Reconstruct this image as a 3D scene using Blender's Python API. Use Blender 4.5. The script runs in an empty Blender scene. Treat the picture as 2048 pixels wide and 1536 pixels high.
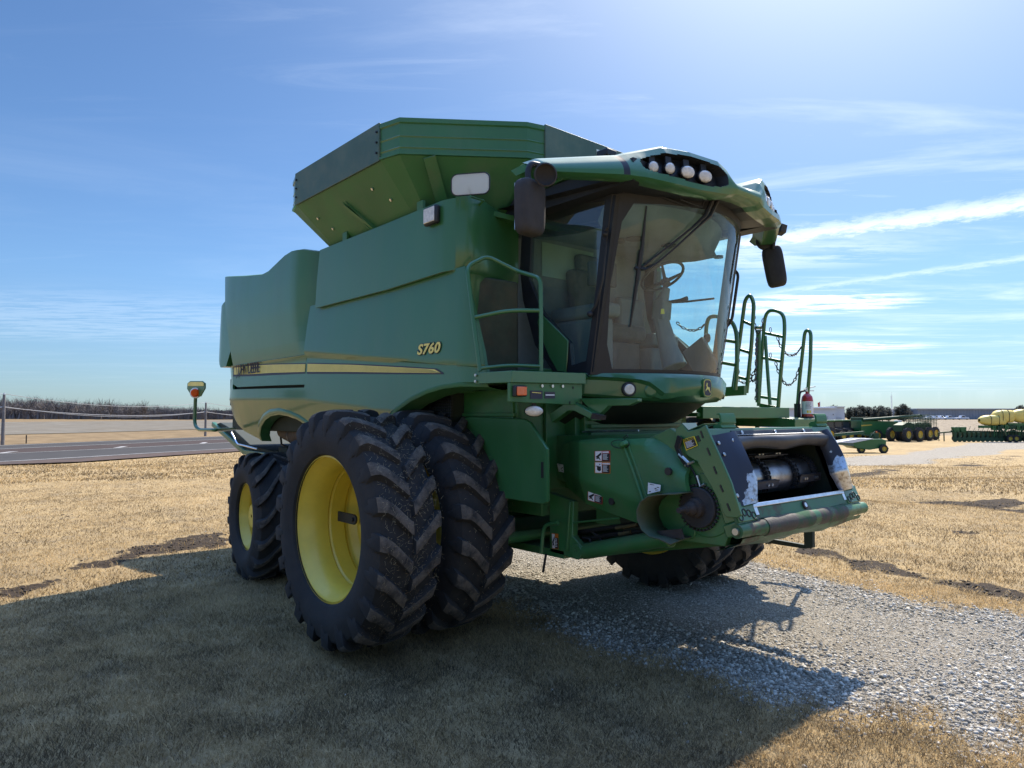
import bpy, bmesh, math, random
import numpy as np
from mathutils import Vector, Matrix, noise
R = math.radians
random.seed(7)
rng = np.random.default_rng(11)
SC = bpy.context.scene
COL = SC.collection

# ---------------------------------------------------------------- helpers
def link(o, parent=None):
    COL.objects.link(o)
    if parent is not None: o.parent = parent
    return o

def tag(o, label=None, cat=None, group=None, kind=None):
    if label: o['label'] = label
    if cat: o['category'] = cat
    if group: o['group'] = group
    if kind: o['kind'] = kind
    return o

def empty(name, loc=(0, 0, 0), rz=0, parent=None):
    o = bpy.data.objects.new(name, None)
    o.empty_display_size = .2
    o.location = loc; o.rotation_euler = (0, 0, rz)
    return link(o, parent)

def copy_tree(o, parent=None, top=True):
    c = o.copy(); COL.objects.link(c)
    if not top: c.parent = parent
    for ch in o.children: copy_tree(ch, c, False)
    return c

class MB:
    """collects polygons; build() links them as one mesh object"""
    def __init__(s): s.v = []; s.f = []; s.m = []
    def add(s, vs, fs, mi=0):
        n = len(s.v); s.v += [tuple(p) for p in vs]
        for f in fs: s.f.append(tuple(i + n for i in f)); s.m.append(mi)
        return s
    def box(s, c, d, rot=None, mi=0):
        hx, hy, hz = d[0]/2, d[1]/2, d[2]/2
        M = rot if rot is not None else Matrix.Identity(3)
        vs = [Vector(c) + M @ Vector((x, y, z)) for z in (-hz, hz) for x, y in ((-hx, -hy), (hx, -hy), (hx, hy), (-hx, hy))]
        return s.add(vs, [(3, 2, 1, 0), (4, 5, 6, 7), (0, 1, 5, 4), (1, 2, 6, 5), (2, 3, 7, 6), (3, 0, 4, 7)], mi)
    def bx(s, x0, x1, y0, y1, z0, z1, mi=0):
        return s.box(((x0+x1)/2, (y0+y1)/2, (z0+z1)/2), (abs(x1-x0), abs(y1-y0), abs(z1-z0)), None, mi)
    def beam(s, a, b, w, h, up=(0, 0, 1), mi=0):
        a = Vector(a); b = Vector(b); d = (b-a); L = d.length; d.normalize()
        u = Vector(up); sd = d.cross(u)
        if sd.length < 1e-4: sd = d.cross(Vector((1, 0, 0)))
        sd.normalize(); u = sd.cross(d)
        M = Matrix((d, sd, u)).transposed()
        return s.box((a+b)/2, (L, w, h), M, mi)
    def prism(s, pts, off, mi=0):
        """flat polygon (3-D points) swept by the vector off"""
        n = len(pts); o = Vector(off); pts = [Vector(p) for p in pts]
        nr = Vector((0, 0, 0))
        for i in range(n): nr += (pts[i]).cross(pts[(i+1) % n])
        if nr.dot(o) < 0: pts = pts[::-1]
        vs = pts + [p+o for p in pts]
        fs = [tuple(range(n))[::-1], tuple(range(n, 2*n))] + [(i, (i+1) % n, n+(i+1) % n, n+i) for i in range(n)]
        return s.add(vs, fs, mi)
    def tube(s, pts, r, n=8, closed=False, mi=0, cap=True):
        P_ = [Vector(p) for p in pts]; m = len(P_)
        rad = r if isinstance(r, (list, tuple)) else [r]*m
        T = []
        for i in range(m):
            if closed: t = P_[(i+1) % m]-P_[i-1]
            elif i == 0: t = P_[1]-P_[0]
            elif i == m-1: t = P_[-1]-P_[-2]
            else: t = (P_[i+1]-P_[i]).normalized()+(P_[i]-P_[i-1]).normalized()
            if t.length < 1e-9: t = Vector((0, 0, 1))
            T.append(t.normalized())
        u = T[0].orthogonal().normalized(); vs = []
        for i in range(m):
            if i:
                q = T[i-1].rotation_difference(T[i]); u = (q @ u); u = (u-T[i]*u.dot(T[i])).normalized()
            w = T[i].cross(u)
            for k in range(n):
                a = 2*math.pi*k/n; vs.append(P_[i]+(u*math.cos(a)+w*math.sin(a))*rad[i])
        fs = []
        mm = m if closed else m-1
        for i in range(mm):
            j = (i+1) % m
            for k in range(n): fs.append((i*n+k, i*n+(k+1) % n, j*n+(k+1) % n, j*n+k))
        if cap and not closed: fs += [tuple(range(n))[::-1], tuple(range((m-1)*n, m*n))]
        return s.add(vs, fs, mi)
    def rail(s, pts, r, n=8, bend=.08, mi=0, closed=False):
        """tube with rounded bends"""
        P_ = [Vector(p) for p in pts]; out = []
        m = len(P_)
        for i in range(m):
            if not closed and (i == 0 or i == m-1): out.append(P_[i]); continue
            a, b, c = P_[i-1], P_[i], P_[(i+1) % m]
            d1 = min(bend, (a-b).length*.45); d2 = min(bend, (c-b).length*.45)
            p0 = b+(a-b).normalized()*d1; p2 = b+(c-b).normalized()*d2
            for k in range(6):
                t = k/5; out.append(p0*(1-t)**2+b*2*t*(1-t)+p2*t*t)
        return s.tube(out, r, n, closed, mi)
    def lathe(s, prof, c=(0, 0, 0), axis='y', n=32, mi=0, a0=0, a1=2*math.pi, closedprof=False):
        """prof: (r, t) pairs, t along the axis"""
        full = abs(a1-a0-2*math.pi) < 1e-6; cnt = n if full else n+1
        vs = []
        for i in range(cnt):
            a = a0+(a1-a0)*i/n; ca, sa = math.cos(a), math.sin(a)
            for r, t in prof:
                if axis == 'y': p = (r*ca, t, r*sa)
                elif axis == 'z': p = (r*ca, r*sa, t)
                else: p = (t, r*ca, r*sa)
                vs.append((p[0]+c[0], p[1]+c[1], p[2]+c[2]))
        m = len(prof); fs = []
        for i in range(n):
            j = (i+1) % cnt
            for k in range(m-1 if not closedprof else m):
                k2 = (k+1) % m; fs.append((i*m+k, i*m+k2, j*m+k2, j*m+k))
        return s.add(vs, fs, mi)
    def cyl(s, a, b, r, n=20, mi=0, r2=None):
        return s.tube([a, b], [r, r if r2 is None else r2], n, False, mi)
    def grid(s, rows, mi=0, closed=False):
        """rows: equally long lists of points"""
        m = len(rows[0]); vs = [p for r_ in rows for p in r_]; fs = []
        for i in range(len(rows)-1):
            for k in range(m if closed else m-1):
                k2 = (k+1) % m
                fs.append((i*m+k, i*m+k2, (i+1)*m+k2, (i+1)*m+k))
        return s.add(vs, fs, mi)
    def ball(s, c, r, n=12, sc=(1, 1, 1), mi=0):
        prof = [(max(1e-4, math.sin(math.pi*i/n))*r, -math.cos(math.pi*i/n)*r) for i in range(n+1)]
        t = MB().lathe(prof, (0, 0, 0), 'z', n*2)
        return s.add([(c[0]+x*sc[0], c[1]+y*sc[1], c[2]+z*sc[2]) for x, y, z in t.v], t.f, mi)
    def mirror(s):
        o = MB(); o.v = [(x, -y, z) for x, y, z in s.v]; o.f = [f[::-1] for f in s.f]; o.m = list(s.m); return o
    def both(s):
        o = s.mirror(); n = len(s.v); s.v += o.v
        s.f += [tuple(i+n for i in f) for f in o.f]; s.m += o.m; return s
    def build_each(s, name, m_, parent=None, **k):
        """every loose piece as an object of its own"""
        par = list(range(len(s.v)))
        def fd(a):
            while par[a] != a: par[a] = par[par[a]]; a = par[a]
            return a
        for f in s.f:
            for i in f[1:]: par[fd(i)] = fd(f[0])
        gr = {}
        for f in s.f: gr.setdefault(fd(f[0]), []).append(f)
        out = []
        for fs in gr.values():
            ids = sorted({i for f in fs for i in f}); mp = {i: j for j, i in enumerate(ids)}
            b = MB(); b.add([s.v[i] for i in ids], [tuple(mp[i] for i in f) for f in fs]); out.append(b.build(name, m_, parent, **k))
        return out
    def build(s, name, mats, parent=None, bevel=0, smooth=30, seg=2, recalc=True):
        me = bpy.data.meshes.new(name)
        me.from_pydata(s.v, [], s.f)
        if not isinstance(mats, (list, tuple)): mats = [mats]
        for m in mats: me.materials.append(m)
        if len(mats) > 1: me.polygons.foreach_set('material_index', s.m)
        if recalc:
            bm = bmesh.new(); bm.from_mesh(me)
            bmesh.ops.remove_doubles(bm, verts=bm.verts, dist=1e-5)
            bmesh.ops.recalc_face_normals(bm, faces=bm.faces)
            bm.to_mesh(me); bm.free()
        if smooth:
            me.polygons.foreach_set('use_smooth', [True]*len(me.polygons))
            me.set_sharp_from_angle(angle=R(smooth))
        me.update()
        o = link(bpy.data.objects.new(name, me), parent)
        if bevel:
            b = o.modifiers.new('bevel', 'BEVEL'); b.width = bevel; b.segments = seg
            b.limit_method = 'ANGLE'; b.angle_limit = R(35); b.harden_normals = False
        return o

def panel(outline, yf, zc=(), xc=(), thick=.03, step=.25, plane='xz'):
    """sheet-metal panel: outline in x,z; surface y = yf(x,z); cut at creases; given thickness inward (+y)"""
    bm = bmesh.new()
    vs = [bm.verts.new((p[0], 0, p[-1])) for p in outline]
    bm.faces.new(vs)
    xs = [p[0] for p in outline]; zs = [p[-1] for p in outline]
    cuts = []
    x = min(xs)+step
    while x < max(xs): cuts.append(((x, 0, 0), (1, 0, 0))); x += step
    z = min(zs)+step
    while z < max(zs): cuts.append(((0, 0, z), (0, 0, 1))); z += step
    for c in zc:
        if isinstance(c, tuple): cuts.append(c)
        else: cuts.append(((0, 0, c), (0, 0, 1)))
    for c in xc: cuts.append(((c, 0, 0), (1, 0, 0)))
    for co, no in cuts:
        g = bm.verts[:]+bm.edges[:]+bm.faces[:]
        bmesh.ops.bisect_plane(bm, geom=g, plane_co=co, plane_no=no, dist=1e-5)
    bmesh.ops.remove_doubles(bm, verts=bm.verts, dist=1e-4)
    for v in bm.verts: v.co.y = yf(v.co.x, v.co.z)
    if thick:
        r = bmesh.ops.extrude_face_region(bm, geom=bm.faces[:])
        for e in r['geom']:
            if isinstance(e, bmesh.types.BMVert): e.co.y += thick
    bmesh.ops.recalc_face_normals(bm, faces=bm.faces)
    bm.verts.index_update()
    mb = MB(); mb.add([v.co.copy() for v in bm.verts], [tuple(v.index for v in f.verts) for f in bm.faces])
    bm.free(); return mb

def interp(x, tab):
    if x <= tab[0][0]: return tab[0][1]
    for (a, fa), (b, fb) in zip(tab, tab[1:]):
        if x <= b: return fa+(fb-fa)*(x-a)/(b-a)
    return tab[-1][1]

def text_mesh(body, size, M, mat, name, parent, extrude=.002, shear=0, offset=0, sx=1, spacing=1.0):
    cu = bpy.data.curves.new(name, 'FONT'); cu.body = body; cu.size = size; cu.extrude = extrude
    cu.shear = shear; cu.offset = offset; cu.align_x = 'LEFT'; cu.resolution_u = 4; cu.space_character = spacing
    t = bpy.data.objects.new(name+'_curve', cu); COL.objects.link(t)
    bpy.context.view_layer.update()
    me = bpy.data.meshes.new_from_object(t)
    bpy.data.objects.remove(t); bpy.data.curves.remove(cu)
    me.transform(Matrix.Diagonal((sx, 1, 1, 1))); me.transform(M); me.name = name
    me.materials.clear(); me.materials.append(mat)
    return link(bpy.data.objects.new(name, me), parent)

def frame(o, xdir, updir):
    """4x4 placing local x along xdir, local y along updir at o"""
    x = Vector(xdir).normalized(); z = x.cross(Vector(updir)).normalized(); y = z.cross(x)
    M = Matrix((x, y, z)).transposed().to_4x4(); M.translation = Vector(o); return M

# ---------------------------------------------------------------- materials
MAT = {}
def mat(name, col=(.5, .5, .5), rough=.5, metal=0, coat=0, spec=.5, var=0, vscale=3, dust=0, dustcol=(.30, .25, .19), dscale=6,
        bump=0, bscale=40, rvar=0, dirtz=None, emis=None, estr=0, trans=0, alpha=1, stretch=None, dthr=(.45, .75), updust=0):
    m = bpy.data.materials.new(name); m.use_nodes = True; nt = m.node_tree; N = nt.nodes; L = nt.links
    b = N['Principled BSDF']
    b.inputs['Base Color'].default_value = (*col, 1); b.inputs['Roughness'].default_value = rough
    b.inputs['Metallic'].default_value = metal; b.inputs['Coat Weight'].default_value = coat
    b.inputs['Coat Roughness'].default_value = .12; b.inputs['Specular IOR Level'].default_value = spec
    b.inputs['Alpha'].default_value = alpha
    if trans: b.inputs['Transmission Weight'].default_value = trans
    if emis: b.inputs['Emission Color'].default_value = (*emis, 1); b.inputs['Emission Strength'].default_value = estr
    tc = N.new('ShaderNodeTexCoord'); src = tc.outputs['Object']
    if stretch:
        mp = N.new('ShaderNodeMapping'); mp.inputs['Scale'].default_value = stretch; L.new(src, mp.inputs[0]); src = mp.outputs[0]
    def nz(scale, detail=6, rgh=.6):
        n = N.new('ShaderNodeTexNoise'); n.inputs['Scale'].default_value = scale; n.inputs['Detail'].default_value = detail
        n.inputs['Roughness'].default_value = rgh; L.new(src, n.inputs['Vector']); return n.outputs['Fac']
    colsock = None
    def mix(fac, a, bcol, blend='MIX'):
        x = N.new('ShaderNodeMix'); x.data_type = 'RGBA'; x.blend_type = blend
        if isinstance(fac, float): x.inputs[0].default_value = fac
        else: L.new(fac, x.inputs[0])
        for s_, c in ((6, a), (7, bcol)):
            if isinstance(c, tuple): x.inputs[s_].default_value = (*c, 1)
            else: L.new(c, x.inputs[s_])
        return x.outputs[2]
    def ramp(s_, a, bb):
        r = N.new('ShaderNodeMapRange'); r.inputs[1].default_value = a; r.inputs[2].default_value = bb; L.new(s_, r.inputs[0]); return r.outputs[0]
    c = col
    if var:
        f = ramp(nz(vscale), .3, .7)
        c = mix(f, tuple(v*(1-var) for v in col), tuple(min(1, v*(1+var)) for v in col))
    dm = None
    if dust:
        f = ramp(nz(dscale, 8, .7), *dthr)
        mm = N.new('ShaderNodeMath'); mm.operation = 'MULTIPLY'; mm.inputs[1].default_value = dust; L.new(f, mm.inputs[0]); dm = mm.outputs[0]
        c = mix(dm, c, dustcol)
    if updust:
        g = N.new('ShaderNodeNewGeometry'); sp = N.new('ShaderNodeSeparateXYZ'); L.new(g.outputs['Normal'], sp.inputs[0])
        f = ramp(sp.outputs['Z'], .2, .9); mm = N.new('ShaderNodeMath'); mm.operation = 'MULTIPLY'; mm.inputs[1].default_value = updust; L.new(f, mm.inputs[0])
        c = mix(mm.outputs[0], c, dustcol)
    if not isinstance(c, tuple): L.new(c, b.inputs['Base Color'])
    if rvar or dm is not None:
        f = nz(vscale*4, 5); r = N.new('ShaderNodeMapRange'); r.inputs[3].default_value = max(0, rough-rvar); r.inputs[4].default_value = min(1, rough+rvar+.02); L.new(f, r.inputs[0])
        s_ = r.outputs[0]
        if dm is not None:
            x = N.new('ShaderNodeMath'); x.operation = 'MULTIPLY_ADD'; x.inputs[1].default_value = .4; L.new(dm, x.inputs[0]); L.new(s_, x.inputs[2]); s_ = x.outputs[0]
        L.new(s_, b.inputs['Roughness'])
    if bump:
        bp = N.new('ShaderNodeBump'); bp.inputs['Strength'].default_value = bump; bp.inputs['Distance'].default_value = .01
        L.new(nz(bscale, 4), bp.inputs['Height']); L.new(bp.outputs[0], b.inputs['Normal'])
    MAT[name] = m; return m

GREEN = mat('green_paint', (.034, .135, .046), .33, coat=.5, var=.10, vscale=1.4, dust=.15, dscale=2.6, stretch=(1, 1, .30), dustcol=(.15, .17, .13), rvar=.08, bump=.03, bscale=1.5)
GREEN_D = mat('green_frame_paint', (.030, .140, .042), .42, coat=.15, var=.15, vscale=3, dust=.35, dscale=5, dustcol=(.14, .12, .085), rvar=.08, updust=.3)
GREEN_M = mat('green_plastic_mat', (.031, .142, .045), .50, var=.12, vscale=2, dust=.30, dscale=3, dustcol=(.15, .15, .11), rvar=.08, bump=.15, bscale=260)
GREY_P = mat('grey_green_panel', (.055, .105, .080), .5, var=.12, vscale=2, dust=.2, dscale=4)
SCREEN = mat('dusty_screen', (.055, .070, .045), .8, var=.3, vscale=5, dust=.75, dscale=3.5, dustcol=(.13, .10, .07), bump=.5, bscale=300)
BLACK = mat('black_plastic', (.011, .013, .018), .5, var=.3, vscale=4, dust=.12, dscale=7, dustcol=(.070, .070, .074))
BLACK_G = mat('black_dusty_grille', (.022, .022, .024), .75, var=.3, vscale=5, dust=.6, dscale=4, dustcol=(.075, .070, .068), bump=.3, bscale=120)
DARK = mat('dark_interior_metal', (.012, .022, .014), .7, dust=.3, dscale=5, dustcol=(.05, .045, .03))
YELLOW = mat('rim_yellow', (.70, .53, .065), .42, coat=.2, var=.08, vscale=3, dust=.2, dscale=4, dustcol=(.26, .20, .06), rvar=.06)
DECAL_Y = mat('decal_yellow', (.82, .66, .17), .45, var=.08, vscale=8, dust=.15, dscale=5, dustcol=(.35, .33, .16))
DECAL_B = mat('decal_dark', (.030, .028, .045), .5)
RUBBER = mat('tyre_rubber', (.018, .018, .019), .85, var=.25, vscale=6, dust=.6, dscale=5, dustcol=(.065, .057, .049), bump=.25, bscale=60)
LUG = mat('tyre_lug_dusty', (.042, .038, .035), .92, var=.5, vscale=9, dust=.85, dscale=9, dustcol=(.145, .117, .090), bump=.6, bscale=70, dthr=(.38, .62))
STEEL = mat('worn_steel', (.42, .43, .46), .32, metal=1, var=.3, vscale=6, dust=.5, dscale=9, dustcol=(.20, .16, .13), rvar=.12)
STEEL_B = mat('bright_bare_steel', (.75, .77, .82), .30, metal=1, var=.15, vscale=14, dust=.2, dscale=11, dustcol=(.3, .27, .25), rvar=.1)
STEEL_D = mat('dark_oiled_steel', (.045, .048, .060), .42, metal=.5, var=.3, vscale=5, dust=.3, dscale=8, dustcol=(.16, .15, .14), rvar=.1)
RUSTY = mat('rusty_steel', (.038, .031, .028), .75, metal=.2, var=.4, vscale=8, dust=.6, dscale=10, dustcol=(.05, .04, .035), bump=.3, bscale=50)
WORN_G = mat('worn_green_paint', (.022, .105, .038), .45, coat=.1, var=.2, vscale=3, dust=.9, dscale=4.5, dustcol=(.085, .062, .050), dthr=(.54, .62), rvar=.1)
BOLT = mat('zinc_bolt', (.6, .6, .58), .35, metal=1)
LENS = mat('clear_lens', (.62, .60, .55), .22, coat=.8, var=.2, vscale=30, dust=.3, dscale=20, dustcol=(.4, .34, .26))
AMBER = mat('amber_lens', (.75, .13, .02), .25, coat=.6, dust=.3, dscale=20, dustcol=(.5, .22, .12))
CREAM = mat('cab_trim_grey', (.165, .19, .20), .8, var=.15, vscale=4, bump=.2, bscale=120)
TRIM_D = mat('cab_trim_dark', (.05, .05, .05), .7, var=.2, vscale=5)
SEATM = mat('seat_cloth', (.075, .078, .080), .9, var=.25, vscale=8, dust=.4, dscale=6, dustcol=(.22, .20, .17))
WHITE = mat('white_paint', (.75, .76, .76), .5)
DEC_W = mat('decal_white', (.72, .73, .75), .45)
DEC_R = mat('decal_red', (.42, .035, .03), .45)
DEC_O = mat('decal_orange', (.55, .16, .02), .45)
DEC_K = mat('decal_black', (.015, .015, .017), .45)
DEC_C = mat('decal_caution_yellow', (.80, .62, .03), .45)
RED = mat('extinguisher_red', (.42, .018, .014), .28, coat=.6, var=.1)
HOSE = mat('rubber_hose', (.012, .012, .013), .6)

def glass(name, tint=(.70, .93, .90), refl=1.0, rough=.0, dirt=.10):
    m = bpy.data.materials.new(name); m.use_nodes = True; nt = m.node_tree; N = nt.nodes; L = nt.links
    N.remove(N['Principled BSDF']); out = N['Material Output']
    t = N.new('ShaderNodeBsdfTransparent'); t.inputs[0].default_value = (*tint, 1)
    g = N.new('ShaderNodeBsdfGlossy'); g.inputs['Roughness'].default_value = rough
    d = N.new('ShaderNodeBsdfDiffuse'); d.inputs[0].default_value = (.50, .58, .64, 1)  # dust film, tinted bluish white as a painted veil of sky reflection
    lw = N.new('ShaderNodeLayerWeight'); lw.inputs[0].default_value = .5
    pw = N.new('ShaderNodeMath'); pw.operation = 'POWER'; pw.inputs[1].default_value = 4; L.new(lw.outputs['Facing'], pw.inputs[0])
    fr = N.new('ShaderNodeMath'); fr.operation = 'MULTIPLY_ADD'; fr.inputs[1].default_value = .9; fr.inputs[2].default_value = .07; L.new(pw.outputs[0], fr.inputs[0])
    mu = N.new('ShaderNodeMath'); mu.operation = 'MULTIPLY'; mu.inputs[1].default_value = refl; L.new(fr.outputs[0], mu.inputs[0])
    tc = N.new('ShaderNodeTexCoord'); mp = N.new('ShaderNodeMapping'); mp.inputs['Scale'].default_value = (1.5, 3, .9); L.new(tc.outputs['Object'], mp.inputs[0])
    n = N.new('ShaderNodeTexNoise'); n.inputs['Scale'].default_value = 4; n.inputs['Detail'].default_value = 9; n.inputs['Roughness'].default_value = .75; L.new(mp.outputs[0], n.inputs['Vector'])
    mr = N.new('ShaderNodeMapRange'); mr.inputs[1].default_value = .35; mr.inputs[2].default_value = .75; mr.inputs[3].default_value = .02; mr.inputs[4].default_value = dirt; L.new(n.outputs['Fac'], mr.inputs[0])
    a = N.new('ShaderNodeMixShader'); L.new(mr.outputs[0], a.inputs[0]); L.new(t.outputs[0], a.inputs[1]); L.new(d.outputs[0], a.inputs[2])
    b = N.new('ShaderNodeMixShader'); L.new(mu.outputs[0], b.inputs[0]); L.new(a.outputs[0], b.inputs[1]); L.new(g.outputs[0], b.inputs[2])
    L.new(b.outputs[0], out.inputs[0]); MAT[name] = m; return m
GLASS = glass('cab_glass', (.74, .94, .93), 1.9, 0, .10)
GLASS_W = glass('windscreen_glass', (.76, .95, .94), .62, 0, .17)
def translucent(name, col):
    m = bpy.data.materials.new(name); m.use_nodes = True; nt = m.node_tree; N = nt.nodes; L = nt.links
    b = N['Principled BSDF']; b.inputs['Base Color'].default_value = (*col, 1); b.inputs['Roughness'].default_value = .5
    t = N.new('ShaderNodeBsdfTranslucent'); t.inputs[0].default_value = (*col, 1)
    x = N.new('ShaderNodeMixShader'); x.inputs[0].default_value = .65; L.new(b.outputs[0], x.inputs[1]); L.new(t.outputs[0], x.inputs[2])
    L.new(x.outputs[0], N['Material Output'].inputs[0]); return m
OPAL = translucent('opal_white', (.9, .9, .86))

# ---------------------------------------------------------------- camera, light, sky
SUN_EL, SUN_AZ = 50.0, 110.8          # degrees; azimuth counter-clockwise from +x
cam_d = bpy.data.cameras.new('camera'); cam = link(bpy.data.objects.new('camera', cam_d))
cam_d.sensor_width = 36; cam_d.lens = 36*1420/2048
cam_d.clip_start = .1; cam_d.clip_end = 5000
cam.location = (5.23, -5.02, 1.8)
_y = R(139.2); _p = math.atan(65/1420)
_f = Vector((math.cos(_y)*math.cos(_p), math.sin(_y)*math.cos(_p), math.sin(_p)))
cam.rotation_euler = _f.to_track_quat('-Z', 'Y').to_euler()
SC.camera = cam
sd = bpy.data.lights.new('sun', 'SUN'); sd.energy = 4.2; sd.angle = R(.55); sd.color = (1, .93, .82)
so = link(bpy.data.objects.new('sun', sd))
_e = R(SUN_EL); _a = R(SUN_AZ)
SUNV = Vector((math.cos(_a)*math.cos(_e), math.sin(_a)*math.cos(_e), math.sin(_e)))
sd.color = (1, .91, .77); so.rotation_euler = SUNV.to_track_quat('Z', 'Y').to_euler(); so.location = (0, 0, 30)

w = bpy.data.worlds.new('World'); SC.world = w; w.use_nodes = True
nt = w.node_tree; N = nt.nodes; L = nt.links
bg = N['Background']; bg.inputs['Strength'].default_value = .15
sky = N.new('ShaderNodeTexSky'); sky.sky_type = 'NISHITA'; sky.sun_disc = False
sky.sun_elevation = _e
sky.sun_rotation = math.pi/2-_a      # Blender measures it clockwise from +y
sky.altitude = 300; sky.air_density = 1.0; sky.dust_density = .5; sky.ozone_density = 1.6
tc = N.new('ShaderNodeTexCoord')
def VM(op, a, b=None):
    n = N.new('ShaderNodeVectorMath'); n.operation = op
    for i, x in enumerate((a, b)):
        if x is None: continue
        if isinstance(x, (tuple, list)): n.inputs[i].default_value = x
        else: L.new(x, n.inputs[i])
    return n
def MT(op, a, b=None, c=None, clamp=False):
    n = N.new('ShaderNodeMath'); n.operation = op; n.use_clamp = clamp
    for i, x in enumerate((a, b, c)):
        if x is None: continue
        if isinstance(x, (int, float)): n.inputs[i].default_value = x
        else: L.new(x, n.inputs[i])
    return n.outputs[0]
def MR(x, a, b, c=0, d=1, smooth=True):
    n = N.new('ShaderNodeMapRange'); n.interpolation_type = 'SMOOTHSTEP' if smooth else 'LINEAR'
    for i, v in ((1, a), (2, b), (3, c), (4, d)): n.inputs[i].default_value = v
    L.new(x, n.inputs[0]); return n.outputs[0]
# clouds lie on a plane overhead: (x/z, y/z), axes turned to the camera's heading
sp = N.new('ShaderNodeSeparateXYZ'); L.new(tc.outputs['Generated'], sp.inputs[0])
zz = MT('MAXIMUM', sp.outputs['Z'], .03)
fx, fy = math.cos(_y), math.sin(_y); rx, ry = math.sin(_y), -math.cos(_y)
fwd = MT('DIVIDE', MT('ADD', MT('MULTIPLY', sp.outputs['X'], fx), MT('MULTIPLY', sp.outputs['Y'], fy)), zz)
rgt = MT('DIVIDE', MT('ADD', MT('MULTIPLY', sp.outputs['X'], rx), MT('MULTIPLY', sp.outputs['Y'], ry)), zz)
def NOI(sx, sy, rot, scale, detail, rough, off=(0, 0), dist=0):
    c = N.new('ShaderNodeCombineXYZ'); L.new(fwd, c.inputs[0]); L.new(rgt, c.inputs[1])
    mp = N.new('ShaderNodeMapping'); mp.inputs['Scale'].default_value = (sx, sy, 1); mp.inputs['Rotation'].default_value = (0, 0, rot)
    mp.inputs['Location'].default_value = (off[0], off[1], 0); mp.vector_type = 'TEXTURE' if False else 'POINT'
    L.new(c.outputs[0], mp.inputs[0])
    n = N.new('ShaderNodeTexNoise'); n.inputs['Scale'].default_value = scale; n.inputs['Detail'].default_value = detail
    n.inputs['Roughness'].default_value = rough; n.inputs['Distortion'].default_value = dist; L.new(mp.outputs[0], n.inputs['Vector']); return n.outputs['Fac']
cl1 = NOI(.9, .35, R(25), 1.0, 9, .62, (3, 1), .6)        # broad cirrus
cl2 = NOI(2.4, .5, R(35), 1.6, 10, .68, (7, 2), 1.0)      # streaky fibres
veil = MR(cl1, .44, .80, 0, .50)
fib = MR(cl2, .50, .85, 0, .28)
side = MR(rgt, -1.2, 1.2, .10, 1)                     # more cirrus towards the sun's side
dens = MT('MULTIPLY', MT('MAXIMUM', veil, fib), side)
# two old contrails on the same plane: a line each, broken up by noise
def trail(F0, R0, F1, R1, wid, amp, r0, r1, seed):
    dF, dR = F1-F0, R1-R0; ln = math.hypot(dF, dR); nF, nR = -dR/ln, dF/ln
    d = MT('ADD', MT('MULTIPLY', MT('SUBTRACT', fwd, F0), nF), MT('MULTIPLY', MT('SUBTRACT', rgt, R0), nR))
    nn = NOI(3, 3, 0, 2.2, 6, .7, (seed, seed))
    d2 = MT('ABSOLUTE', MT('ADD', d, MT('MULTIPLY', MT('SUBTRACT', nn, .5), wid*2.2)))
    a = MR(d2, 0, wid, 1, 0); b = MR(rgt, r0, r1, 0, 1)
    return MT('MULTIPLY', MT('MULTIPLY', MT('MULTIPLY', a, b), MR(nn, .25, .6, .45, 1)), amp)
t1 = trail(4.08, 1.31, 3.32, 2.39, .27, .68, .2, 1.1, 4)
t2 = trail(5.40, 2.38, 4.46, 3.22, .17, .32, 1.6, 2.3, 9)
def blob(F0, R0, sF, sR, amp, seed):
    a = MT('POWER', MT('DIVIDE', MT('SUBTRACT', fwd, F0), sF), 2); b = MT('POWER', MT('DIVIDE', MT('SUBTRACT', rgt, R0), sR), 2)
    g = MR(MT('ADD', a, b), 0, 1, 1, 0); n = NOI(2.6, .8, R(60), 1.7, 9, .72, (seed, 0))
    return MT('MULTIPLY', MT('MULTIPLY', g, MR(n, .40, .56, 0, 1)), amp)
b1 = blob(6.3, 2.7, .85, 1.1, 1.0, 3)
b2 = blob(10.2, 4.3, 1.1, 2.2, .8, 6)
b3 = blob(4.3, 1.2, .8, 1.6, .35, 12)
b4 = blob(16.5, 9.0, 1.5, 1.5, .6, 2)
b5 = blob(7.5, -4.6, 2.6, 4.5, .11, 8)
tot = dens
for x in (t1, t2, b1, b2, b3, b4, b5): tot = MT('MAXIMUM', tot, x)
sdot = VM('DOT_PRODUCT', tc.outputs['Generated'], tuple(SUNV)).outputs['Value']
glow = MT('MULTIPLY', MT('POWER', MT('MAXIMUM', sdot, 0), 20), .95)
tot = MT('MAXIMUM', tot, glow)
tot = MT('ADD', tot, MT('MULTIPLY', MT('MULTIPLY', MT('POWER', MT('MAXIMUM', sdot, 0), 9), .30), MT('SUBTRACT', 1, tot)), clamp=True)
tot = MT('MULTIPLY', tot, MR(sp.outputs['Z'], .005, .06))
hz = MR(sp.outputs['Z'], 0, .30, .20, 0)               # thin milky air near the horizon
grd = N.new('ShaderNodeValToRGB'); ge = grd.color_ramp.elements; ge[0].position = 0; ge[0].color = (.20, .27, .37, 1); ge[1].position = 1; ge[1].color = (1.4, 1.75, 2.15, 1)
for p_, c_ in ((.06, (.22, .29, .38)), (.18, (.26, .345, .43)), (.40, (.25, .335, .42)), (.55, (.235, .32, .41)), (.70, (1.35, 1.70, 2.10))): _x = ge.new(p_); _x.color = (*c_, 1)  # added fill light: stops above the view raised and tinted blue
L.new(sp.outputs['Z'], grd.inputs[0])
sk2 = N.new('ShaderNodeMix'); sk2.data_type = 'RGBA'; sk2.blend_type = 'MULTIPLY'; sk2.inputs[0].default_value = 1; L.new(sky.outputs[0], sk2.inputs[6]); L.new(grd.outputs[0], sk2.inputs[7])
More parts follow.
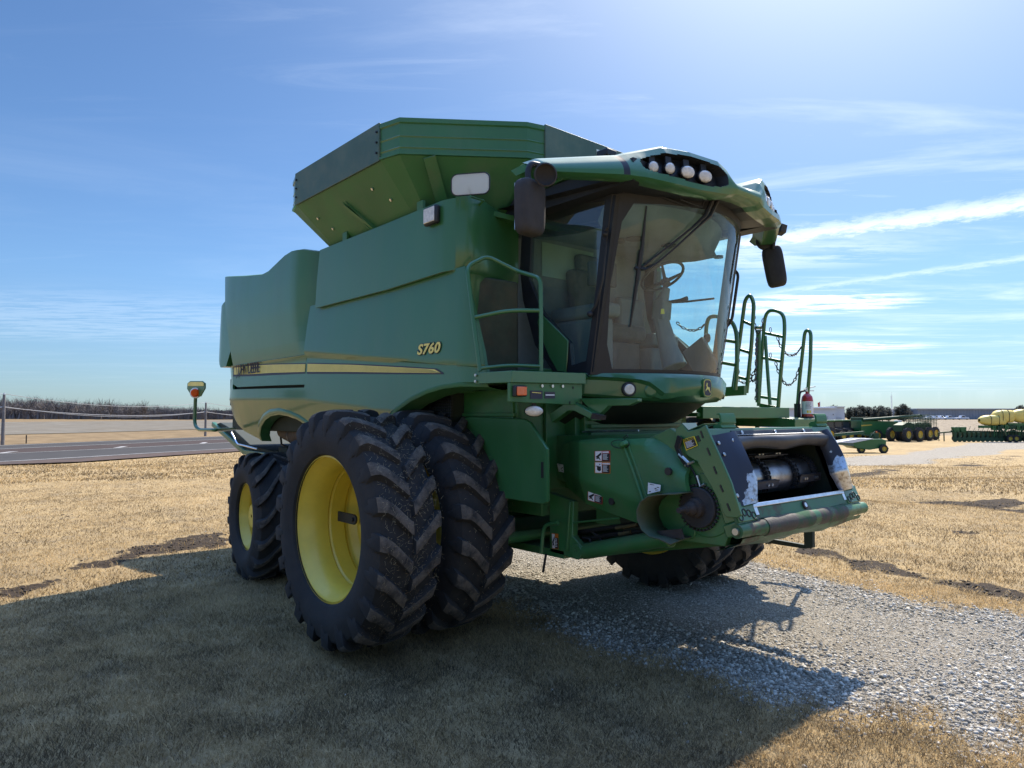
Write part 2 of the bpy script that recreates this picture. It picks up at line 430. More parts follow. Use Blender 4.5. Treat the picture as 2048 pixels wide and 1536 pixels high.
mx = N.new('ShaderNodeMix'); mx.data_type = 'RGBA'; L.new(tot, mx.inputs[0]); L.new(sk2.outputs[2], mx.inputs[6]); mx.inputs[7].default_value = (4.6, 4.9, 5.2, 1)
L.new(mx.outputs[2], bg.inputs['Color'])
SC.view_settings.view_transform = 'Standard'; SC.view_settings.look = 'None'
SC.view_settings.exposure = 1.1; SC.view_settings.gamma = 1
SC.cycles.max_bounces = 8; SC.cycles.transparent_max_bounces = 16; SC.cycles.caustics_reflective = False; SC.cycles.caustics_refractive = False
SC.cycles.use_denoising = True

# ---------------------------------------------------------------- terrain
# heights (metres) at measured places; blended smoothly between them
HP = [(0,0,0),(3,0,0),(6,-4,0),(4,-7,0),(0,-5,0),(3.2,3,-.01),(-3.4,-1.9,-.13),(-3.4,1.9,-.15),(.2,2.3,-.075),(.2,1.5,-.065),(1,6,-.10),(-5,-4.5,-.15),(8,2,0),
      (-3,-9,-.10),(10,-8,0)]
def wp(dist, right, z):
    """a place given by its distance ahead of and to the right of the camera's foot"""
    return (5.23+math.cos(_y)*dist+math.sin(_y)*right, -5.02+math.sin(_y)*dist-math.cos(_y)*right, z)
for d, r_, z in ((14,-9,-.14),(20,-14,-.20),(26,-18,-.28),(30,-6,-.3),(28.5,-22,-.32),(30.5,-30,-.50),(36,-20,-.55),(45,-45,-.6),(60,-30,-.6),(60,-60,-.6),(90,-60,-.5),(90,0,-.9),(150,-90,-.35),
                 (250,-150,0.2),(250,-30,0),(400,-200,.9),(400,0,.5),(16,6,-.15),(24,10,-.55),(24,20,-.5),(38,20,-1.25),(38,36,-1.0),(52,30,-1.65),(78,38,-2.1),(78,60,-1.9),(110,75,-1.9),(120,65,-1.6),
                 (120,110,-1.5),(170,110,-1.0),(240,160,-.2),(340,220,.35),(340,60,.3),(500,300,.9),(500,0,.8),(500,-350,1.1),(900,0,1.5),(900,600,1.6),(900,-700,1.6),(30,60,-.3),(-20,0,0),(-40,-30,0),(-40,40,0),(0,-40,-.3),(0,50,0),(-600,0,0),(-300,400,0),(-300,-400,0)):
    HP.append(wp(d, r_, z))
HP = np.array(HP)
def height(X, Y):
    X = np.atleast_1d(np.asarray(X, float)); Y = np.atleast_1d(np.asarray(Y, float))
    num = np.zeros_like(X); den = np.zeros_like(X)
    D0 = np.hypot(X-5.23, Y+5.02)
    for hx, hy, hz_ in HP:
        s = 1.2+.22*math.hypot(hx-5.23, hy+5.02)
        d2 = ((X-hx)**2+(Y-hy)**2)/s**2
        w_ = 1/(d2**1.5+.03)
        w_ = w_/(s**.5)
        num += w_*hz_; den += w_
    z = num/den
    und = .035*np.sin(X*.9+1.3*np.sin(Y*.37))*np.sin(Y*.75+.8)+.02*np.sin(X*2.3+Y*1.1)
    near = np.clip((np.hypot(X, Y)-3.8)/4, 0, 1)
    return z+und*near*np.clip(1-D0/60, 0, 1)
def hgt(x, y): return float(height(x, y)[0])

def in_poly(X, Y, poly):
    ins = np.zeros(X.shape, bool); n = len(poly)
    for i in range(n):
        x0, y0 = poly[i][:2]; x1, y1 = poly[(i+1) % n][:2]
        if y0 == y1: continue
        c = ((y0 > Y) != (y1 > Y)) & (X < (x1-x0)*(Y-y0)/(y1-y0)+x0); ins ^= c
    return ins
def dist_poly(X, Y, poly):
    """signed distance, positive inside"""
    d = np.full(X.shape, 1e9); n = len(poly)
    for i in range(n):
        x0, y0 = poly[i][:2]; x1, y1 = poly[(i+1) % n][:2]; dx, dy = x1-x0, y1-y0; l2 = dx*dx+dy*dy+1e-12
        t = np.clip(((X-x0)*dx+(Y-y0)*dy)/l2, 0, 1); d = np.minimum(d, np.hypot(X-x0-t*dx, Y-y0-t*dy))
    return np.where(in_poly(X, Y, poly), d, -d)
# the gravel track that runs under the machine
GRAVEL = [(4.289,1.903,0.0),(4.068,-0.363,0.0),(3.913,-0.543,0.0),(3.576,-0.353,0.0),(3.22,-0.544,0.0),(2.732,-0.488,0.0),(2.157,-0.567,0.0),(1.661,-0.811,0.0),(1.016,-0.805,0.0),(0.239,-0.676,0.0),(-0.475,-0.523,0.0),(-2.179,0.181,0.0)]+[(-4.2,1.0,0),(-4.9,-.2,0),(-5.9,-.9,0),(-9,0.5,0),(-12,2.2,0),(-13,5.0,0),(-8,3.2,0),(-4,3.4,0)]+[(0.005,3.734,0.0),(1.081,3.498,0.0),(1.902,3.058,0.0),(2.661,2.958,0.0),(3.248,3.072,0.0),(4.095,3.422,0.0)]
DIRT = [[(-0.024,4.578,-0.05),(0.63,4.431,-0.05),(1.689,3.717,-0.05),(2.493,3.483,-0.05),(3.294,3.414,-0.05),(3.106,4.259,-0.05),(2.242,4.277,-0.05),(1.299,4.691,-0.05),(0.116,5.496,-0.05),(-0.499,5.763,-0.05)],
        [(-1.347,14.892,-0.3),(-0.984,16.691,-0.3),(0.572,15.569,-0.3),(0.863,14.265,-0.3),(-0.422,14.712,-0.3)], [(0.603,8.947,-0.2),(1.237,8.872,-0.2),(1.636,8.449,-0.2),(1.237,8.128,-0.2)],
        [(-5.569,-3.332,-0.15),(-6.283,-2.609,-0.15),(-6.925,-1.773,-0.15),(-7.263,-0.813,-0.15),(-5.977,-1.015,-0.15),(-5.58,-1.794,-0.15),(-5.538,-2.457,-0.15),(-5.161,-3.178,-0.15)],
        [(-4.685,-4.096,-0.1),(-5.162,-3.448,-0.1),(-4.758,-3.405,-0.1),(-4.054,-3.887,-0.1),(-3.88,-4.167,-0.1)],
        [(-2.462,15.345,-0.3),(-0.751,20.404,-0.3),(0.133,16.607,-0.3),(-1.398,14.037,-0.3)]]
FARGRAVEL = [wp(36, 12, 0), wp(44, 21, 0), wp(52, 30, 0), wp(75, 52, 0), wp(100, 78, 0), wp(140, 118, 0), wp(150, 112, 0), wp(112, 78, 0), wp(86, 52, 0), wp(66, 33, 0), wp(50, 20, 0), wp(40, 8, 0)]
PLOWED = [wp(128, 60, 0), wp(135, 150, 0), wp(330, 330, 0), wp(330, 150, 0), wp(250, 80, 0)]

def terr_mesh():
    nr, na = 430, 860
    rad = [1.0]
    while len(rad) < nr: rad.append(rad[-1]*1.0165+.004)
    rad = np.array(rad)*1.0; rad = rad*(3000/rad[-1]) if rad[-1] > 3000 else rad
    ang = np.linspace(0, 2*np.pi, na, endpoint=False)
    # denser in the direction looked at
    ang = ang-.62*np.sin(ang-_y)
    A, Rr = np.meshgrid(ang, rad)
    X = 5.23+Rr*np.cos(A); Y = -5.02+Rr*np.sin(A)
    Z = height(X.ravel(), Y.ravel()).reshape(X.shape)
    return rad, ang, X, Y, Z
def signoise(X, Y, s, seed=0):
    """cheap value noise"""
    x = X*s+seed*17.3; y = Y*s-seed*9.1
    xi = np.floor(x).astype(np.int64); yi = np.floor(y).astype(np.int64); xf = x-xi; yf = y-yi
    def h(a, b):
        n = (a*374761393+b*668265263+seed*1442695) & 0x7fffffff; n = ((n ^ (n >> 13))*1274126177) & 0x7fffffff; return ((n ^ (n >> 16)) & 0xffff)/65535.
    u = xf*xf*(3-2*xf); v = yf*yf*(3-2*yf)
    return (h(xi, yi)*(1-u)+h(xi+1, yi)*u)*(1-v)+(h(xi, yi+1)*(1-u)+h(xi+1, yi+1)*u)*v
def fbm(X, Y, s, o=4, seed=0):
    r_ = 0; a = .5; t = 0
    for i in range(o): r_ = r_+a*signoise(X, Y, s*2**i, seed+i); t += a; a *= .55
    return r_/t
def gmask(X, Y):
    d = dist_poly(X, Y, GRAVEL)+(fbm(X, Y, 1.1, 4, 3)-.5)*1.3
    g = np.clip((d+.12)/.42, 0, 1)
    f = dist_poly(X, Y, FARGRAVEL)+(fbm(X, Y, .2, 3, 5)-.5)*3
    return np.maximum(g, np.clip((f+1)/2.5, 0, 1))
def dmask(X, Y):
    m = np.zeros(X.shape)
    for k, p in enumerate(DIRT):
        d = dist_poly(X, Y, p)+(fbm(X, Y, 2.2, 4, 7+k)-.47)*.8
        m = np.maximum(m, np.clip((d+.05)/.3, 0, 1))
    f = fbm(X, Y, .55, 4, 21)
    D = np.hypot(X-5.23, Y+5.02)
    m = np.maximum(m, np.clip((f-.67)/.06, 0, .6)*(D < 60)*(D > 14))
    # wheel-churned strip beside the far gravel
    f2 = dist_poly(X, Y, FARGRAVEL); m = np.maximum(m, np.clip(1-np.abs(f2+3.0)/2.6, 0, 1)*np.clip((fbm(X, Y, .35, 4, 31)-.42)/.12, 0, 1)*(X > -20))
    return m
_rad, _ang, GX, GY, GZ = terr_mesh()
_na = len(_ang); _nr = len(_rad)
GM = gmask(GX, GY); DM = dmask(GX, GY); PM = np.clip((dist_poly(GX, GY, PLOWED)+4)/8, 0, 1)
GZ = GZ+.012*(fbm(GX, GY, 3.5, 3, 40)-.5)*(np.hypot(GX-5.23, GY+5.02) < 30)+.05*DM*(fbm(GX, GY, 4., 3, 44)-.5)
verts = np.stack([GX.ravel(), GY.ravel(), GZ.ravel()], 1)
cz = hgt(5.23, -5.02)
verts = np.vstack([verts, [[5.23, -5.02, cz]]])
faces = []
I = np.arange(_nr-1)[:, None]*_na; J = np.arange(_na)[None, :]; J2 = (J+1) % _na
q = np.stack([(I+J).ravel(), (I+_na+J).ravel(), (I+_na+J2).ravel(), (I+J2).ravel()], 1)
cidx = len(verts)-1
tri = np.stack([np.full(_na, cidx), np.arange(_na), (np.arange(_na)+1) % _na], 1)
me = bpy.data.meshes.new('ground')
me.vertices.add(len(verts)); me.vertices.foreach_set('co', verts.astype(np.float32).ravel())
nl = q.size+tri.size; me.loops.add(nl); me.loops.foreach_set('vertex_index', np.concatenate([q.ravel(), tri.ravel()]).astype(np.int32))
npoly = len(q)+len(tri); me.polygons.add(npoly)
me.polygons.foreach_set('loop_start', np.concatenate([np.arange(len(q))*4, q.size+np.arange(len(tri))*3]).astype(np.int32))
me.update(calc_edges=True)
me.polygons.foreach_set('use_smooth', [True]*npoly)
for nm, arr in (('gravel', GM), ('dirt', DM), ('plowed', PM)):
    at = me.attributes.new(nm, 'FLOAT', 'POINT'); at.data.foreach_set('value', np.append(arr.ravel(), 0).astype(np.float32))

gm = bpy.data.materials.new('ground_cover'); gm.use_nodes = True; nt = gm.node_tree; N = nt.nodes; L = nt.links
pb = N['Principled BSDF']; pb.inputs['Roughness'].default_value = .95; pb.inputs['Specular IOR Level'].default_value = .15
tcg = N.new('ShaderNodeTexCoord')
def gn(scale, detail=6, rough=.6, typ='ShaderNodeTexNoise', vec=None):
    n = N.new(typ); n.inputs['Scale'].default_value = scale
    if typ == 'ShaderNodeTexNoise': n.inputs['Detail'].default_value = detail; n.inputs['Roughness'].default_value = rough
    L.new(vec or tcg.outputs['Object'], n.inputs['Vector']); return n
def cr(s_, stops):
    n = N.new('ShaderNodeValToRGB'); e = n.color_ramp.elements
    e[0].position, e[0].color = stops[0][0], (*stops[0][1], 1); e[1].position, e[1].color = stops[-1][0], (*stops[-1][1], 1)
    for p, c in stops[1:-1]: x = e.new(p); x.color = (*c, 1)
    L.new(s_, n.inputs[0]); return n.outputs[0]
def cmix(f, a, b, blend='MIX'):
    x = N.new('ShaderNodeMix'); x.data_type = 'RGBA'; x.blend_type = blend
    if isinstance(f, float): x.inputs[0].default_value = f
    else: L.new(f, x.inputs[0])
    for s_, c in ((6, a), (7, b)):
        if isinstance(c, tuple): x.inputs[s_].default_value = (*c, 1)
        else: L.new(c, x.inputs[s_])
    return x.outputs[2]
def attr(nm):
    a = N.new('ShaderNodeAttribute'); a.attribute_name = nm; return a.outputs['Fac']
g_fine = gn(55, 8, .75).outputs['Fac']; g_mid = gn(2.2, 8, .7).outputs['Fac']; g_big = gn(.18, 6, .65).outputs['Fac']
grass = cr(g_fine, [(.32, (.15, .102, .048)), (.5, (.36, .255, .125)), (.70, (.55, .405, .21))])
grass = cmix(MR(g_mid, .42, .72), grass, (.26, .20, .12), 'MIX')
grass = cmix(MR(g_mid, .50, .30, 0, .55), grass, (.45, .335, .175), 'MIX')
grass = cmix(MR(g_big, .40, .66, 0, .35), grass, (.53, .385, .195), 'MIX')
dirt = cr(gn(20, 8, .7).outputs['Fac'], [(.3, (.018, .013, .009)), (.7, (.075, .054, .036))])
vor = gn(75, typ='ShaderNodeTexVoronoi'); vcol = N.new('ShaderNodeSeparateColor'); L.new(vor.outputs['Color'], vcol.inputs[0])
grav = cr(vcol.outputs[0], [(0, (.08, .068, .05)), (.4, (.24, .21, .165)), (.8, (.43, .39, .32)), (1, (.60, .56, .48))])
grav = cmix(MR(vor.outputs['Distance'], .35, .62, 0, .55), grav, (.19, .165, .13))
grav = cmix(MR(g_mid, .45, .66, 0, .45), grav, (.31, .26, .19))
plow = cr(gn(1.2, 9, .8).outputs['Fac'], [(.38, (.10, .078, .052)), (.5, (.22, .175, .12)), (.62, (.40, .335, .24))])
grass = cmix(MR(gn(.6, 7, .75).outputs['Fac'], .46, .68, 0, .45), grass, (.23, .165, .088))
c = cmix(attr('plowed'), grass, plow)
gmx = MT('ADD', attr('gravel'), MT('MULTIPLY', MT('SUBTRACT', gn(9, 5, .7).outputs['Fac'], .5), .9))
c = cmix(MR(gmx, .40, .62), c, grav)
dmx = MT('ADD', attr('dirt'), MT('MULTIPLY', MT('SUBTRACT', gn(7, 6, .75).outputs['Fac'], .5), 1.2))
c = cmix(MR(dmx, .55, .80), c, dirt)
L.new(c, pb.inputs['Base Color'])
bp = N.new('ShaderNodeBump'); bp.inputs['Strength'].default_value = .75; bp.inputs['Distance'].default_value = .03
hsum = MT('ADD', MT('MULTIPLY', g_fine, 1.0), MT('MULTIPLY', gn(14, 6, .7).outputs['Fac'], 1.6)); L.new(hsum, bp.inputs['Height']); L.new(bp.outputs[0], pb.inputs['Normal'])
me.materials.append(gm)
ground = link(bpy.data.objects.new('ground', me)); tag(ground, 'dormant tan turf with a grey gravel track crossing it', 'ground', kind='structure')

# ---------------------------------------------------------------- highway, fields, woods on the far side
def rd(s, p): 
    """s metres along the highway, p metres out from the viewer's side"""
    d = s*.958+p*.287; r_ = s*.287-p*.958
    return wp(d, r_, 0)[:2]
def road_strip(name, p0, p1, dz, m, s0=-60, s1=420, ds=4, np_=None, kind='structure', label=None):
    n = int((s1-s0)/ds)+1; k = np_ or max(1, int((p1-p0)/1.2))
    pts = np.array([rd(s0+(s1-s0)*i/(n-1), p0+(p1-p0)*j/k) for i in range(n) for j in range(k+1)])
    Z = height(pts[:, 0], pts[:, 1])+dz
    b = MB(); b.v = [(x, y, z) for (x, y), z in zip(pts, Z)]
    b.f = [(i*(k+1)+j, (i+1)*(k+1)+j, (i+1)*(k+1)+j+1, i*(k+1)+j+1) for i in range(n-1) for j in range(k)]; b.m = [0]*len(b.f)
    o = b.build(name, m, smooth=60, recalc=False); tag(o, label or name.replace('_', ' ')+' of the highway', None, kind=kind); return o
ASPH = mat('asphalt', (.055, .052, .050), .85, var=.12, vscale=.8, dust=.25, dscale=.6, dustcol=(.075, .069, .064), bump=.2, bscale=30, spec=.08)
ASPH_B = mat('asphalt_brown', (.058, .043, .038), .9, var=.15, vscale=1, spec=.08)
SHOULD = mat('road_shoulder', (.085, .062, .052), .9, var=.15, vscale=1.5, spec=.08)
PAINT_W = mat('road_paint_white', (.36, .35, .33), .7, var=.2, vscale=2, spec=.08)
road_strip('road', 31, 56.5, .06, ASPH, label='two-way highway with a turning lane')
road_strip('road_shoulder', 31, 34.0, .066, SHOULD, label='brown shoulder of the highway')
road_strip('turning_lane', 43.3, 49.2, .066, ASPH_B, label='brown turning lane in the middle of the highway')
for p, w_ in ((34.3, .22), (42.6, .22), (49.5, .22), (55.4, .22)): road_strip('road_line', p, p+w_, .072, PAINT_W, np_=1, label='painted line along the highway')
b = MB()
for k in range(46):
    s = -30+9.0*k; q = [rd(s, 43.4), rd(s+2.2, 44.9), rd(s+2.9, 44.9), rd(s+.7, 43.4)]
    b.add([(x, y, hgt(x, y)+.076) for x, y in q], [(0, 1, 2, 3)])
o = b.build('road_markings', PAINT_W, recalc=False); tag(o, 'slanted lane dashes on the highway', kind='structure')
# field strips beyond the highway
FLD = mat('stubble_field', (.155, .138, .110), .95, var=.25, vscale=.3, dust=.8, dscale=.10, dustcol=(.12, .098, .068), spec=.08)
BRG = mat('brown_pasture', (.20, .142, .078), .95, var=.35, vscale=.5, dust=.7, dscale=1.2, dustcol=(.13, .088, .048), spec=.08)
def tract(name, p0, p1, m, lab, dz=.05):
    road_strip(name, p0, p1, dz, m, -80, 700, 10, 24, label=lab)
tract('verge', 57, 84, BRG, 'rough brown grass verge beyond the highway', .04)
tract('field', 84, 190, FLD, 'pale grey stubble field beyond the highway', .10)
tract('pasture', 190, 300, BRG, 'brown pasture below the woods', .10)

BARK_F = mat('bare_twigs', (.135, .115, .105), .95, var=.3, vscale=.2)
def twig_tree(V, F, base, h, rr, n=46, lean=0):
    """a leafless tree as thin blades: trunk, limbs, twigs"""
    bx_, by_, bz_ = base
    def blade(a, c_, w0, w1):
        d = (c_-a); s = Vector((rx, ry, 0)) if rr.random() < .6 else Vector((fx, fy, 0)); i = len(V)
        V.extend([tuple(a-s*w0), tuple(a+s*w0), tuple(c_+s*w1), tuple(c_-s*w1)]); F.append((i, i+1, i+2, i+3))
    B = Vector(base); top = B+Vector((rr.uniform(-.1, .1)*h, rr.uniform(-.1, .1)*h, h*.55)); blade(B, top, .020*h, .010*h)
    for k in range(n):
        t = rr.uniform(.25, 1); p0 = B.lerp(top, t); a = rr.uniform(0, 6.283); el = rr.uniform(.25, 1.35)
        L_ = h*rr.uniform(.18, .46)*(1.1-.3*t); p1 = p0+Vector((math.cos(a)*math.cos(el), math.sin(a)*math.cos(el), math.sin(el)))*L_
        blade(p0, p1, .006*h, .003*h)
        for j in range(3):
            q0 = p0.lerp(p1, rr.uniform(.3, 1)); a2 = a+rr.uniform(-1, 1); e2 = rr.uniform(.2, 1.4); blade(q0, q0+Vector((math.cos(a2)*math.cos(e2), math.sin(a2)*math.cos(e2), math.sin(e2)))*L_*rr.uniform(.3, .6), .0035*h, .0012*h)
rr = random.Random(3); V = []; F = []
for i in range(1000):
    u = -120+680*rr.random(); D = 300+70*rr.random(); base = wp(D, (u-1024)/1420*D, 0); z = hgt(*base[:2])
    hh = interp(u, [(-100, 11.8), (60, 12.2), (180, 10.2), (260, 8.6), (330, 7.4), (440, 6.6), (700, 6)])*rr.uniform(.55, 1.06)*(D/330)
    twig_tree(V, F, (base[0], base[1], z-.2), hh, rr, 30)
    for q_ in range(10):
        a_ = rr.uniform(0, 6.28); c0 = Vector((base[0]+rr.uniform(-3, 3), base[1]+rr.uniform(-3, 3), z-.3)); c1 = c0+Vector((rr.uniform(-.8, .8), rr.uniform(-.8, .8), rr.uniform(1.5, 4.5))); s0 = Vector((rx, ry, 0)); i0 = len(V); V.extend([tuple(c0-s0*.5), tuple(c0+s0*.5), tuple(c1+s0*.12), tuple(c1-s0*.12)]); F.append((i0, i0+1, i0+2, i0+3))
b = MB(); b.v = V; b.f = F; b.m = [0]*len(F); o = b.build('woodland', BARK_F, smooth=0, recalc=False); tag(o, 'long mass of leafless grey brown woods along the far side of the field', kind='stuff')
for u, hpx in ((203, 55), (222, 52), (262, 47), (285, 48), (293, 49)):
    D = 295; base = wp(D, (u-1024)/1420*D, 0); z = hgt(*base[:2]); V = []; F = []; rr2 = random.Random(u)
    twig_tree(V, F, (0, 0, 0), hpx*.95*D/1420, rr2, 60)
    nf = 1
    root = empty('bare_tree', (base[0], base[1], z)); tag(root, {203: 'leafless tree with the broadest round crown above the woods', 222: 'leafless tree just beside the broadest crown above the woods', 262: 'leafless tree standing alone in the gap of the woods', 285: 'lower leafless tree next to the warning board', 293: 'leafless tree nearest the marker lamp above the woods'}[u], 'tree', 'bare trees above the far woods')
    t_ = MB(); t_.v = V[:4]; t_.f = [F[0]]; t_.m = [0]; t_.build('trunk', BARK_F, root, smooth=0, recalc=False)
    c_ = MB(); c_.v = V; c_.f = F[1:]; c_.m = [0]*len(c_.f); c_.build('crown', BARK_F, root, smooth=0, recalc=False)

# utility poles and wires
POLE = mat('weathered_pole', (.20, .175, .16), .9, var=.2, vscale=3)
WIRE = mat('aluminium_wire', (.42, .40, .38), .5)
def at(u, D, z=None):
    x, y, _ = wp(D, (u-1024)/1420*D, 0); return (x, y, hgt(x, y) if z is None else z)
def zpx(v, D): return 1.8-(v-833)/1420*D
def at_v(u, v, D): x, y, _ = wp(D, (u-1024)/1420*D, 0); return (x, y, zpx(v, D))
ends = []
for u, D, vt, lab in ((8, 59, 789, 'weathered utility pole nearest the road, at the edge of the photo'), (412, 84, 806, 'weathered utility pole beside the marker lamp')):
    base = at(u, D); root = empty('utility_pole', base); tag(root, lab, 'utility pole', 'utility poles beyond the highway')
    H_ = zpx(vt, D)-base[2]
    b = MB(); b.tube([(0, 0, -.1), (0, 0, H_)], [.15, .10], 10); b.build('pole', POLE, root)
    zl = zpx(813 if u < 100 else 823, D)-base[2]
    b = MB(); b.beam((-.45, 0, zl-.35), (.12, 0, zl+.02), .07, .07); b.build('bracket', POLE, root)
    b = MB(); b.cyl((0, 0, H_), (0, 0, H_+.15), .05, 8); b.build('insulator', WHITE, root)
    ends.append((base, H_+.12, zl))
def wire(a, c_, sag, r_, n=24):
    out = []
    for i in range(n+1):
        t = i/n; p = Vector(a).lerp(Vector(c_), t); p.z -= sag*4*t*(1-t); out.append(p)
    b = MB(); b.tube(out, r_, 5); return b
A_, B_ = ends
pa = Vector(A_[0]); pb_ = Vector(B_[0]); far = pb_+(pb_-pa)*1.0; near = pa-(pb_-pa)*1.0
far.z = hgt(far.x, far.y); near.z = hgt(near.x, near.y)
for nm, zi, r_, sag, lab in (('power_wire', 1, .022, .75, 'thin upper wire slung between the utility poles'), ('power_wire', 2, .030, .55, 'pale lower wire of the pair between the utility poles'), ('power_wire', 2, .022, .75, 'darker lower wire of the pair between the utility poles')):
    k = .0 if sag > .6 and zi == 2 else .06
    pts = [near+Vector((0, 0, A_[zi])), pa+Vector((0, 0, A_[zi]-k)), pb_+Vector((0, 0, B_[zi]-k)), far+Vector((0, 0, B_[zi]))]
    b = MB()
    for a, c_ in zip(pts, pts[1:]):
        w_ = wire(a, c_, sag, r_); b.add(w_.v, w_.f)
    tag(b.build(nm, WIRE, None, smooth=60), lab, 'wire')
fp_ = at(55, 62); b = MB(); b.tube([(fp_[0], fp_[1], fp_[2]-.1), (fp_[0], fp_[1], zpx(870, 62))], .05, 6); tag(b.build('fence_post', RUSTY, None), 'thin dark fence post standing alone in the verge', 'fence post')

# ---------------------------------------------------------------- dealer's yard on the other side
RZ = _y-math.pi/2
def place(name, u, D, label, cat, group=None, rot=0, z=None):
    p = at(u, D, z); r_ = empty(name, p, RZ+rot); tag(r_, label, cat, group); return r_
WALLW = mat('white_metal_siding', (.50, .53, .57), .6, var=.05, vscale=.5)
WALLG = mat('grey_metal_siding', (.20, .23, .28), .6, var=.06, vscale=.3)
ROOFW = mat('pale_metal_roof', (.60, .62, .64), .5)
DOORG = mat('grey_roller_door', (.34, .37, .41), .6)
GL_D = mat('dark_window', (.03, .04, .05), .15)
# white workshop
D = 150; s_ = D/1420
r0 = place('workshop', 1655, D, 'white metal workshop with a roller door behind the fire extinguisher', 'building', z=zpx(846, D))
def B(x0, x1, y0, y1, z0, z1): b = MB(); b.bx(x0, x1, y0, y1, z0, z1); return b
H_ = (846-817)*s_
wl = B(-100*s_, 16*s_, 0, 14, -1, H_).build('wall', WALLW, r0); 
b = MB(); b.prism([(-101*s_, -.3, H_), (17*s_, -.3, H_), (17*s_, -.3, H_+.25), (-101*s_, -.3, H_+.12)], (0, 14.6, 0)); b.build('roof', ROOFW, r0)
B(17.5*s_, 38*s_, 1.0, 15, -1, H_+.3).build('annex_wall', WALLW, r0); B(17*s_, 38.5*s_, .7, 15.3, H_+.3, H_+.45).build('annex_roof', ROOFW, r0)
for x0, x1 in ((-15, 0), (-62, -44)): B(x0*s_, x1*s_, -.08, -.02, -.3, 13*s_).build('garage_door', DOORG, r0); B(x0*s_+.3, x1*s_-.3, -.12, -.09, 6*s_, 7.2*s_).build('door_window', GL_D, r0)
B(20*s_, 31*s_, .85, .95, 0, 11*s_).build('garage_door', DOORG, r0)
B(10*s_, 11.2*s_, -.1, -.02, 16*s_, 18*s_).build('wall_lamp', GL_D, r0)
# long grey store
D = 345; s_ = D/1420
r0 = place('warehouse', 1835, D, 'long low blue grey metal warehouse behind the parked pickups', 'building', z=zpx(841, D))
b = MB(); 
H_ = (841-817)*s_; rows = []
b.prism([(0, 0, -1), (420*s_, -6, -1), (420*s_, -6, H_*.93), (0, 0, H_*.96)], (0, 25, 0)); wl = b.build('wall', WALLG, r0)
for k in range(48): b = None
b = MB()
for k in range(60): x = k*1.35; b.box((x, -.075*x/ (420*s_)*80-.05, H_*.45), (.12, .10, H_*.9))
b.build('wall_ribs', WALLG, wl)
b = MB(); b.prism([(-.5, -.6, H_*.95), (421*s_, -6.6, H_*.92), (421*s_, -6.6, H_*.98), (-.5, -.6, H_*1.01)], (0, 27, 0)); b.build('roof', ROOFW, r0)
b = MB(); b.bx(-60*s_, -2*s_, 4, 16, -1, H_*.86); b.build('lean_to', WALLG, r0)
# radio mast, flagpole
D = 330; s_ = D/1420
r0 = place('radio_mast', 1783, D, 'slim lattice radio mast rising behind the evergreens', 'mast'); zb_ = r0.location.z; Ht = zpx(791, D)-zb_
b = MB()
for a in (0, 2.1, 4.2): b.tube([(.35*math.cos(a), .35*math.sin(a), 0), (.25*math.cos(a), .25*math.sin(a), Ht)], .07, 4)
for k in range(int(Ht/.6)): b.beam((-.3, 0, k*.6), (.3, 0, k*.6+.6), .06, .06)
b.build('lattice', WHITE, r0); b = MB(); b.tube([(.0, 0, Ht), (0, 0, Ht+1.5)], .05, 4); b.build('aerial', WHITE, r0)
r0 = place('flagpole', 1640, 170, 'flagpole with a drooping red and white flag above the workshop', 'flagpole'); zb_ = r0.location.z
b = MB(); b.tube([(0, 0, 0), (0, 0, zpx(802, 170)-zb_)], .06, 6); b.build('pole', WHITE, r0)
b = MB(); zt_ = zpx(803, 170)-zb_; rows = [[(-.05-.5*k/5, .15*math.sin(k*1.7), zt_-.1-.25*k/5), (-.05-.28*k/5, .15*math.sin(k*1.7+1), zt_-1.5-.1*k)] for k in range(6)]; b.grid(rows); b.build('flag', DEC_R, r0)

# evergreens
LEAF = mat('cedar_foliage', (.030, .034, .022), .9, var=.5, vscale=.9)
TRK = mat('cedar_trunk', (.06, .045, .035), .9)
def evergreen(u, vt, vb, D, wpx, label, seed, round_=.5):
    rr = random.Random(seed); s_ = D/1420; root = place('evergreen_tree', u, D, label, 'tree', 'dark evergreens behind the yard'); zb_ = root.location.z
    H = zpx(vt, D)-zb_; W_ = wpx*s_/2
    b = MB(); b.tube([(0, 0, 0), (0, 0, H*.6)], [.18, .08], 6); b.build('trunk', TRK, root)
    V = []; F = []
    lobes = [(rr.uniform(-.55, .55)*W_, rr.uniform(-.5, .5)*W_, H*rr.uniform(.25, .85), W_*rr.uniform(.35, .62)) for _ in range(9)]+[(0, 0, H*.80, W_*.42), (0, 0, H*.5, W_*.7)]
    for (lx, ly, lz, lr) in lobes:
        for k in range(150):
            d = Vector((rr.gauss(0, 1), rr.gauss(0, 1), rr.gauss(0, 1))).normalized()*lr*rr.uniform(.55, 1.08); c_ = Vector((lx, ly, min(lz, H-lr*.9)))+Vector((d.x, d.y, d.z*1.05)); sz = lr*rr.uniform(.2, .42)
            a = Vector((rr.gauss(0, 1), rr.gauss(0, 1), rr.gauss(0, 1))).normalized()*sz; e = a.orthogonal().normalized()*sz*.7
            i = len(V); V += [tuple(c_-a), tuple(c_+e), tuple(c_+a*1.2)]; F.append((i, i+1, i+2))
    b = MB(); b.v = V; b.f = F; b.m = [0]*len(F); b.build('crown', LEAF, root, smooth=0, recalc=False)
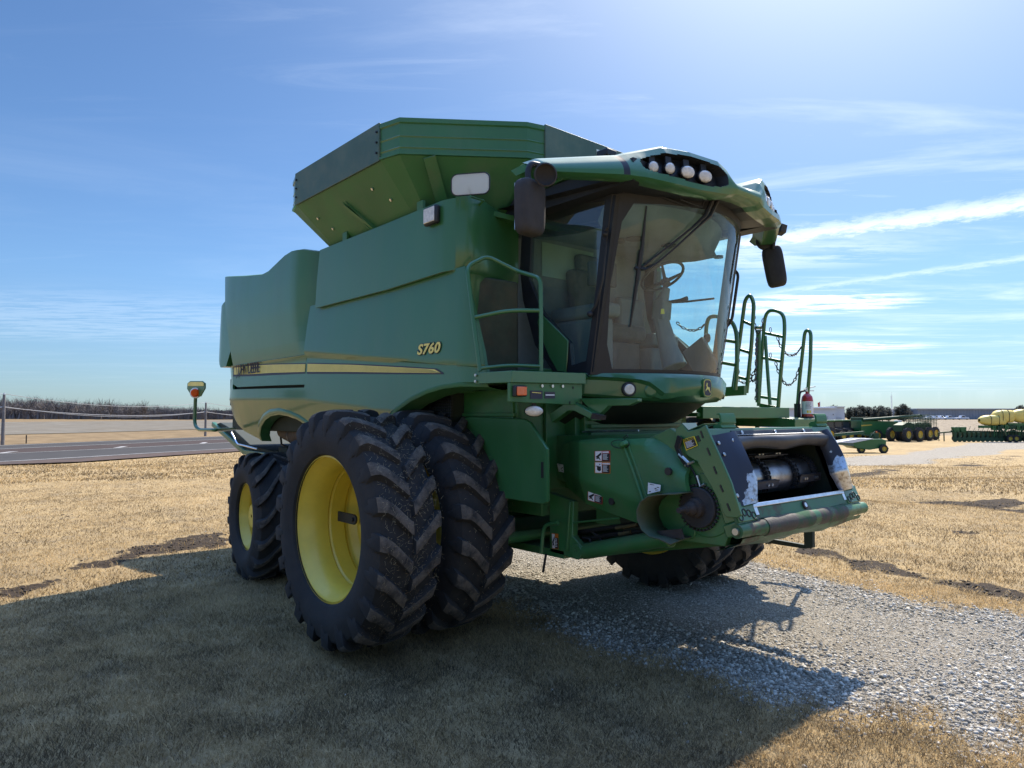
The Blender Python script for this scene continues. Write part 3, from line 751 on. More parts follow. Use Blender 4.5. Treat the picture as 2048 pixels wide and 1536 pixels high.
ev = [(1657, 811, 20, 175, 'small dark evergreen tip just showing over the workshop roof'), (1672, 808, 22, 178, 'dark evergreen over the workshop annex'), (1682, 810, 18, 182, 'rounded dark evergreen behind the annex corner'),
      (1698, 815, 16, 215, 'lowest dark evergreen right against the annex'), (1710, 813, 18, 220, 'dark evergreen, first tall one past the annex'), (1722, 810, 20, 222, 'dark evergreen in the row with a pointed top'), (1736, 811, 20, 224, 'dark evergreen in the middle of the row above the grain auger'),
      (1750, 811, 20, 221, 'broad dark evergreen in the row above the grain auger'), (1764, 810, 20, 225, 'dark evergreen second from the gap with the mast'), (1776, 812, 18, 228, 'dark evergreen beside the gap with the mast'),
      (1797, 812, 20, 232, 'dark evergreen on the far side of the mast gap'), (1807, 807, 24, 230, 'tallest dark evergreen next to the long warehouse'), (1817, 812, 16, 236, 'dark evergreen touching the warehouse end'), (2042, 809, 18, 330, 'dark tree top showing over the warehouse roof by the photo edge')]
for i, (u, vt, w_, D, lab) in enumerate(ev): evergreen(u, vt, 835, D, w_*1.25, lab, i)

# ---- vehicles and implements in the yard
M_G = mat('implement_green', (.016, .11, .028), .45, coat=.2); M_GD = mat('implement_dark_green', (.010, .050, .018), .6); M_Y = mat('implement_yellow', (.46, .34, .045), .45); M_K = mat('implement_black', (.012, .012, .013), .6)
TANKY = mat('tank_yellow', (.72, .55, .13), .5, var=.15, dust=.3); PICKW = mat('pickup_white', (.62, .64, .68), .3, coat=.5)
def wheel(root, x, y, z, r_, w_, rim=M_Y, ang=0):
    b = MB(); b.lathe([(r_*.55, -w_/2), (r_*.9, -w_/2), (r_, -w_*.35), (r_, w_*.35), (r_*.9, w_/2), (r_*.55, w_/2)], (0, 0, 0), 'y', 28)
    for k in range(18):
        a = 2*math.pi*k/18; b.box(((r_+.01)*math.cos(a), 0, (r_+.01)*math.sin(a)), (.06*r_, w_*.9, .09*r_), Matrix.Rotation(-a, 3, 'Y'))
    M_ = Matrix.Rotation(ang, 3, 'Z')
    b.v = [tuple(M_ @ Vector(v)+Vector((x, y, z))) for v in b.v]; t_ = b.build('tyre', RUBBER, root, smooth=40)
    b = MB(); b.lathe([(.02, -w_*.30), (r_*.22, -w_*.34), (r_*.25, -w_*.18), (r_*.50, -w_*.20), (r_*.56, -w_*.48), (r_*.58, -w_*.48)], (0, 0, 0), 'y', 24); b.v = [tuple(M_ @ Vector(v)+Vector((x, y, z))) for v in b.v]; b.build('rim', rim, t_, smooth=40)
# pickups
def pickup(u, D, label, rot=0):
    r0 = place('pickup_truck', u, D, label, 'pickup truck', 'pickups parked before the warehouse', rot)
    b = MB(); pr = [(-2.8, .45), (-2.75, 1.05), (-.9, 1.08), (-.75, 1.85), (.75, 1.85), (1.25, 1.15), (2.6, 1.02), (2.75, .8), (2.7, .42)]
    b.prism([(x, -.95, z) for x, z in pr], (0, 1.9, 0)); b.build('body', PICKW, r0, bevel=.08)
    b = MB(); b.prism([(-.62, -.97, 1.15), (-.55, -.97, 1.70), (.62, -.97, 1.70), (1.0, -.97, 1.18)], (0, .02, 0)); b.build('side_window', GL_D, r0)
    for x in (-1.75, 1.75): wheel(r0, x, -.8, .40, .40, .28, GL_D)
for u, D, rot, lab in ((1856, 318, .5, 'white pickup at the near end of the line, half hidden by the sprayers'), (1868, 322, .5, 'white pickup, second in the line before the warehouse'), (1880, 326, .4, 'silver pickup in the closely parked cluster'), (1896, 318, 0, 'white pickup side on, first one clear of the cluster'), (1923, 318, 0, 'white pickup side on, standing by itself before the warehouse')): pickup(u, D, lab, rot)
b = None
# row of tractors
def tractor(u, D, label, rot):
    r0 = place('tractor', u, D, label, 'tractor', 'tractors parked in a row', rot)
    b = MB(); b.prism([(-.6, -.75, 1.1), (-.75, -.75, 2.75), (.55, -.75, 2.75), (.75, -.75, 1.3), (.6, -.75, 1.1)], (0, 1.5, 0)); cb = b.build('cab', GL_D, r0, bevel=.05)
    b = MB(); b.bx(-.95, .75, -.90, .90, 2.75, 2.95); b.build('cab_roof', M_G, r0, bevel=.05)
    b = MB(); 
    for x in (-.70, .68): b.bx(x-.05, x+.05, -.78, -.70, 1.1, 2.75); b.bx(x-.05, x+.05, .70, .78, 1.1, 2.75)
    b.build_each('cab_post', M_K, cb)
    b = MB(); b.prism([(.7, -.45, .95), (.7, -.45, 1.85), (2.5, -.45, 1.6), (2.75, -.45, 1.2), (2.75, -.45, .85)], (0, .9, 0)); b.build('engine_hood', M_K, r0, bevel=.08)
    b = MB(); b.cyl((1.0, -.5, 1.8), (1.0, -.5, 2.7), .06, 8); b.build('exhaust', M_K, r0)
    for y in (-1.0, 1.0): wheel(r0, -.4, y, .95, .95, .5); wheel(r0, 2.0, y*.9, .7, .7, .42)
for k, (u, D, lab) in enumerate(((1652, 100, 'black hooded tractor right beside the workshop corner'), (1668, 102, 'black hooded tractor, second in the row of cabs'), (1684, 104, 'black hooded tractor, third in the row of cabs'), (1699, 106, 'black hooded tractor parked tight against the green grain cart'))): tractor(u, D, lab, .35)
# the grain machine with its folded auger
r0 = place('grain_cart', 1750, 104, 'long green grain cart with yellow stripe and auger reaching over it', 'grain cart', rot=.12); k_ = 104/1420
b = MB(); b.prism([(-43*k_, -1.4, 2.9), (-43*k_, -1.4, 1.3), (-30*k_, -1.4, .8), (25*k_, -1.4, .9), (42*k_, -1.4, 2.2), (40*k_, -1.4, 2.75)], (0, 2.8, 0)); bd_ = b.build('body', M_G, r0, bevel=.06)
b = MB(); b.prism([(-43.2*k_, -1.42, 2.25), (-22*k_, -1.42, 2.32), (-20*k_, -1.42, 2.20), (-43.2*k_, -1.42, 2.05)], (0, .01, 0)); b.build('stripe', M_Y, bd_)
b = MB(); b.tube([(-40*k_, -1.5, 2.95), (20*k_, -1.5, 3.25), (80*k_, -1.5, 3.60)], [.22, .24, .20], 12); b.bx(78*k_, 84*k_, -1.7, -1.3, 3.35, 3.75); b.build('auger', M_GD, r0, smooth=50)
b = MB(); b.bx(-42*k_, 0, -1.3, 1.3, 2.9, 3.35); b.build('hopper_extension', M_GD, r0, bevel=.05)
b = MB(); b.bx(34*k_, 42*k_, -1.5, -.6, 1.9, 2.9); b.build('end_panel', WHITE, r0, bevel=.05)
b = MB(); b.beam((-20*k_, -1.2, .9), (44*k_, -1.2, 1.0), .3, .25); b.bx(-12*k_, 10*k_, -1.3, 1.0, .3, 1.0); b.build('undercarriage', M_GD, r0)
for x in (-10, 38): wheel(r0, x*k_, -1.3, .75, .78, .6)
# high-clearance sprayers behind it: wheels and folded booms
for k, (u, D, lab) in enumerate(((1808, 100, 'green sprayer with big yellow wheel parked next to the grain cart'), (1829, 104, 'green sprayer in the middle of the three by the stubble field'), (1842, 108, 'green sprayer at the outer end, against the stubble field'))):
    r0 = place('sprayer', u, D, lab, 'sprayer', 'sprayers with folded booms', rot=.5)
    b = MB(); b.prism([(-1.6, -.7, 1.4), (-1.6, -.7, 2.3), (-.2, -.7, 2.7), (1.2, -.7, 2.5), (1.6, -.7, 1.5)], (0, 1.4, 0)); b.build('body', M_GD, r0, bevel=.05)
    b = MB(); rr = random.Random(k)
    for j in range(9):
        z = 2.2+.17*j; b.beam((-1.5+.2*(j % 2), -1.0+.1*j, z), (2.2, -1.1+.2*(j % 3), z+.25), .05, .05)
        b.beam((-1.2+.4*j, -1.05, 2.0), (-1.1+.4*j, -1.05, 3.3), .05, .05)
    b.build('folded_boom', M_GD, r0)
    for x, y in ((-1.3, -1.2), (1.4, -1.2), (-1.3, 1.2), (1.4, 1.2)): wheel(r0, x, y, .97, .97, .42)
# pull-type mower
r0 = place('mower_conditioner', 1715, 76, 'low green mower conditioner on small wheels nearest the gravel road', 'mower', rot=.1); k_ = 76/1420
b = MB(); b.prism([(-22*k_, -1.0, .75), (-22*k_, -1.0, 1.15), (-5*k_, -1.0, 1.45), (38*k_, -1.0, 1.5), (47*k_, -1.0, 1.35), (46*k_, -1.0, .62), (12*k_, -1.0, .35), (-14*k_, -1.0, .5)], (0, 2.0, 0)); b.build('body', M_G, r0, bevel=.05)
b = MB(); b.prism([(-58*k_, -1.1, 1.15), (-10*k_, -1.1, 1.55), (20*k_, -1.1, 1.52), (-25*k_, -1.1, 1.08)], (0, 1.6, .02)); b.build('deck', ROOFW, r0)
b = MB(); b.prism([(-58*k_, -1.05, .95), (-22*k_, -1.05, .75), (-22*k_, -1.05, 1.1), (-58*k_, -1.05, 1.15)], (0, 1.5, 0)); b.build('curtain', GREY_P, r0)
b = MB(); b.beam((-45*k_, .3, 1.9), (15*k_, .3, 2.15), .35, .3); b.beam((10*k_, .3, 1.95), (42*k_, 0, 1.75), .14, .14); b.beam((20*k_, 0, 1.4), (36*k_, 0, 2.25), .12, .12); b.bx(30*k_, 40*k_, -.3, .4, 1.5, 2.1); b.beam((30*k_, -.9, 1.2), (52*k_, -.9, .45), .10, .10); b.build('drawbar', M_GD, r0)
wheel(r0, -4*k_, -.8, .42, .42, .30); wheel(r0, 38*k_, -1.2, .45, .46, .32)
b = MB(); b.bx(36*k_, 38*k_, -.2, .1, 2.1, 2.3); b.build('marker_light', AMBER, r0)
# planter with yellow tanks
r0 = place('planter', 1960, 100, 'wide green planter with big yellow tanks on the turf', 'planter', z=None); k_ = 100/1420
b = MB(); b.beam((-86*k_, 0, 1.25), (-40*k_, 0, 1.55), .18, .18); b.beam((-74*k_, 0, .1), (-74*k_, 0, 1.3), .10, .12); b.beam((-86*k_, 0, 1.2), (-84*k_, 0, .15), .08, .08); b.beam((-60*k_, 0, 1.5), (95*k_, 0, 1.3), .2, .25); b.build('frame', M_GD, r0)
b = MB()
for x in (-56, -42): b.prism([(x*k_, -.3, 1.35), ((x+10)*k_, -.3, 1.35), ((x+11)*k_, -.3, 2.1), ((x-1)*k_, -.3, 2.1)], (0, .6, 0))
b.build('seed_hopper', M_G, r0, bevel=.03)
rr = random.Random(9)
for j in range(17):
    x = (-58+9.2*j)*k_; b = MB()
    b.prism([(x, -.5, 1.35), (x+.42, -.5, 1.35), (x+.30, -.5, .55), (x+.05, -.5, .5)], (0, .5, 0)); b.cyl((x+.1, -.55, .38), (x+.1, -.48, .38), .36, 16); b.beam((x-.2, -.4, 1.6), (x+.4, -.4, .6), .07, .07); b.beam((x+.1, -.3, 1.3), (x+.5, -.3, 2.0+.25*rr.random()), .04, .04)
    b.build('row_unit', M_GD, r0)
    if j % 2 == 0 and j < 12: wheel(r0, x+.35, -.1, .52, .44, .2)
for x in (48, 60, 82): wheel(r0, x*k_, -.9, .50, .50, .4)
def tank(x0, x1, z0, z1, name='tank'):
    b = MB(); n = 20; rows = []
    for f, sc in ((0, .25), (.02, .45), (.16, .80), (.30, .96), (.5, 1.0), (.93, .96), (.98, .8), (1, .3)):
        x = (x0+(x1-x0)*f)*k_; cz = (z0+z1)/2; h = (z1-z0)/2
        rows.append([(x, 0+.9*sc*abs(math.cos(a))**.6*(1 if math.cos(a) > 0 else -1), cz+h*sc*abs(math.sin(a))**.6*(1 if math.sin(a) > 0 else -1)) for a in [2*math.pi*k/n for k in range(n)]])
    b.grid(rows, closed=True); t_ = b.build(name, TANKY, r0, smooth=50)
    for f in (.33, .66):
        x = (x0+(x1-x0)*f)*k_; b = MB(); b.tube([(x, .93*abs(math.cos(a))**.6*(1 if math.cos(a) > 0 else -1), (z0+z1)/2+(z1-z0)/2*1.02*abs(math.sin(a))**.6*(1 if math.sin(a) > 0 else -1)) for a in [2*math.pi*k/n for k in range(n)]], .03, 4, True); b.build('strap', M_K, t_)
    return t_
gz = r0.location.z
tank(-3, 46, zpx(851, 100)-gz, zpx(830, 100)-gz)
r0b = r0
for (x0, x1, a, c_) in ((24, 62, 846, 820), (58, 125, 846, 818)): tank(x0, x1, zpx(a, 100)-gz, zpx(c_, 100)-gz)
b = MB(); b.bx(50*k_, 100*k_, -.6, .6, zpx(858, 100)-gz, zpx(846, 100)-gz); b.bx(0*k_, 46*k_, -.6, .6, zpx(856, 100)-gz, zpx(851, 100)-gz); b.build('tank_cradle', M_G, r0)
# clutter of the planter: hoses, gauge arms, uprights under the tanks
rr = random.Random(21)
for j in range(14):
    x = (20+8*j)*k_+rr.uniform(-.1, .1); b = MB()
    b.beam((x, -.75, .7), (x+rr.uniform(-.3, .3), -.7, zpx(852, 100)-gz), .12, .10); b.beam((x-.25, -.8, 1.5+rr.random()*.5), (x+.35, -.8, 1.2+rr.random()), .16, .22); b.box((x, -.6, 1.9+.3*rr.random()), (.42, .5, .55))
    b.tube([(x, -.9, 2.2), (x+.2, -1.0, 1.6), (x+.1, -.95, .9)], .035, 5)
    b.build('row_upright', M_GD if j % 3 else M_G, r0)

# ---------------------------------------------------------------- turf blades and stones close to the viewer
def raw_mesh(name, V, T, m, attrs=None):
    me = bpy.data.meshes.new(name); me.vertices.add(len(V)); me.vertices.foreach_set('co', V.astype(np.float32).ravel())
    me.loops.add(T.size); me.loops.foreach_set('vertex_index', T.astype(np.int32).ravel()); me.polygons.add(len(T))
    me.polygons.foreach_set('loop_start', (np.arange(len(T))*T.shape[1]).astype(np.int32)); me.update(calc_edges=True)
    for k, a in (attrs or {}).items(): at_ = me.attributes.new(k, 'FLOAT', 'POINT'); at_.data.foreach_set('value', a.astype(np.float32))
    me.materials.append(m); return link(bpy.data.objects.new(name, me))
def scatter(n, rmin, rmax, half, power=1.0):
    """points in the sector looked at, plus a margin"""
    u = rng.random(n); r_ = (rmin**(2-power)+u*(rmax**(2-power)-rmin**(2-power)))**(1/(2-power))
    a = _y+(rng.random(n)*2-1)*half
    return 5.23+r_*np.cos(a), -5.02+r_*np.sin(a), r_
gmat = bpy.data.materials.new('dry_grass_blades'); gmat.use_nodes = True; nt = gmat.node_tree; N = nt.nodes; L = nt.links
pb = N['Principled BSDF']; pb.inputs['Roughness'].default_value = .8; pb.inputs['Specular IOR Level'].default_value = .2
ga = N.new('ShaderNodeAttribute'); ga.attribute_name = 'tone'
rp = N.new('ShaderNodeValToRGB'); e = rp.color_ramp.elements; e[0].position = 0; e[0].color = (.12, .088, .05, 1); e[1].position = 1; e[1].color = (.64, .465, .245, 1)
for p, c in ((.35, (.30, .21, .10)), (.7, (.49, .355, .18))): x = e.new(p); x.color = (*c, 1)
L.new(ga.outputs['Fac'], rp.inputs[0]); L.new(rp.outputs[0], pb.inputs['Base Color'])
tr_ = N.new('ShaderNodeBsdfTranslucent'); L.new(rp.outputs[0], tr_.inputs[0]); ms = N.new('ShaderNodeMixShader'); ms.inputs[0].default_value = .38; L.new(pb.outputs[0], ms.inputs[1]); L.new(tr_.outputs[0], ms.inputs[2]); L.new(ms.outputs[0], N['Material Output'].inputs[0])
def grass(n, rmin, rmax, half, hgt0, wid, power, nm, fade=None):
    X, Y, r_ = scatter(n, rmin, rmax, half, power)
    # gather into tufts
    cell = fbm(X, Y, 5.0, 3, 61); g = gmask(X, Y); d = dmask(X, Y)
    keep = (rng.random(n) < (1-g*1.02)*(1-.85*d)*(.35+1.3*cell)) 
    if fade: keep &= rng.random(n) < np.clip((rmax-r_)/(rmax-fade), 0, 1)
    pp = (X-5.23)*(.287*fx+ -.958*rx)+(Y+5.02)*(.287*fy-.958*ry); keep &= pp < 30.5
    X, Y, r_, cell = X[keep], Y[keep], r_[keep], cell[keep]; n = len(X)
    Z = height(X, Y)-.02*0+.012*(fbm(X, Y, 3.5, 3, 40)-.5)
    a = rng.random(n)*2*np.pi; h = hgt0*(.5+rng.random(n))*(.6+.8*cell); ln = h*(.6+1.8*rng.random(n)); w_ = wid*(.6+.8*rng.random(n))
    dx, dy = np.cos(a), np.sin(a); b_ = rng.random(n)*2*np.pi; sx_, sy_ = -np.sin(b_)*w_, np.cos(b_)*w_
    V = np.empty((n, 5, 3))
    V[:, 0] = np.stack([X-sx_, Y-sy_, Z-.005], 1); V[:, 1] = np.stack([X+sx_, Y+sy_, Z-.005], 1)
    mx_, my_ = X+dx*ln*.38, Y+dy*ln*.38
    V[:, 2] = np.stack([mx_-sx_*.8, my_-sy_*.8, Z+h*.72], 1); V[:, 3] = np.stack([mx_+sx_*.8, my_+sy_*.8, Z+h*.72], 1)
    V[:, 4] = np.stack([X+dx*ln, Y+dy*ln, Z+h*(.75+.35*rng.random(n))], 1)
    T = np.array([[0, 1, 3], [0, 3, 2], [2, 3, 4]]); T = (T[None]+(np.arange(n)*5)[:, None, None]).reshape(-1, 3)
    big = fbm(X, Y, .8, 4, 71)
    mid_ = fbm(X, Y, 3.2, 3, 77); tone = np.clip(.02+.95*rng.random(n)**1.3*(.6+.6*big)+.8*(big-.5)+.8*(mid_-.5)+.35*(rng.random(n) > .93), 0, 1)
    V = V.reshape(-1, 3)
    o = raw_mesh(nm, V, T, gmat, {'tone': np.repeat(tone, 5)}); return o
tag(grass(420000, 2.6, 9.0, R(52), .030, .0019, .9, 'grass'), 'short dry tan grass blades in the near turf', 'grass', kind='stuff')
tag(grass(330000, 9.0, 26, R(46), .028, .0034, 1.2, 'grass'), 'dry tan grass tufts farther out on the turf', 'grass', kind='stuff')
tag(grass(240000, 26, 80, R(42), .055, .012, 1.3, 'grass', 45), 'distant dry grass tufts on the turf', 'grass', kind='stuff')
# stones
smat = bpy.data.materials.new('crushed_limestone'); smat.use_nodes = True; nt = smat.node_tree; N = nt.nodes; L = nt.links
pb = N['Principled BSDF']; pb.inputs['Roughness'].default_value = 1; pb.inputs['Specular IOR Level'].default_value = .1
ga = N.new('ShaderNodeAttribute'); ga.attribute_name = 'tone'
rp = N.new('ShaderNodeValToRGB'); e = rp.color_ramp.elements; e[0].position = 0; e[0].color = (.08, .068, .055, 1); e[1].position = 1; e[1].color = (.66, .61, .52, 1)
for p, c in ((.35, (.26, .235, .19)), (.7, (.46, .425, .36))): x = e.new(p); x.color = (*c, 1)
L.new(ga.outputs['Fac'], rp.inputs[0])
tcs = N.new('ShaderNodeTexCoord'); nn = N.new('ShaderNodeTexNoise'); nn.inputs['Scale'].default_value = 90; nn.inputs['Detail'].default_value = 4; L.new(tcs.outputs['Object'], nn.inputs['Vector'])
mxx = N.new('ShaderNodeMix'); mxx.data_type = 'RGBA'; mxx.blend_type = 'MULTIPLY'; mxx.inputs[0].default_value = .5; L.new(rp.outputs[0], mxx.inputs[6]); L.new(nn.outputs['Color'], mxx.inputs[7]); 
rr2 = N.new('ShaderNodeMapRange'); rr2.inputs[3].default_value = .75; rr2.inputs[4].default_value = 1.15; L.new(nn.outputs['Fac'], rr2.inputs[0])
vm = N.new('ShaderNodeVectorMath'); vm.operation = 'SCALE'; L.new(rp.outputs[0], vm.inputs[0]); L.new(rr2.outputs[0], vm.inputs['Scale']); L.new(vm.outputs[0], pb.inputs['Base Color'])
_t = (1+5**.5)/2
ICO = np.array([(-1, _t, 0), (1, _t, 0), (-1, -_t, 0), (1, -_t, 0), (0, -1, _t), (0, 1, _t), (0, -1, -_t), (0, 1, -_t), (_t, 0, -1), (_t, 0, 1), (-_t, 0, -1), (-_t, 0, 1)])/1.9
ICF = np.array([(0, 11, 5), (0, 5, 1), (0, 1, 7), (0, 7, 10), (0, 10, 11), (1, 5, 9), (5, 11, 4), (11, 10, 2), (10, 7, 6), (7, 1, 8), (3, 9, 4), (3, 4, 2), (3, 2, 6), (3, 6, 8), (3, 8, 9), (4, 9, 5), (2, 4, 11), (6, 2, 10), (8, 6, 7), (9, 8, 1)])
OCT = np.array([(1, 0, 0), (-1, 0, 0), (0, 1, 0), (0, -1, 0), (0, 0, 1), (0, 0, -1)])*1.05
OCF = np.array([(0, 2, 4), (2, 1, 4), (1, 3, 4), (3, 0, 4), (2, 0, 5), (1, 2, 5), (3, 1, 5), (0, 3, 5)])
def stones(n, rmin, rmax, half, size, power, nm, thr, edge=False):
    X, Y, r_ = scatter(n, rmin, rmax, half, power)
    d = dist_poly(X, Y, GRAVEL)+(fbm(X, Y, 1.1, 4, 3)-.5)*1.3
    cl = fbm(X, Y, 2.0, 3, 91); dm_ = dmask(X, Y)
    # loose coarse stone is thrown to the margin of the track; the wheel lines are bedded and finer
    rim_ = np.exp(-((d-.45)/.5)**2)
    pr = np.clip((d+.35)/.5, 0, 1)*(.35+.75*cl)*(1-.6*dm_)+.45*rim_
    if edge: pr = np.clip((d+.3)/.5, 0, 1)*(.45+.8*cl)*(1-.6*dm_)
    pr = np.where(d < -.15, .10*np.exp(d/.45), pr)
    keep = rng.random(n) < pr*thr
    X, Y, r_, d, rim_ = X[keep], Y[keep], r_[keep], d[keep], rim_[keep]; n = len(X)
    s_ = size*(.42+.75*rng.random(n)**2.2)*(.75+.60*rim_)
    Z = height(X, Y)+s_*.14+.012*(fbm(X, Y, 3.5, 3, 40)-.5)
    BASE_, FC_ = (OCT, OCF) if edge else (ICO, ICF); nb = len(BASE_)
    P_ = BASE_[None]*(1+.30*(rng.random((n, nb, 1))*2-1)); P_ = P_*np.stack([np.ones(n), .6+.35*rng.random(n), .45+.35*rng.random(n)], 1)[:, None, :]*s_[:, None, None]
    a = rng.random(n)*2*np.pi; ca, sa = np.cos(a), np.sin(a); ti = (rng.random(n)-.5)*1.0; ct, st = np.cos(ti), np.sin(ti)
    x, y, z = P_[..., 0], P_[..., 1], P_[..., 2]
    x, z = x*ct[:, None]+z*st[:, None], -x*st[:, None]+z*ct[:, None]
    V = np.stack([X[:, None]+x*ca[:, None]-y*sa[:, None], Y[:, None]+x*sa[:, None]+y*ca[:, None], Z[:, None]+z], 2).reshape(-1, 3)
    T = (FC_[None]+(np.arange(n)*nb)[:, None, None]).reshape(-1, 3)
    tone = np.clip(.2+.8*rng.random(n), 0, 1)
    return raw_mesh(nm, V, T, smat, {'tone': np.repeat(tone, nb)})
tag(stones(150000, 2.8, 15, R(50), .0165, 1.0, 'gravel', .62), 'loose pale crushed limestone on the track', 'gravel', kind='stuff')
tag(stones(330000, 2.8, 14, R(50), .0085, 1.0, 'gravel', 1.0, True), 'fine pale grit packed into the track', 'gravel', kind='stuff')
tag(stones(50000, 13, 30, R(50), .022, 1.2, 'gravel', .8), 'loose pale crushed stone farther along the track', 'gravel', kind='stuff')
# clods of churned earth
def clods(n):
    X, Y, r_ = scatter(n, 4, 24, R(50), 1.0); d = dmask(X, Y); keep = rng.random(n) < d*.8; X, Y = X[keep], Y[keep]; n = len(X)
    s_ = .020*(.3+rng.random(n)**2); Z = height(X, Y)+s_*.2
    P_ = ICO[None]*(1+.45*(rng.random((n, 12, 1))*2-1))*s_[:, None, None]*np.array([1, 1, .6])
    V = (P_+np.stack([X, Y, Z], 1)[:, None]).reshape(-1, 3); T = (ICF[None]+(np.arange(n)*12)[:, None, None]).reshape(-1, 3)
    return raw_mesh('soil_clods', V, T, mat('clod_soil', (.055, .040, .028), .95, var=.4, vscale=8), {})
tag(clods(52000), 'dark clods of churned soil along the wheel ruts', 'soil', kind='stuff')

# ---------------------------------------------------------------- the harvester: wheels
HARV = empty('combine_harvester', (0, 0, 0))
tag(HARV, 'big green combine harvester with open grain tank parked on turf and gravel, no header fitted', 'combine harvester')

def tyre_mesh(RO, W, RR, lugs, lugh, direction, side_bulge, lugw=.075, sweep=.36):
    """axis along y; returns (carcass, lugs) builders. RO outer radius over lugs, W width, RR rim radius"""
    h = W/2; RC = RO-lugh
    prof = [(RR+.016, -h*.70), (RR+.018, -h*.80), (RR+.035, -h*.92), (RR+(RC-RR)*.35, -h*1.0-side_bulge), (RR+(RC-RR)*.6, -h*1.0-side_bulge*1.1),
            (RC-.085, -h*.985), (RC-.035, -h*.90), (RC-.012, -h*.72), (RC, -h*.4), (RC+.003, 0)]
    prof = prof+[(r, -t) for r, t in prof[-2::-1]]
    c = MB().lathe(prof, n=96)
    def crown(t):                      # radius of the carcass at lateral place t
        a = abs(t)/h
        return interp(a, [(0, RC), (.4, RC-.002), (.72, RC-.012), (.90, RC-.035), (.985, RC-.085), (1.02, RC-.16)])
    L_ = MB()
    for k in range(lugs):
        for sgn in (-1, 1):
            a0 = 2*math.pi*(k+(.5 if sgn > 0 else 0))/lugs
            rows = []
            # centre end to shoulder
            st = [(.03, 0.0), (.09, .03), (.18, .16), (.34, .37), (.50, .60), (.66, .80), (.80, .93), (.92, 1.0), (.995, 1.04)]
            rr_ = random.Random(k*7+int(sgn))
            for i, (fr, sw) in enumerate(st):
                t = sgn*h*fr; ang = a0+direction*sweep*(1-sw)*1.0
                wdt = lugw*(1.05 if i < 7 else 1.25)
                dang = wdt/2/RO
                top = interp(abs(fr), [(0, RO-.004), (.5, RO), (.85, RO-.008), (.93, RO-.02), (1, RO-.05)])
                base = crown(t)-.012
                ca = []
                tt = t
                if i == len(st)-1: tt = sgn*h*1.005
                for (da, rr) in ((-dang*1.45, base), (-dang, top-.004), (-dang*.7, top), (dang*.7, top), (dang, top-.004), (dang*1.45, base)):
                    aa = ang+da; ca.append((rr*math.cos(aa), tt, rr*math.sin(aa)))
                rows.append(ca)
            # run-out on the sidewall
            for (fr, rt, th) in ((1.03, RC-.10, .8), (1.03, RC-.16, .5)):
                t = sgn*h*fr; ang = a0; dang = lugw*th/2/RO; ca = []
                for (da, rr, dt) in ((-dang*1.8, rt, -.03), (-dang, rt, .004), (-dang*.7, rt, .006), (dang*.7, rt, .006), (dang, rt, .004), (dang*1.8, rt, -.03)):
                    aa = ang+da; ca.append((rr*math.cos(aa), t+sgn*dt, rr*math.sin(aa)))
                rows.append(ca)
            n0 = len(L_.v); L_.grid(rows); m = 6
            L_.f.append(tuple(n0+i for i in range(m))); L_.m.append(0)
            L_.f.append(tuple(n0+(len(rows)-1)*m+i for i in range(m))[::-1]); L_.m.append(0)
            # faces whose every vertex is on the tread top take the dusty material
    return c, L_

def make_wheel(RO, W, RR, lugs, lugh, direction, dish, bulge, outer, sweep, parent=HARV, lugw=.075, rings=True):
    """outer: -1 when the open dish faces -y"""
    c, l = tyre_mesh(RO, W, RR, lugs, lugh, direction, bulge, lugw, sweep)
    h = W/2
    hub = MB()
    s_ = outer
    d = s_*(h*.78-dish)
    hub.lathe([(.02, d), (RR*.42, d), (RR*.46, d-s_*.03), (RR*.80, d-s_*.03), (RR*.86, d+s_*.0), (RR*.885, d+s_*.03)], n=48)
    hub.lathe([(.02, d+s_*.12), (.13, d+s_*.12), (.15, d+s_*.10), (.16, d-s_*.02)], n=32)
    for k in range(10):
        a = 2*math.pi*k/10
        p = Vector((.22*math.cos(a), d+s_*.0, .22*math.sin(a))); hub.cyl(p, p+Vector((0, s_*.04, 0)), .017, 6)
    w_ = hub.build('wheel', YELLOW, parent, smooth=40)
    rim = MB()
    o = s_*h*.80
    rp = [(RR+.012, o+s_*.012), (RR+.030, o+s_*.006), (RR+.030, o-s_*.004), (RR+.006, o), (RR-.004, o-s_*.03), (RR-.030, o-s_*.055), (RR-.050, o-s_*.10), (RR-.066, o-s_*.13), (RR-.070, o-s_*.20), (RR-.070, o-s_*.24), (RR-.058, o-s_*.255), (RR-.070, o-s_*.27),
          (RR-.066, d+s_*.07), (RR-.045, d+s_*.045), (RR-.040, d+s_*.02), (RR-.060, d), (RR-.075, d-s_*.05), (RR-.03, -o+s_*.05), (RR+.01, -o), (RR+.03, -o-s_*.01)]
    rim.lathe(rp, n=72)
    rim.build('rim', YELLOW, w_, smooth=35)
    tyre = c.build('tyre', RUBBER, w_, smooth=45)
    # bars: top faces and flanks
    lo = l; mb = MB(); mb.v = lo.v; mb.f = lo.f
    mb.m = []
    for f in mb.f:
        rads = [math.hypot(mb.v[i][0], mb.v[i][2]) for i in f]
        mb.m.append(1 if min(rads) > RO-.055 else 0)
    # lugs belong to the tyre: join into its mesh
    me = tyre.data
    tmp = MB(); tmp.v = [v.co.copy() for v in me.vertices]; tmp.f = [tuple(p.vertices) for p in me.polygons]; tmp.m = [0]*len(tmp.f)
    tmp.add(mb.v, mb.f); tmp.m = [0]*len(me.polygons)+mb.m
    bpy.data.objects.remove(tyre)
    t2_ = tmp.build('tyre', [RUBBER, LUG], w_, smooth=38)
    return w_

AX = .915
fw = make_wheel(.945, .52, .555, 21, .052, -1, .46, .010, -1, .20, lugw=.090)
fw.name = 'wheel'; fw.location = (0, -2.22, AX)
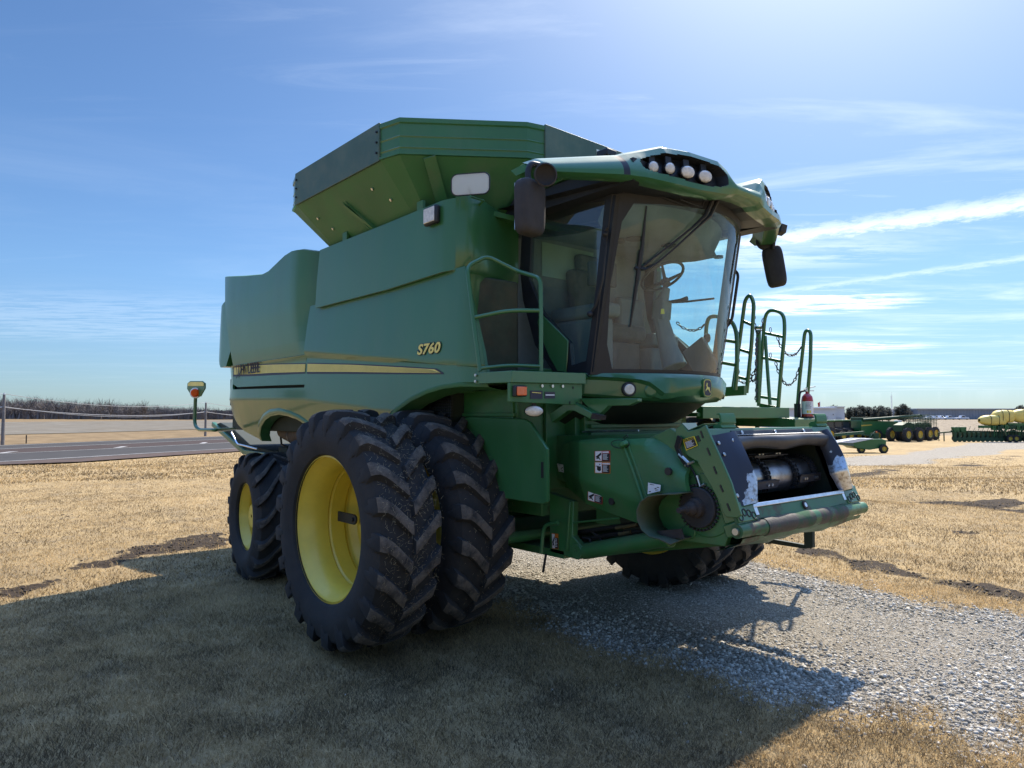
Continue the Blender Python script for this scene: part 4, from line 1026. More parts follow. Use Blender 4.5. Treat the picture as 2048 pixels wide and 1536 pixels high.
# valve bracket on the visible disc of the near outer wheel
vb = MB(); vb.beam((.10, -.02+.10, .02), (.16, -.02+.10, .02), .02, .05)
def place_wheel(src, loc, rot=(0, 0, 0), flip=False, spin=0):
    o = copy_tree(src, None)
    o.parent = HARV; o.location = loc
    return o
inner = make_wheel(.945, .52, .555, 21, .052, -1, .18, .010, 1, .20, lugw=.090)
inner.location = (0, -1.51, AX); inner.rotation_euler = (0, R(7), 0)
for y, rx in ((1.51, -3), (2.22, 5)):
    o = copy_tree(inner if y < 2 else fw, None); o.parent = HARV
    o.location = (.20, y, AX-.055); o.scale = (1, -1, 1); o.rotation_euler = (0, R(rx), 0)
rw = make_wheel(.765, .60, .375, 17, .045, 1, .16, .015, -1, .42, lugw=.068)
STEER = R(-5.5)
rw.location = (-3.33, -1.57, .60); rw.rotation_euler = (0, 0, STEER)
o = copy_tree(rw, None); o.parent = HARV; o.location = (-3.33, 1.57, .58); o.scale = (1, -1, 1); o.rotation_euler = (0, 0, STEER)
# bracket with a window cut in it, inside the near outer rim
vb = MB(); cx, cz = -.42, .03
YV = .10
vb.prism([(cx+.02, YV, cz-.042), (cx+.30, YV, cz-.042), (cx+.332, YV, cz-.028), (cx+.34, YV, cz), (cx+.332, YV, cz+.028), (cx+.30, YV, cz+.042), (cx+.02, YV, cz+.042)], (0, -.02, 0))
vb.cyl((cx+.29, YV-.02, cz), (cx+.29, YV-.035, cz), .018, 12)
vb.build('hub_bracket', BLACK, fw, bevel=.004)
# axles, hubs, final drives
ax = MB()
ax.cyl((0, -2.0, AX), (0, 2.0, AX), .12, 24)
ax.cyl((0, -1.30, AX), (0, -1.02, AX), .30, 28); ax.cyl((0, 1.02, AX), (0, 1.30, AX), .30, 28)
ax.bx(-.16, .20, -1.02, 1.02, .62, .86)
ax.bx(-.28, .22, -1.05, -.80, .60, 1.35); ax.bx(-.28, .22, .80, 1.05, .60, 1.35)
ax.build('front_axle', GREEN_D, HARV, bevel=.015)
ra = MB(); ra.beam((-3.33, -1.25, .66), (-3.33, 1.25, .66), .20, .18); ra.bx(-3.50, -3.15, -.25, .25, .55, 1.2)
ra.cyl((-3.33, -1.35, .60), (-3.33, -1.15, .60), .13); ra.cyl((-3.33, 1.15, .60), (-3.33, 1.35, .60), .13)
ra.bx(-3.45, -3.22, -1.22, -1.05, .45, .95); ra.bx(-3.45, -3.22, 1.05, 1.22, .45, .95)
ra.cyl((-3.12, -1.0, .70), (-3.12, 1.0, .70), .035)
ra.build('rear_axle', GREEN_D, HARV, bevel=.012)
# straw and chaff caught on the near outer tyre
def straw(n, parent, seed, RO_=.945, hw=.25):
    rr = random.Random(seed); b = MB()
    for k in range(n):
        a = rr.uniform(-1.9, 1.2); t = rr.uniform(-hw, hw); r_ = RO_+.002-rr.random()**3*.05
        p = Vector((r_*math.cos(a), t, r_*math.sin(a))); u = Vector((-math.sin(a), 0, math.cos(a))); o_ = Vector((math.cos(a), 0, math.sin(a)))
        th = rr.uniform(0, 6.28); d = (u*math.cos(th)+Vector((0, 1, 0))*math.sin(th)+o_*rr.uniform(-.1, .5)).normalized(); L_ = rr.uniform(.008, .032)*(1.6 if rr.random() < .1 else 1)
        s_ = d.cross(o_).normalized()*.0008; q = p+d*L_; b.add([p-s_, p+s_, q+s_*.5, q-s_*.5], [(0, 1, 2, 3)])
    o = b.build('dried_grass', mat('straw', (.34, .27, .16), .9, var=.4, vscale=20) if 'straw' not in MAT else MAT['straw'], parent, smooth=0, recalc=False); o['kind'] = 'stuff'; return o
for w_, n_, sd_ in ((fw, 1700, 1), (inner, 450, 2)):
    t_ = [c for c in w_.children if c.name.startswith('tyre')][0]; straw(n_, t_, sd_)

# ---------------------------------------------------------------- bodywork
YB = -1.75
def BT(x): return 2.49-.106*(max(x, -1.92)+1.92)
def BB(x): return 2.43-.0875*(max(x, -1.92)+1.92)
def LC(x): return 2.02-.018*(x+4.63) if x < -1.95 else 1.965-.075*(x+1.95)
def lcut(f, off=0, xa=-1.9, xb=.9):
    d = Vector((xb-xa, 0, f(xb)-f(xa))); return ((xa, 0, f(xa)+off), (-d.z, 0, d.x))
def side_y(x, z):
    """outer surface of the near side shields: creased, leaning slightly"""
    t = min(1, max(0, (x+1.9)/2.9))                    # 0 at the rear seam, 1 at the front edge
    band = BT(x); b2 = BB(x)                            # the overhang above the stripe dies out forward
    lo = LC(x)
    y = interp(z, [(1.30, .24), (1.55, .13), (lo-.012, .012), (lo+.012, .006), (b2-.012, .030), (b2+.004, .030), (band-.008, .004+.020*t), (band+.016, .002+.020*t), (2.95, .055), (3.7, .16)])
    # the shield rolls inwards at its front edge
    if x > .80: y += (x-.80)**2*1.6
    return YB+y
def seam_y(x, z):
    y = side_y(x, z)
    return y
fs = MB()
front_out = [(-1.961,-1.75,2.991),(-0.39,-1.75,2.982),(0.81,-1.75,2.979),(0.869,-1.75,2.775),(0.94,-1.75,2.535),(0.997,-1.75,2.301),(1.022,-1.75,2.149),(1.029,-1.75,2.058),(0.796,-1.75,2.067),(0.561,-1.75,2.056),(0.347,-1.75,2.026),(0.106,-1.75,1.965),(-0.117,-1.75,1.878),(-0.327,-1.75,1.778)]+[(-.42,-1.75,1.62),(-.55,-1.75,1.45),(-1.2,-1.75,1.40),(-1.62,-1.75,1.42)]+[(-1.738,-1.75,1.608),(-1.9,-1.75,1.789),(-1.981,-1.75,2.014),(-1.981,-1.75,2.405),(-1.98,-1.75,2.782)]
zc = [1.55, 2.0, 2.7]+[lcut(BT, -.008), lcut(BT, .016), lcut(BT, .05), lcut(BB, -.012), lcut(BB, .004), lcut(LC, -.012), lcut(LC, .012), lcut(LC, .04)]
p = panel(front_out, side_y, zc, (.80, .87, .93, .98), thick=.03, step=.16)
p.build('front_side_shield', GREEN, HARV, smooth=40)
fo2 = [(min(x, .12), y, z) for x, y, z in front_out]
panel([(-1.96,0,2.96),(.12,0,2.93),(.12,0,1.70),(-.42,0,1.62),(-.55,0,1.45),(-1.2,0,1.40),(-1.8,0,1.5)], side_y, zc, (), thick=.03, step=.2).mirror().build('front_side_shield', GREEN, HARV, smooth=40)
# rolled lip round the front wheel arch
arch = [(1.035,-1.75,2.058),(0.796,-1.75,2.067),(0.561,-1.75,2.056),(0.347,-1.75,2.026),(0.106,-1.75,1.965),(-0.117,-1.75,1.878),(-0.327,-1.75,1.778)]
lip = MB()
rows = []
for (x, y, z) in arch:
    yy = side_y(x, z)
    rows.append([(x, yy-.004, z+.0), (x, yy-.008, z-.012), (x+.012, yy+.0, z-.035), (x+.03, yy+.10, z-.055), (x+.035, yy+.16, z-.06)])
lip.grid(rows); lip.build('arch_lip', GREEN_M, HARV, smooth=50); lip.mirror().build('arch_lip', GREEN_M, HARV, smooth=50)

# rear upper shield (a door) with the tall concave shoulder
def rear_y(x, z):
    y = side_y(x, z)
    if z > 2.455: y = YB+interp(z, [(2.455, .0), (2.475, .045), (2.62, .030), (3.0, .005), (3.3, .0), (3.7, .02)])
    if x > -2.28: y += ((x+2.28)/.34)**2*.20*min(1, max(0, (z-2.5)/.4))
    if x < -4.3: y += (-4.3-x)**2*.3
    return y
rear_out = [(-4.608,-1.75,3.703),(-3.822,-1.75,3.591),(-3.208,-1.75,3.517),(-3.008,-1.75,3.528),(-2.788,-1.75,3.582),(-2.562,-1.75,3.637),(-2.371,-1.75,3.655),(-2.159,-1.75,3.64),(-1.955,-1.75,3.598),(-1.832,-1.75,3.559),(-1.687,-1.75,3.512),(-1.714,-1.75,3.231),(-1.742,-1.75,2.97),(-1.973,-1.75,2.96),(-1.968,-1.75,2.405),(-1.972,-1.75,2.142),(-2.879,-1.75,2.161),(-3.983,-1.75,2.178),(-4.149,-1.75,2.223),(-4.213,-1.75,2.409),(-4.282,-1.75,2.643),(-4.4,-1.75,3.086)]
p = panel(rear_out, rear_y, [2.38, 2.44, 2.455, 2.475, 2.50, 2.62, 2.8, 3.0, 3.15, 3.3], (-2.25, -2.18, -2.10, -2.03, -1.98), thick=.03, step=.16)
p.build('rear_side_shield', GREEN, HARV, smooth=40); p.mirror().build('rear_side_shield', GREEN, HARV, smooth=40)
# shoulder top cap going inwards
cap = MB(); top = [(-4.608,-1.75,3.703),(-3.822,-1.75,3.591),(-3.208,-1.75,3.517),(-3.008,-1.75,3.528),(-2.788,-1.75,3.582),(-2.562,-1.75,3.637),(-2.371,-1.75,3.655),(-2.159,-1.75,3.64),(-1.955,-1.75,3.598),(-1.832,-1.75,3.559),(-1.687,-1.75,3.512)]
cap.grid([[(x, rear_y(x, z)+.0, z), (x, rear_y(x, z)+.03, z+.012), (x, rear_y(x, z)+.5, z-.03), (x, -.9, z-.06)] for x, y, z in top])
cap.both(); cap.build('engine_hood', GREEN_M, HARV, smooth=50)
# rear lower skirt round the rear wheel
def skirt_y(x, z):
    y = side_y(x, z)+.004
    if x < -4.0: y += (-4.0-x)**2*.35
    return y
sk_out = [(-4.163,-1.75,2.152),(-1.971,-1.75,2.11),(-1.98,-1.75,2.003),(-1.9,-1.75,1.789),(-1.799,-1.75,1.648),(-1.97,-1.75,1.667),(-2.084,-1.75,1.719),(-2.24,-1.75,1.773),(-2.469,-1.75,1.817),(-2.721,-1.75,1.84),(-2.985,-1.75,1.823),(-3.197,-1.75,1.77),(-3.383,-1.75,1.684),(-3.476,-1.75,1.586),(-3.489,-1.75,1.506),(-3.991,-1.75,1.614),(-4.214,-1.75,1.702),(-4.427,-1.75,1.807),(-4.553,-1.75,1.981),(-4.582,-1.75,2.157),(-4.579,-1.75,2.461),(-4.482,-1.75,2.469),(-4.253,-1.75,2.457),(-4.202,-1.75,2.179)]
p = panel(sk_out, skirt_y, [1.55, lcut(LC, -.012, -4.7, -1.96), lcut(LC, .012, -4.7, -1.96), lcut(LC, .04, -4.7, -1.96)], (), thick=.03, step=.2)
p.build('rear_skirt', GREEN, HARV, smooth=40); p.mirror().build('rear_skirt', GREEN, HARV, smooth=40)
ral = [(-3.489,-1.75,1.506),(-3.476,-1.75,1.586),(-3.383,-1.75,1.684),(-3.197,-1.75,1.77),(-2.985,-1.75,1.823),(-2.721,-1.75,1.84),(-2.469,-1.75,1.817),(-2.24,-1.75,1.773),(-2.084,-1.75,1.719),(-1.945,-1.75,1.657)]
lip = MB(); rows = []
cx_, cz_ = -3.0, 1.2
for (x, y, z) in ral:
    yy = side_y(x, z)
    dx, dz = x-cx_, z-cz_; l_ = math.hypot(dx, dz); dx, dz = dx/l_, dz/l_
    rows.append([(x+dx*.085, yy+.004, z+dz*.085), (x+dx*.06, yy-.014, z+dz*.06), (x+dx*.01, yy-.016, z+dz*.01), (x-dx*.02, yy+.0, z-dz*.02), (x-dx*.03, yy+.12, z-dz*.03)])
lip.grid(rows); lip.build('rear_arch_lip', GREEN, HARV, smooth=50); lip.mirror().build('rear_arch_lip', GREEN, HARV, smooth=50)
# rear hood behind the door
rh = [(-4.485,-1.7,3.398),(-4.659,-1.7,3.372),(-4.817,-1.7,3.329),(-4.847,-1.7,3.137),(-4.889,-1.7,2.792),(-4.897,-1.7,2.584),(-4.729,-1.7,2.471),(-4.513,-1.7,2.473),(-4.353,-1.7,2.685)]
p = panel(rh, lambda x, z: -1.70+max(0, -4.70-x)**2*.8+.02*(z-2.5), [2.45], (-4.6, -4.7, -4.8), thick=.4, step=.15)
p.build('rear_hood', GREEN, HARV, smooth=45); p.mirror().build('rear_hood', GREEN, HARV, smooth=45)
# inner hull (threshing body) as core boxes added behind the shields to block light
hull = MB()
hull.bx(-4.75, -2.0, -1.52, 1.52, 1.62, 3.05)
hull.bx(-2.0, .30, -1.45, .84, 1.30, 3.45); hull.bx(-2.0, .05, .84, 1.45, 1.30, 3.45)
hull.bx(-4.55, -2.9, -1.1, 1.1, 2.9, 3.35)
hull.build('hull', DARK, HARV, bevel=.01)
ch = MB()      # chassis sides ahead of and between the wheels
ch.bx(-3.0, .95, -1.00, 1.00, .98, 2.2); ch.bx(-2.6, .9, -1.12, -1.0, 1.15, 1.35); ch.bx(-2.6, .9, 1.0, 1.12, 1.15, 1.35)
ch.bx(.30, .95, -1.32, 1.0, 1.35, 2.02)
ch.build('chassis', GREEN_D, HARV, bevel=.01)
# perforated shaker guard seen in the arch
gu = MB(); 
for i in range(12):
    for j in range(9):
        x = .02+i*.028; z = 1.78+j*.026
        gu.bx(x-.010, x+.010, -1.48, -1.455, z-.008, z+.008)
gu.build('perforated_guard', BLACK, HARV)
# gap between door and skirt: dark frame rail
gr = MB(); gr.bx(-4.45, -1.95, -1.66, -1.60, 1.95, 2.30); gr.build('frame_rail', DARK, HARV)

# stripe on the shields
def stripe(pts_top, pts_bot, dy, matl, name, parent, n=26):
    mb = MB(); rows = []
    def at(tab, x): return interp(x, [(p[0], p[2]) for p in tab])
    x0, x1 = pts_top[0][0], pts_top[-1][0]
    for i in range(n+1):
        x = x0+(x1-x0)*i/n; zt = at(pts_top, x); zb = at(pts_bot, x)
        row = []
        for k in range(9):
            z = zt+(zb-zt)*k/8; row.append((x, rear_y(x, z)-dy if x < -1.93 else side_y(x, z)-dy, z))
        rows.append(row)
    mb.grid(rows)
    return mb.build(name, matl, parent, smooth=60)
T1 = [(-4.16,-1.75,2.452),(-3.515,-1.75,2.442),(-2.889,-1.75,2.419),(-1.98,-1.75,2.373)]; B1 = [(-4.172,-1.75,2.322),(-3.509,-1.75,2.299),(-2.884,-1.75,2.284),(-1.976,-1.75,2.26)]
T2 = [(-1.93,-1.75,2.373),(-0.941,-1.75,2.309),(-0.041,-1.75,2.236),(0.475,-1.75,2.19),(0.574,-1.75,2.151)]; B2 = [(-1.927,-1.75,2.255),(-0.939,-1.75,2.21),(-0.04,-1.75,2.167),(0.574,-1.75,2.139)]
sb1 = stripe(T1, B1, .003, DECAL_B, 'stripe_border', HARV); sb2 = stripe(T2, B2, .003, DECAL_B, 'stripe_border', HARV)
T1 = [(-4.132,-1.75,2.434),(-3.514,-1.75,2.43),(-2.889,-1.75,2.407),(-1.979,-1.75,2.362)]; B1 = [(-4.127,-1.75,2.346),(-3.51,-1.75,2.324),(-2.885,-1.75,2.311),(-1.977,-1.75,2.279)]
T2 = [(-1.93,-1.75,2.362),(-0.941,-1.75,2.297),(-0.041,-1.75,2.225),(0.461,-1.75,2.183),(0.539,-1.75,2.151)]; B2 = [(-1.927,-1.75,2.277),(-0.94,-1.75,2.229),(-0.04,-1.75,2.18),(0.539,-1.75,2.149)]
y1_ = stripe(T1, B1, .005, DECAL_Y, 'stripe', sb1); y2_ = stripe(T2, B2, .005, DECAL_Y, 'stripe', sb2)
# hair lines running along the stripe
for T, B, par in ((T1, B1, sb1), (T2, B2, sb2)):
    for k in range(1, 7):
        f = k/7
        up = [(a[0], a[1], a[2]*(1-f)+b_[2]*f+.0016) for a, b_ in zip(T, [(x[0], 0, interp(x[0], [(q[0], q[2]) for q in B])) for x in T])]
        dn = [(a[0], a[1], a[2]-.0032) for a in up]
        stripe(up, dn, .0062, DECAL_Y if False else mat('decal_line', (.42, .34, .09), .5) if 'decal_line' not in MAT else MAT['decal_line'], 'stripe_line', par, n=14)
# writing
def side_text(body, px, size, m, off=0, dy=.008, shear=0, sx=1, name='lettering', par=HARV, spacing=1.0):
    x, _, z = px
    y = side_y(x, z)
    o = text_mesh(body, size, frame((x, y-dy, z), (1, 0, 0), (0, 0, 1)), m, name, par, .0012, shear, off, sx, spacing)
    for v in o.data.vertices:
        d = v.co.y-(y-dy)
        v.co.y = (rear_y(v.co.x, v.co.z) if v.co.x < -1.93 else side_y(v.co.x, v.co.z))-dy+d
    return o
P1 = [(-3.991,-1.75,2.333),(0.209,-1.75,2.319)]
side_text('JOHN DEERE', P1[0], .185, DECAL_B, .0015, .0165, 0, .70, 'name_lettering', sb1, 1.04)
mn = side_text('S760', P1[1], .118, DECAL_B, .0085, .006, .2, 1.32, 'model_number', HARV, 1.06)
side_text('S760', P1[1], .118, DECAL_Y, .0035, .009, .2, 1.32, 'model_number', mn, 1.06)
# latch hole and round cap
hp = [(-1.803,-1.75,1.79)][0]
b = MB(); b.cyl((hp[0], side_y(hp[0], hp[2])+.01, hp[2]), (hp[0], side_y(hp[0], hp[2])-.006, hp[2]), .03, 20); b.build('shield_latch', BLACK, HARV)

# grain tank: side walls, front wall, extensions
def tank_y(x, z):
    y = YB+.01
    if x > .52: y += (x-.52)**2*1.6
    if x < -1.50: y += .0
    return y+max(0, (3.05-z))*.02
tk = [(-1.641,-1.75,3.536),(-0.312,-1.75,3.539),(0.687,-1.75,3.549),(0.727,-1.75,3.547),(0.709,-1.75,3.275),(0.697,-1.75,2.969),(-0.302,-1.75,2.938),(-1.741,-1.75,2.939),(-1.702,-1.75,3.229)]
p = panel(tk, tank_y, (), (.55, .60, .65, .69), thick=.03, step=.3)
p.build('grain_tank_side', GREEN, HARV, smooth=35)
panel([(-1.66,0,3.54),(.10,0,3.55),(.10,0,2.93),(-1.74,0,2.95)], lambda x, z: YB+.01, (), (), thick=.03, step=.4).mirror().build('grain_tank_side', GREEN, HARV, smooth=35)
lw = MB(); lw.bx(.06, .10, .90, 1.72, 1.95, 3.56); lw.build('far_side_wall', SCREEN, HARV, bevel=.01)
tf = MB()
zt, zb = 3.57, 2.98
def front_curve(n=14):
    """plan of the tank's front corner: rounded corner, then a hollow sweeping to the cab"""
    out = [(.690, -1.70), (.735, -1.655), (.755, -1.60)]
    for i in range(n+1):
        t = i/n; out.append((.755-.26*math.sin(t*math.pi/2)**1.5, -1.56+.70*t))
    return out
rows = [[(x, y, z) for z in (zt+.0, zt-.01, 3.3, zb, zb-.03)] for x, y in front_curve()]
rows = [[(x, y, zt), (x+.004, y, zt-.015), (x+.004, y, 3.2), (x+.004, y, zb+.02), (x-.03, y, zb-.03)] for x, y in front_curve()]
tf.grid(rows); tf.build('grain_tank_front', GREEN, HARV, smooth=50)
lid = MB(); lid.bx(-1.62, .10, .90, 1.70, 3.50, 3.545); lid.bx(-1.62, .62, -1.70, .90, 3.50, 3.545); lid.bx(.30, .45, -1.6, .84, 2.0, 3.50); lid.build('grain_tank_deck', GREEN_M, HARV)
# extension ring
ztop, zbot = 4.27, 3.97
ringq = [(-1.65, -2.0), (.03, -2.0), (.25, -1.95), (.87, -1.09), (.91, -.93)]
rear_q = [(-2.55, -.93), (-2.50, -1.09), (-1.88, -1.93)]
def full_ring(q_front, q_rear): 
    a = q_rear+q_front; return a+[(x, -y) for x, y in a[::-1]]
RG = full_ring(ringq, rear_q); nR = len(RG)
cxm = -.82
def seg_panel(i, name, m, z0, z1, out=.0, ribs=False, t=.02):
    (xa, ya), (xb, yb) = RG[i], RG[(i+1) % nR]
    mb = MB(); d = Vector((xb-xa, yb-ya, 0)); n = Vector((d.y, -d.x, 0)).normalized()
    if n.dot(Vector(((xa+xb)/2-cxm, (ya+yb)/2, 0))) < 0: n = -n
    a0 = Vector((xa, ya, 0))+n*out; b0 = Vector((xb, yb, 0))+n*out
    if not ribs:
        rows = [[a0+Vector((0, 0, z1)), a0+Vector((0, 0, z0))], [b0+Vector((0, 0, z1)), b0+Vector((0, 0, z0))]]
        mb.prism([a0+Vector((0, 0, z0)), b0+Vector((0, 0, z0)), b0+Vector((0, 0, z1)), a0+Vector((0, 0, z1))], -n*t)
    return mb, n, a0, b0
prof_r = [(4.27, -.012), (4.272, .012), (4.235, .012), (4.225, .0), (4.20, .0), (4.13, .0), (4.122, .007), (4.112, .0), (4.035, .0), (4.027, .007), (4.017, .0), (3.99, .0), (3.985, .016), (3.965, .016), (3.96, -.01)]
def ribbed(i0, i1, name):
    """pressed corner panel following the ring from corner i0 to i1"""
    pts = [Vector((*RG[k % nR], 0)) for k in range(i0, i1+1)]
    mb = MB(); rows = []
    for k, p_ in enumerate(pts):
        a = pts[max(0, k-1)]; c_ = pts[min(len(pts)-1, k+1)]; d = (c_-a).normalized(); n = Vector((d.y, -d.x, 0))
        if n.dot(p_-Vector((cxm, 0, 0))) < 0: n = -n
        rows.append([p_+n*o_+Vector((0, 0, z)) for z, o_ in prof_r])
    mb.grid(rows); 
    return mb.build(name, GREEN, HARV, smooth=20)
order = {tuple(RG[i]): i for i in range(nR)}
i_s0 = order[(-1.65, -2.0)]
m_, n_, a_, b_ = seg_panel(i_s0, 'x', None, 3.955, 4.285, .018); ext_side = m_.build('tank_extension_side', GREY_P, HARV, bevel=.004)
m_, n_, a_, b_ = seg_panel(order[(.91, -.93)], 'x', None, 3.955, 4.285, .018); ext_front = m_.build('tank_extension_front', GREY_P, HARV, bevel=.004)
m_, n_, a_, b_ = seg_panel(order[(.03, 2.0)], 'x', None, 3.955, 4.285, .018); m_.build('tank_extension_side', GREY_P, HARV, bevel=.004)
m_, n_, a_, b_ = seg_panel(order[(-2.55, .93)], 'x', None, 3.955, 4.285, .018); m_.build('tank_extension_rear', GREY_P, HARV, bevel=.004)
ribbed(order[(.03, -2.0)], order[(.91, -.93)], 'tank_extension_corner')
ribbed(order[(.91, .93)], order[(.03, 2.0)], 'tank_extension_corner')
ribbed(order[(-1.65, 2.0)], order[(-2.55, .93)], 'tank_extension_corner')
ribbed(0, order[(-1.65, -2.0)], 'tank_extension_corner')
bo = MB()
for x in (-1.61, -.0):
    for z in (4.03, 4.12, 4.21): bo.cyl((x, -2.02, z), (x, -2.032, z), .010, 8)
bo.build_each('rivet', BLACK, ext_side)
dc = MB(); dc.box((.931, -.27, 4.20), (.004, .05, .05)); dc.box((.931, -.21, 4.20), (.004, .04, .03)); dc.build('small_decal', DEC_W, ext_front)
# sloping underside of the extensions down to the tank
low = full_ring([(-1.45, -1.62), (.03, -1.62), (.15, -1.58), (.42, -1.02), (.45, -.93)], [(-2.1, -.93), (-2.05, -1.0), (-1.60, -1.55)])
sl = MB(); rows = [[(RG[i][0], RG[i][1], 3.965), (low[i][0], low[i][1], 3.50)] for i in list(range(nR))+[0]]
# flat facets meeting in crisp folds
for (a, b_), (c_, d_) in zip(rows, rows[1:]): sl.add([a, b_, d_, c_], [(0, 1, 2, 3)])
sl.build('tank_extension_slope', GREEN_M, HARV, smooth=10)
ins = MB(); rows = [[(RG[i][0]*.985-.01, RG[i][1]*.985, 4.27), (low[i][0]*.97, low[i][1]*.97, 3.52)] for i in list(range(nR))+[0]]
ins.grid(rows); ins.build('tank_lining', GREY_P, HARV, smooth=10)
# rib on the slope, brackets, bolt heads, strap on the front corner
def on_slope(x, t): return Vector((x, -2.0+.38*t, 3.965-.465*t))
nrm = Vector((0, -.465, -.38)).normalized()
rb = MB(); 
for dx, hgt_ in ((0, .05), (.05, .05)):
    a, b_ = on_slope(-.86+dx, .28), on_slope(-.60+dx, .92)
    rb.prism([a, b_, b_+nrm*.05, a+nrm*.012+(b_-a)*.08], (.006, 0, 0))
a, b_ = on_slope(-.85, .34), on_slope(-.60, .92); rb.prism([a+nrm*.03, b_+nrm*.03, b_+nrm*.03+Vector((.05, 0, 0)), a+nrm*.03+Vector((.05, 0, 0))], nrm*.004)
rb.build('slope_rib', GREEN_D, HARV)
br = MB()
for x in (-1.12, .22): br.box((x, -1.715, 3.58), (.09, .03, .09))
br.build_each('hinge_bracket', GREEN_D, HARV, bevel=.004)
b = MB()
for x, t in ((-1.42, .35), (-1.28, .6), (-.30, .30), (-.14, .55), (.02, .88)):
    c_ = on_slope(x, t); b.cyl(c_, c_+nrm*.012, .014, 6)
b.build_each('slope_bolt', BOLT, HARV)
st = MB(); a = Vector((.40, -1.745, 3.955)); b_ = Vector((.235, -1.45, 3.50)); dd = (b_-a).normalized()
st.beam(a+Vector((.03, -.03, -.02)), b_+Vector((.03, -.03, 0)), .10, .02, up=(.8, -.6, 0)); st.build('corner_strap', GREEN_D, HARV)
# white translucent plate standing on the tank's front corner
wi = [(0.62,-1.678,3.768),(0.62,-1.298,3.846),(0.62,-1.298,3.666),(0.62,-1.677,3.604)]
y0, y1 = wi[0][1]+.0, wi[1][1]; z0_, z1_ = 3.61, 3.80
def rrect(y0, y1, z0, z1, r, x, n=5):
    out = []
    for (cy, cz, a0) in ((y1-r, z1-r, 0), (y0+r, z1-r, 90), (y0+r, z0+r, 180), (y1-r, z0+r, 270)):
        for k in range(n+1):
            a = R(a0+90*k/n); out.append((x, cy+r*math.cos(a), cz+r*math.sin(a)))
    return out
wq = [(0.757,-1.782,3.709),(0.997,-1.602,3.679),(0.997,-1.602,3.513),(0.757,-1.782,3.553)]
q0, q1, q3 = Vector(wq[0]), Vector(wq[1]), Vector(wq[3]); ax_ = (q1-q0); ax_.z = 0; w__ = ax_.length; ax_.normalize(); hh_ = .5*((q0-q3).length+(Vector(wq[1])-Vector(wq[2])).length); zc_ = .25*sum(v[2] for v in wq)
def rr3(w, h, r, n=5):
    c_ = Vector((q0.x, q0.y, zc_))+ax_*w__/2; out = []
    for (sx, sz, a0) in ((1, 1, 0), (-1, 1, 90), (-1, -1, 180), (1, -1, 270)):
        for k in range(n+1):
            a = R(a0+90*k/n); out.append(c_+ax_*(sx*(w/2-r)+r*math.cos(a))+Vector((0, 0, sz*(h/2-r)+r*math.sin(a))))
    return out
b = MB(); b.prism(rr3(w__, hh_, .045), Vector((.6, -.8, 0))*.004); pl = b.build('tank_light_plate', OPAL, HARV)
b = MB(); b.tube(rr3(w__+.008, hh_+.008, .048), .006, 6, True); b.build('plate_edge', BLACK, pl)
b = MB(); pc_ = Vector((q0.x, q0.y, zc_))+ax_*w__/2; b.tube([(.70, -1.50, 3.50), (.80, -1.50, 3.54), pc_+Vector((0, 0, -hh_*.5-.02)), pc_+Vector((0, 0, -.02))+Vector((-.6, .8, 0))*.012], .010, 8); b.build('plate_bracket', GREEN_D, pl)
# side work light
c_ = [(0.457,-1.75,3.441)][0]
b = MB(); b.box((c_[0], -1.768, c_[2]), (.185, .05, .155)); wl = b.build('side_light', BLACK, HARV, bevel=.02, seg=3)
b = MB(); b.box((c_[0], -1.796, c_[2]), (.15, .012, .122)); b.build('lens', LENS, wl, bevel=.012, seg=3)
# dusty flat wall between the shield and the cab, with its roof lip
dw = [(0.348,-1.3,3.052),(0.845,-1.3,2.933),(0.92,-1.3,2.877),(0.963,-1.3,2.774),(1.047,-1.3,2.187),(0.471,-1.3,2.217)]
b = MB(); b.bx(.60, .66, -1.62, -1.0, 2.06, 2.96); 
b.build('dusty_screen', SCREEN, HARV, bevel=.02)
b = MB(); rows = []
for x, y in front_curve(): rows.append([(x-.02, y, 2.97), (x-.06, y+.02, 2.90), (x-.10, y+.02, 2.05)])
b.grid(rows[:]); b.build('tank_front_lower', GREEN, HARV, smooth=40)
# gap filler strips at shield edges (dark shadow line between tank panel and shield)
b = MB(); b.bx(-1.7, .60, -1.655, -1.60, 2.86, 3.10); b.build('seam_shadow_strip', DARK, HARV)

# under the deck: big curved inner fender and round guard panel
fp = [(1.132,-1.36,1.781),(1.201,-1.36,1.754),(1.388,-1.36,1.558),(1.393,-1.36,1.171),(1.344,-1.36,1.144),(0.585,-1.36,1.11),(0.515,-1.36,1.729),(0.842,-1.36,1.78)]
b = MB(); pts = [(x, -1.36, z) for x, _, z in fp]; b.prism([(.05, -1.36, 1.05)]+[(x, -1.36, z) for x, _, z in fp[:5]][::-1]+[(.05, -1.36, 1.85)], (0, .03, 0)) 
b = MB(); P5 = [(x, -1.36, z) for x, _, z in fp[:5]]
b.prism([(0, -1.36, P5[4][2]+.02)]+P5[::-1]+[(.45, -1.36, 1.80), (0, -1.36, 1.72)], (0, .03, 0))
ip = b.build('fender_panel', GREEN, HARV, bevel=.008)
fl = MB(); a, b_ = Vector(P5[2]), Vector(P5[3]); fl.beam(a+Vector((0, -.012, 0)), b_+Vector((0, -.012, 0)), .02, .03, up=(1, 0, 0)); fl.build('flange', GREEN, ip)
sl_ = [(1.35,-1.37,1.401)][0]; b = MB(); b.prism([(sl_[0]-.022, -1.362, sl_[2]-.06), (sl_[0]+.022, -1.362, sl_[2]-.06), (sl_[0]+.022, -1.362, sl_[2]+.06), (sl_[0]-.022, -1.362, sl_[2]+.06)], (0, -.004, 0)); b.build('hand_hole', DEC_K, ip)
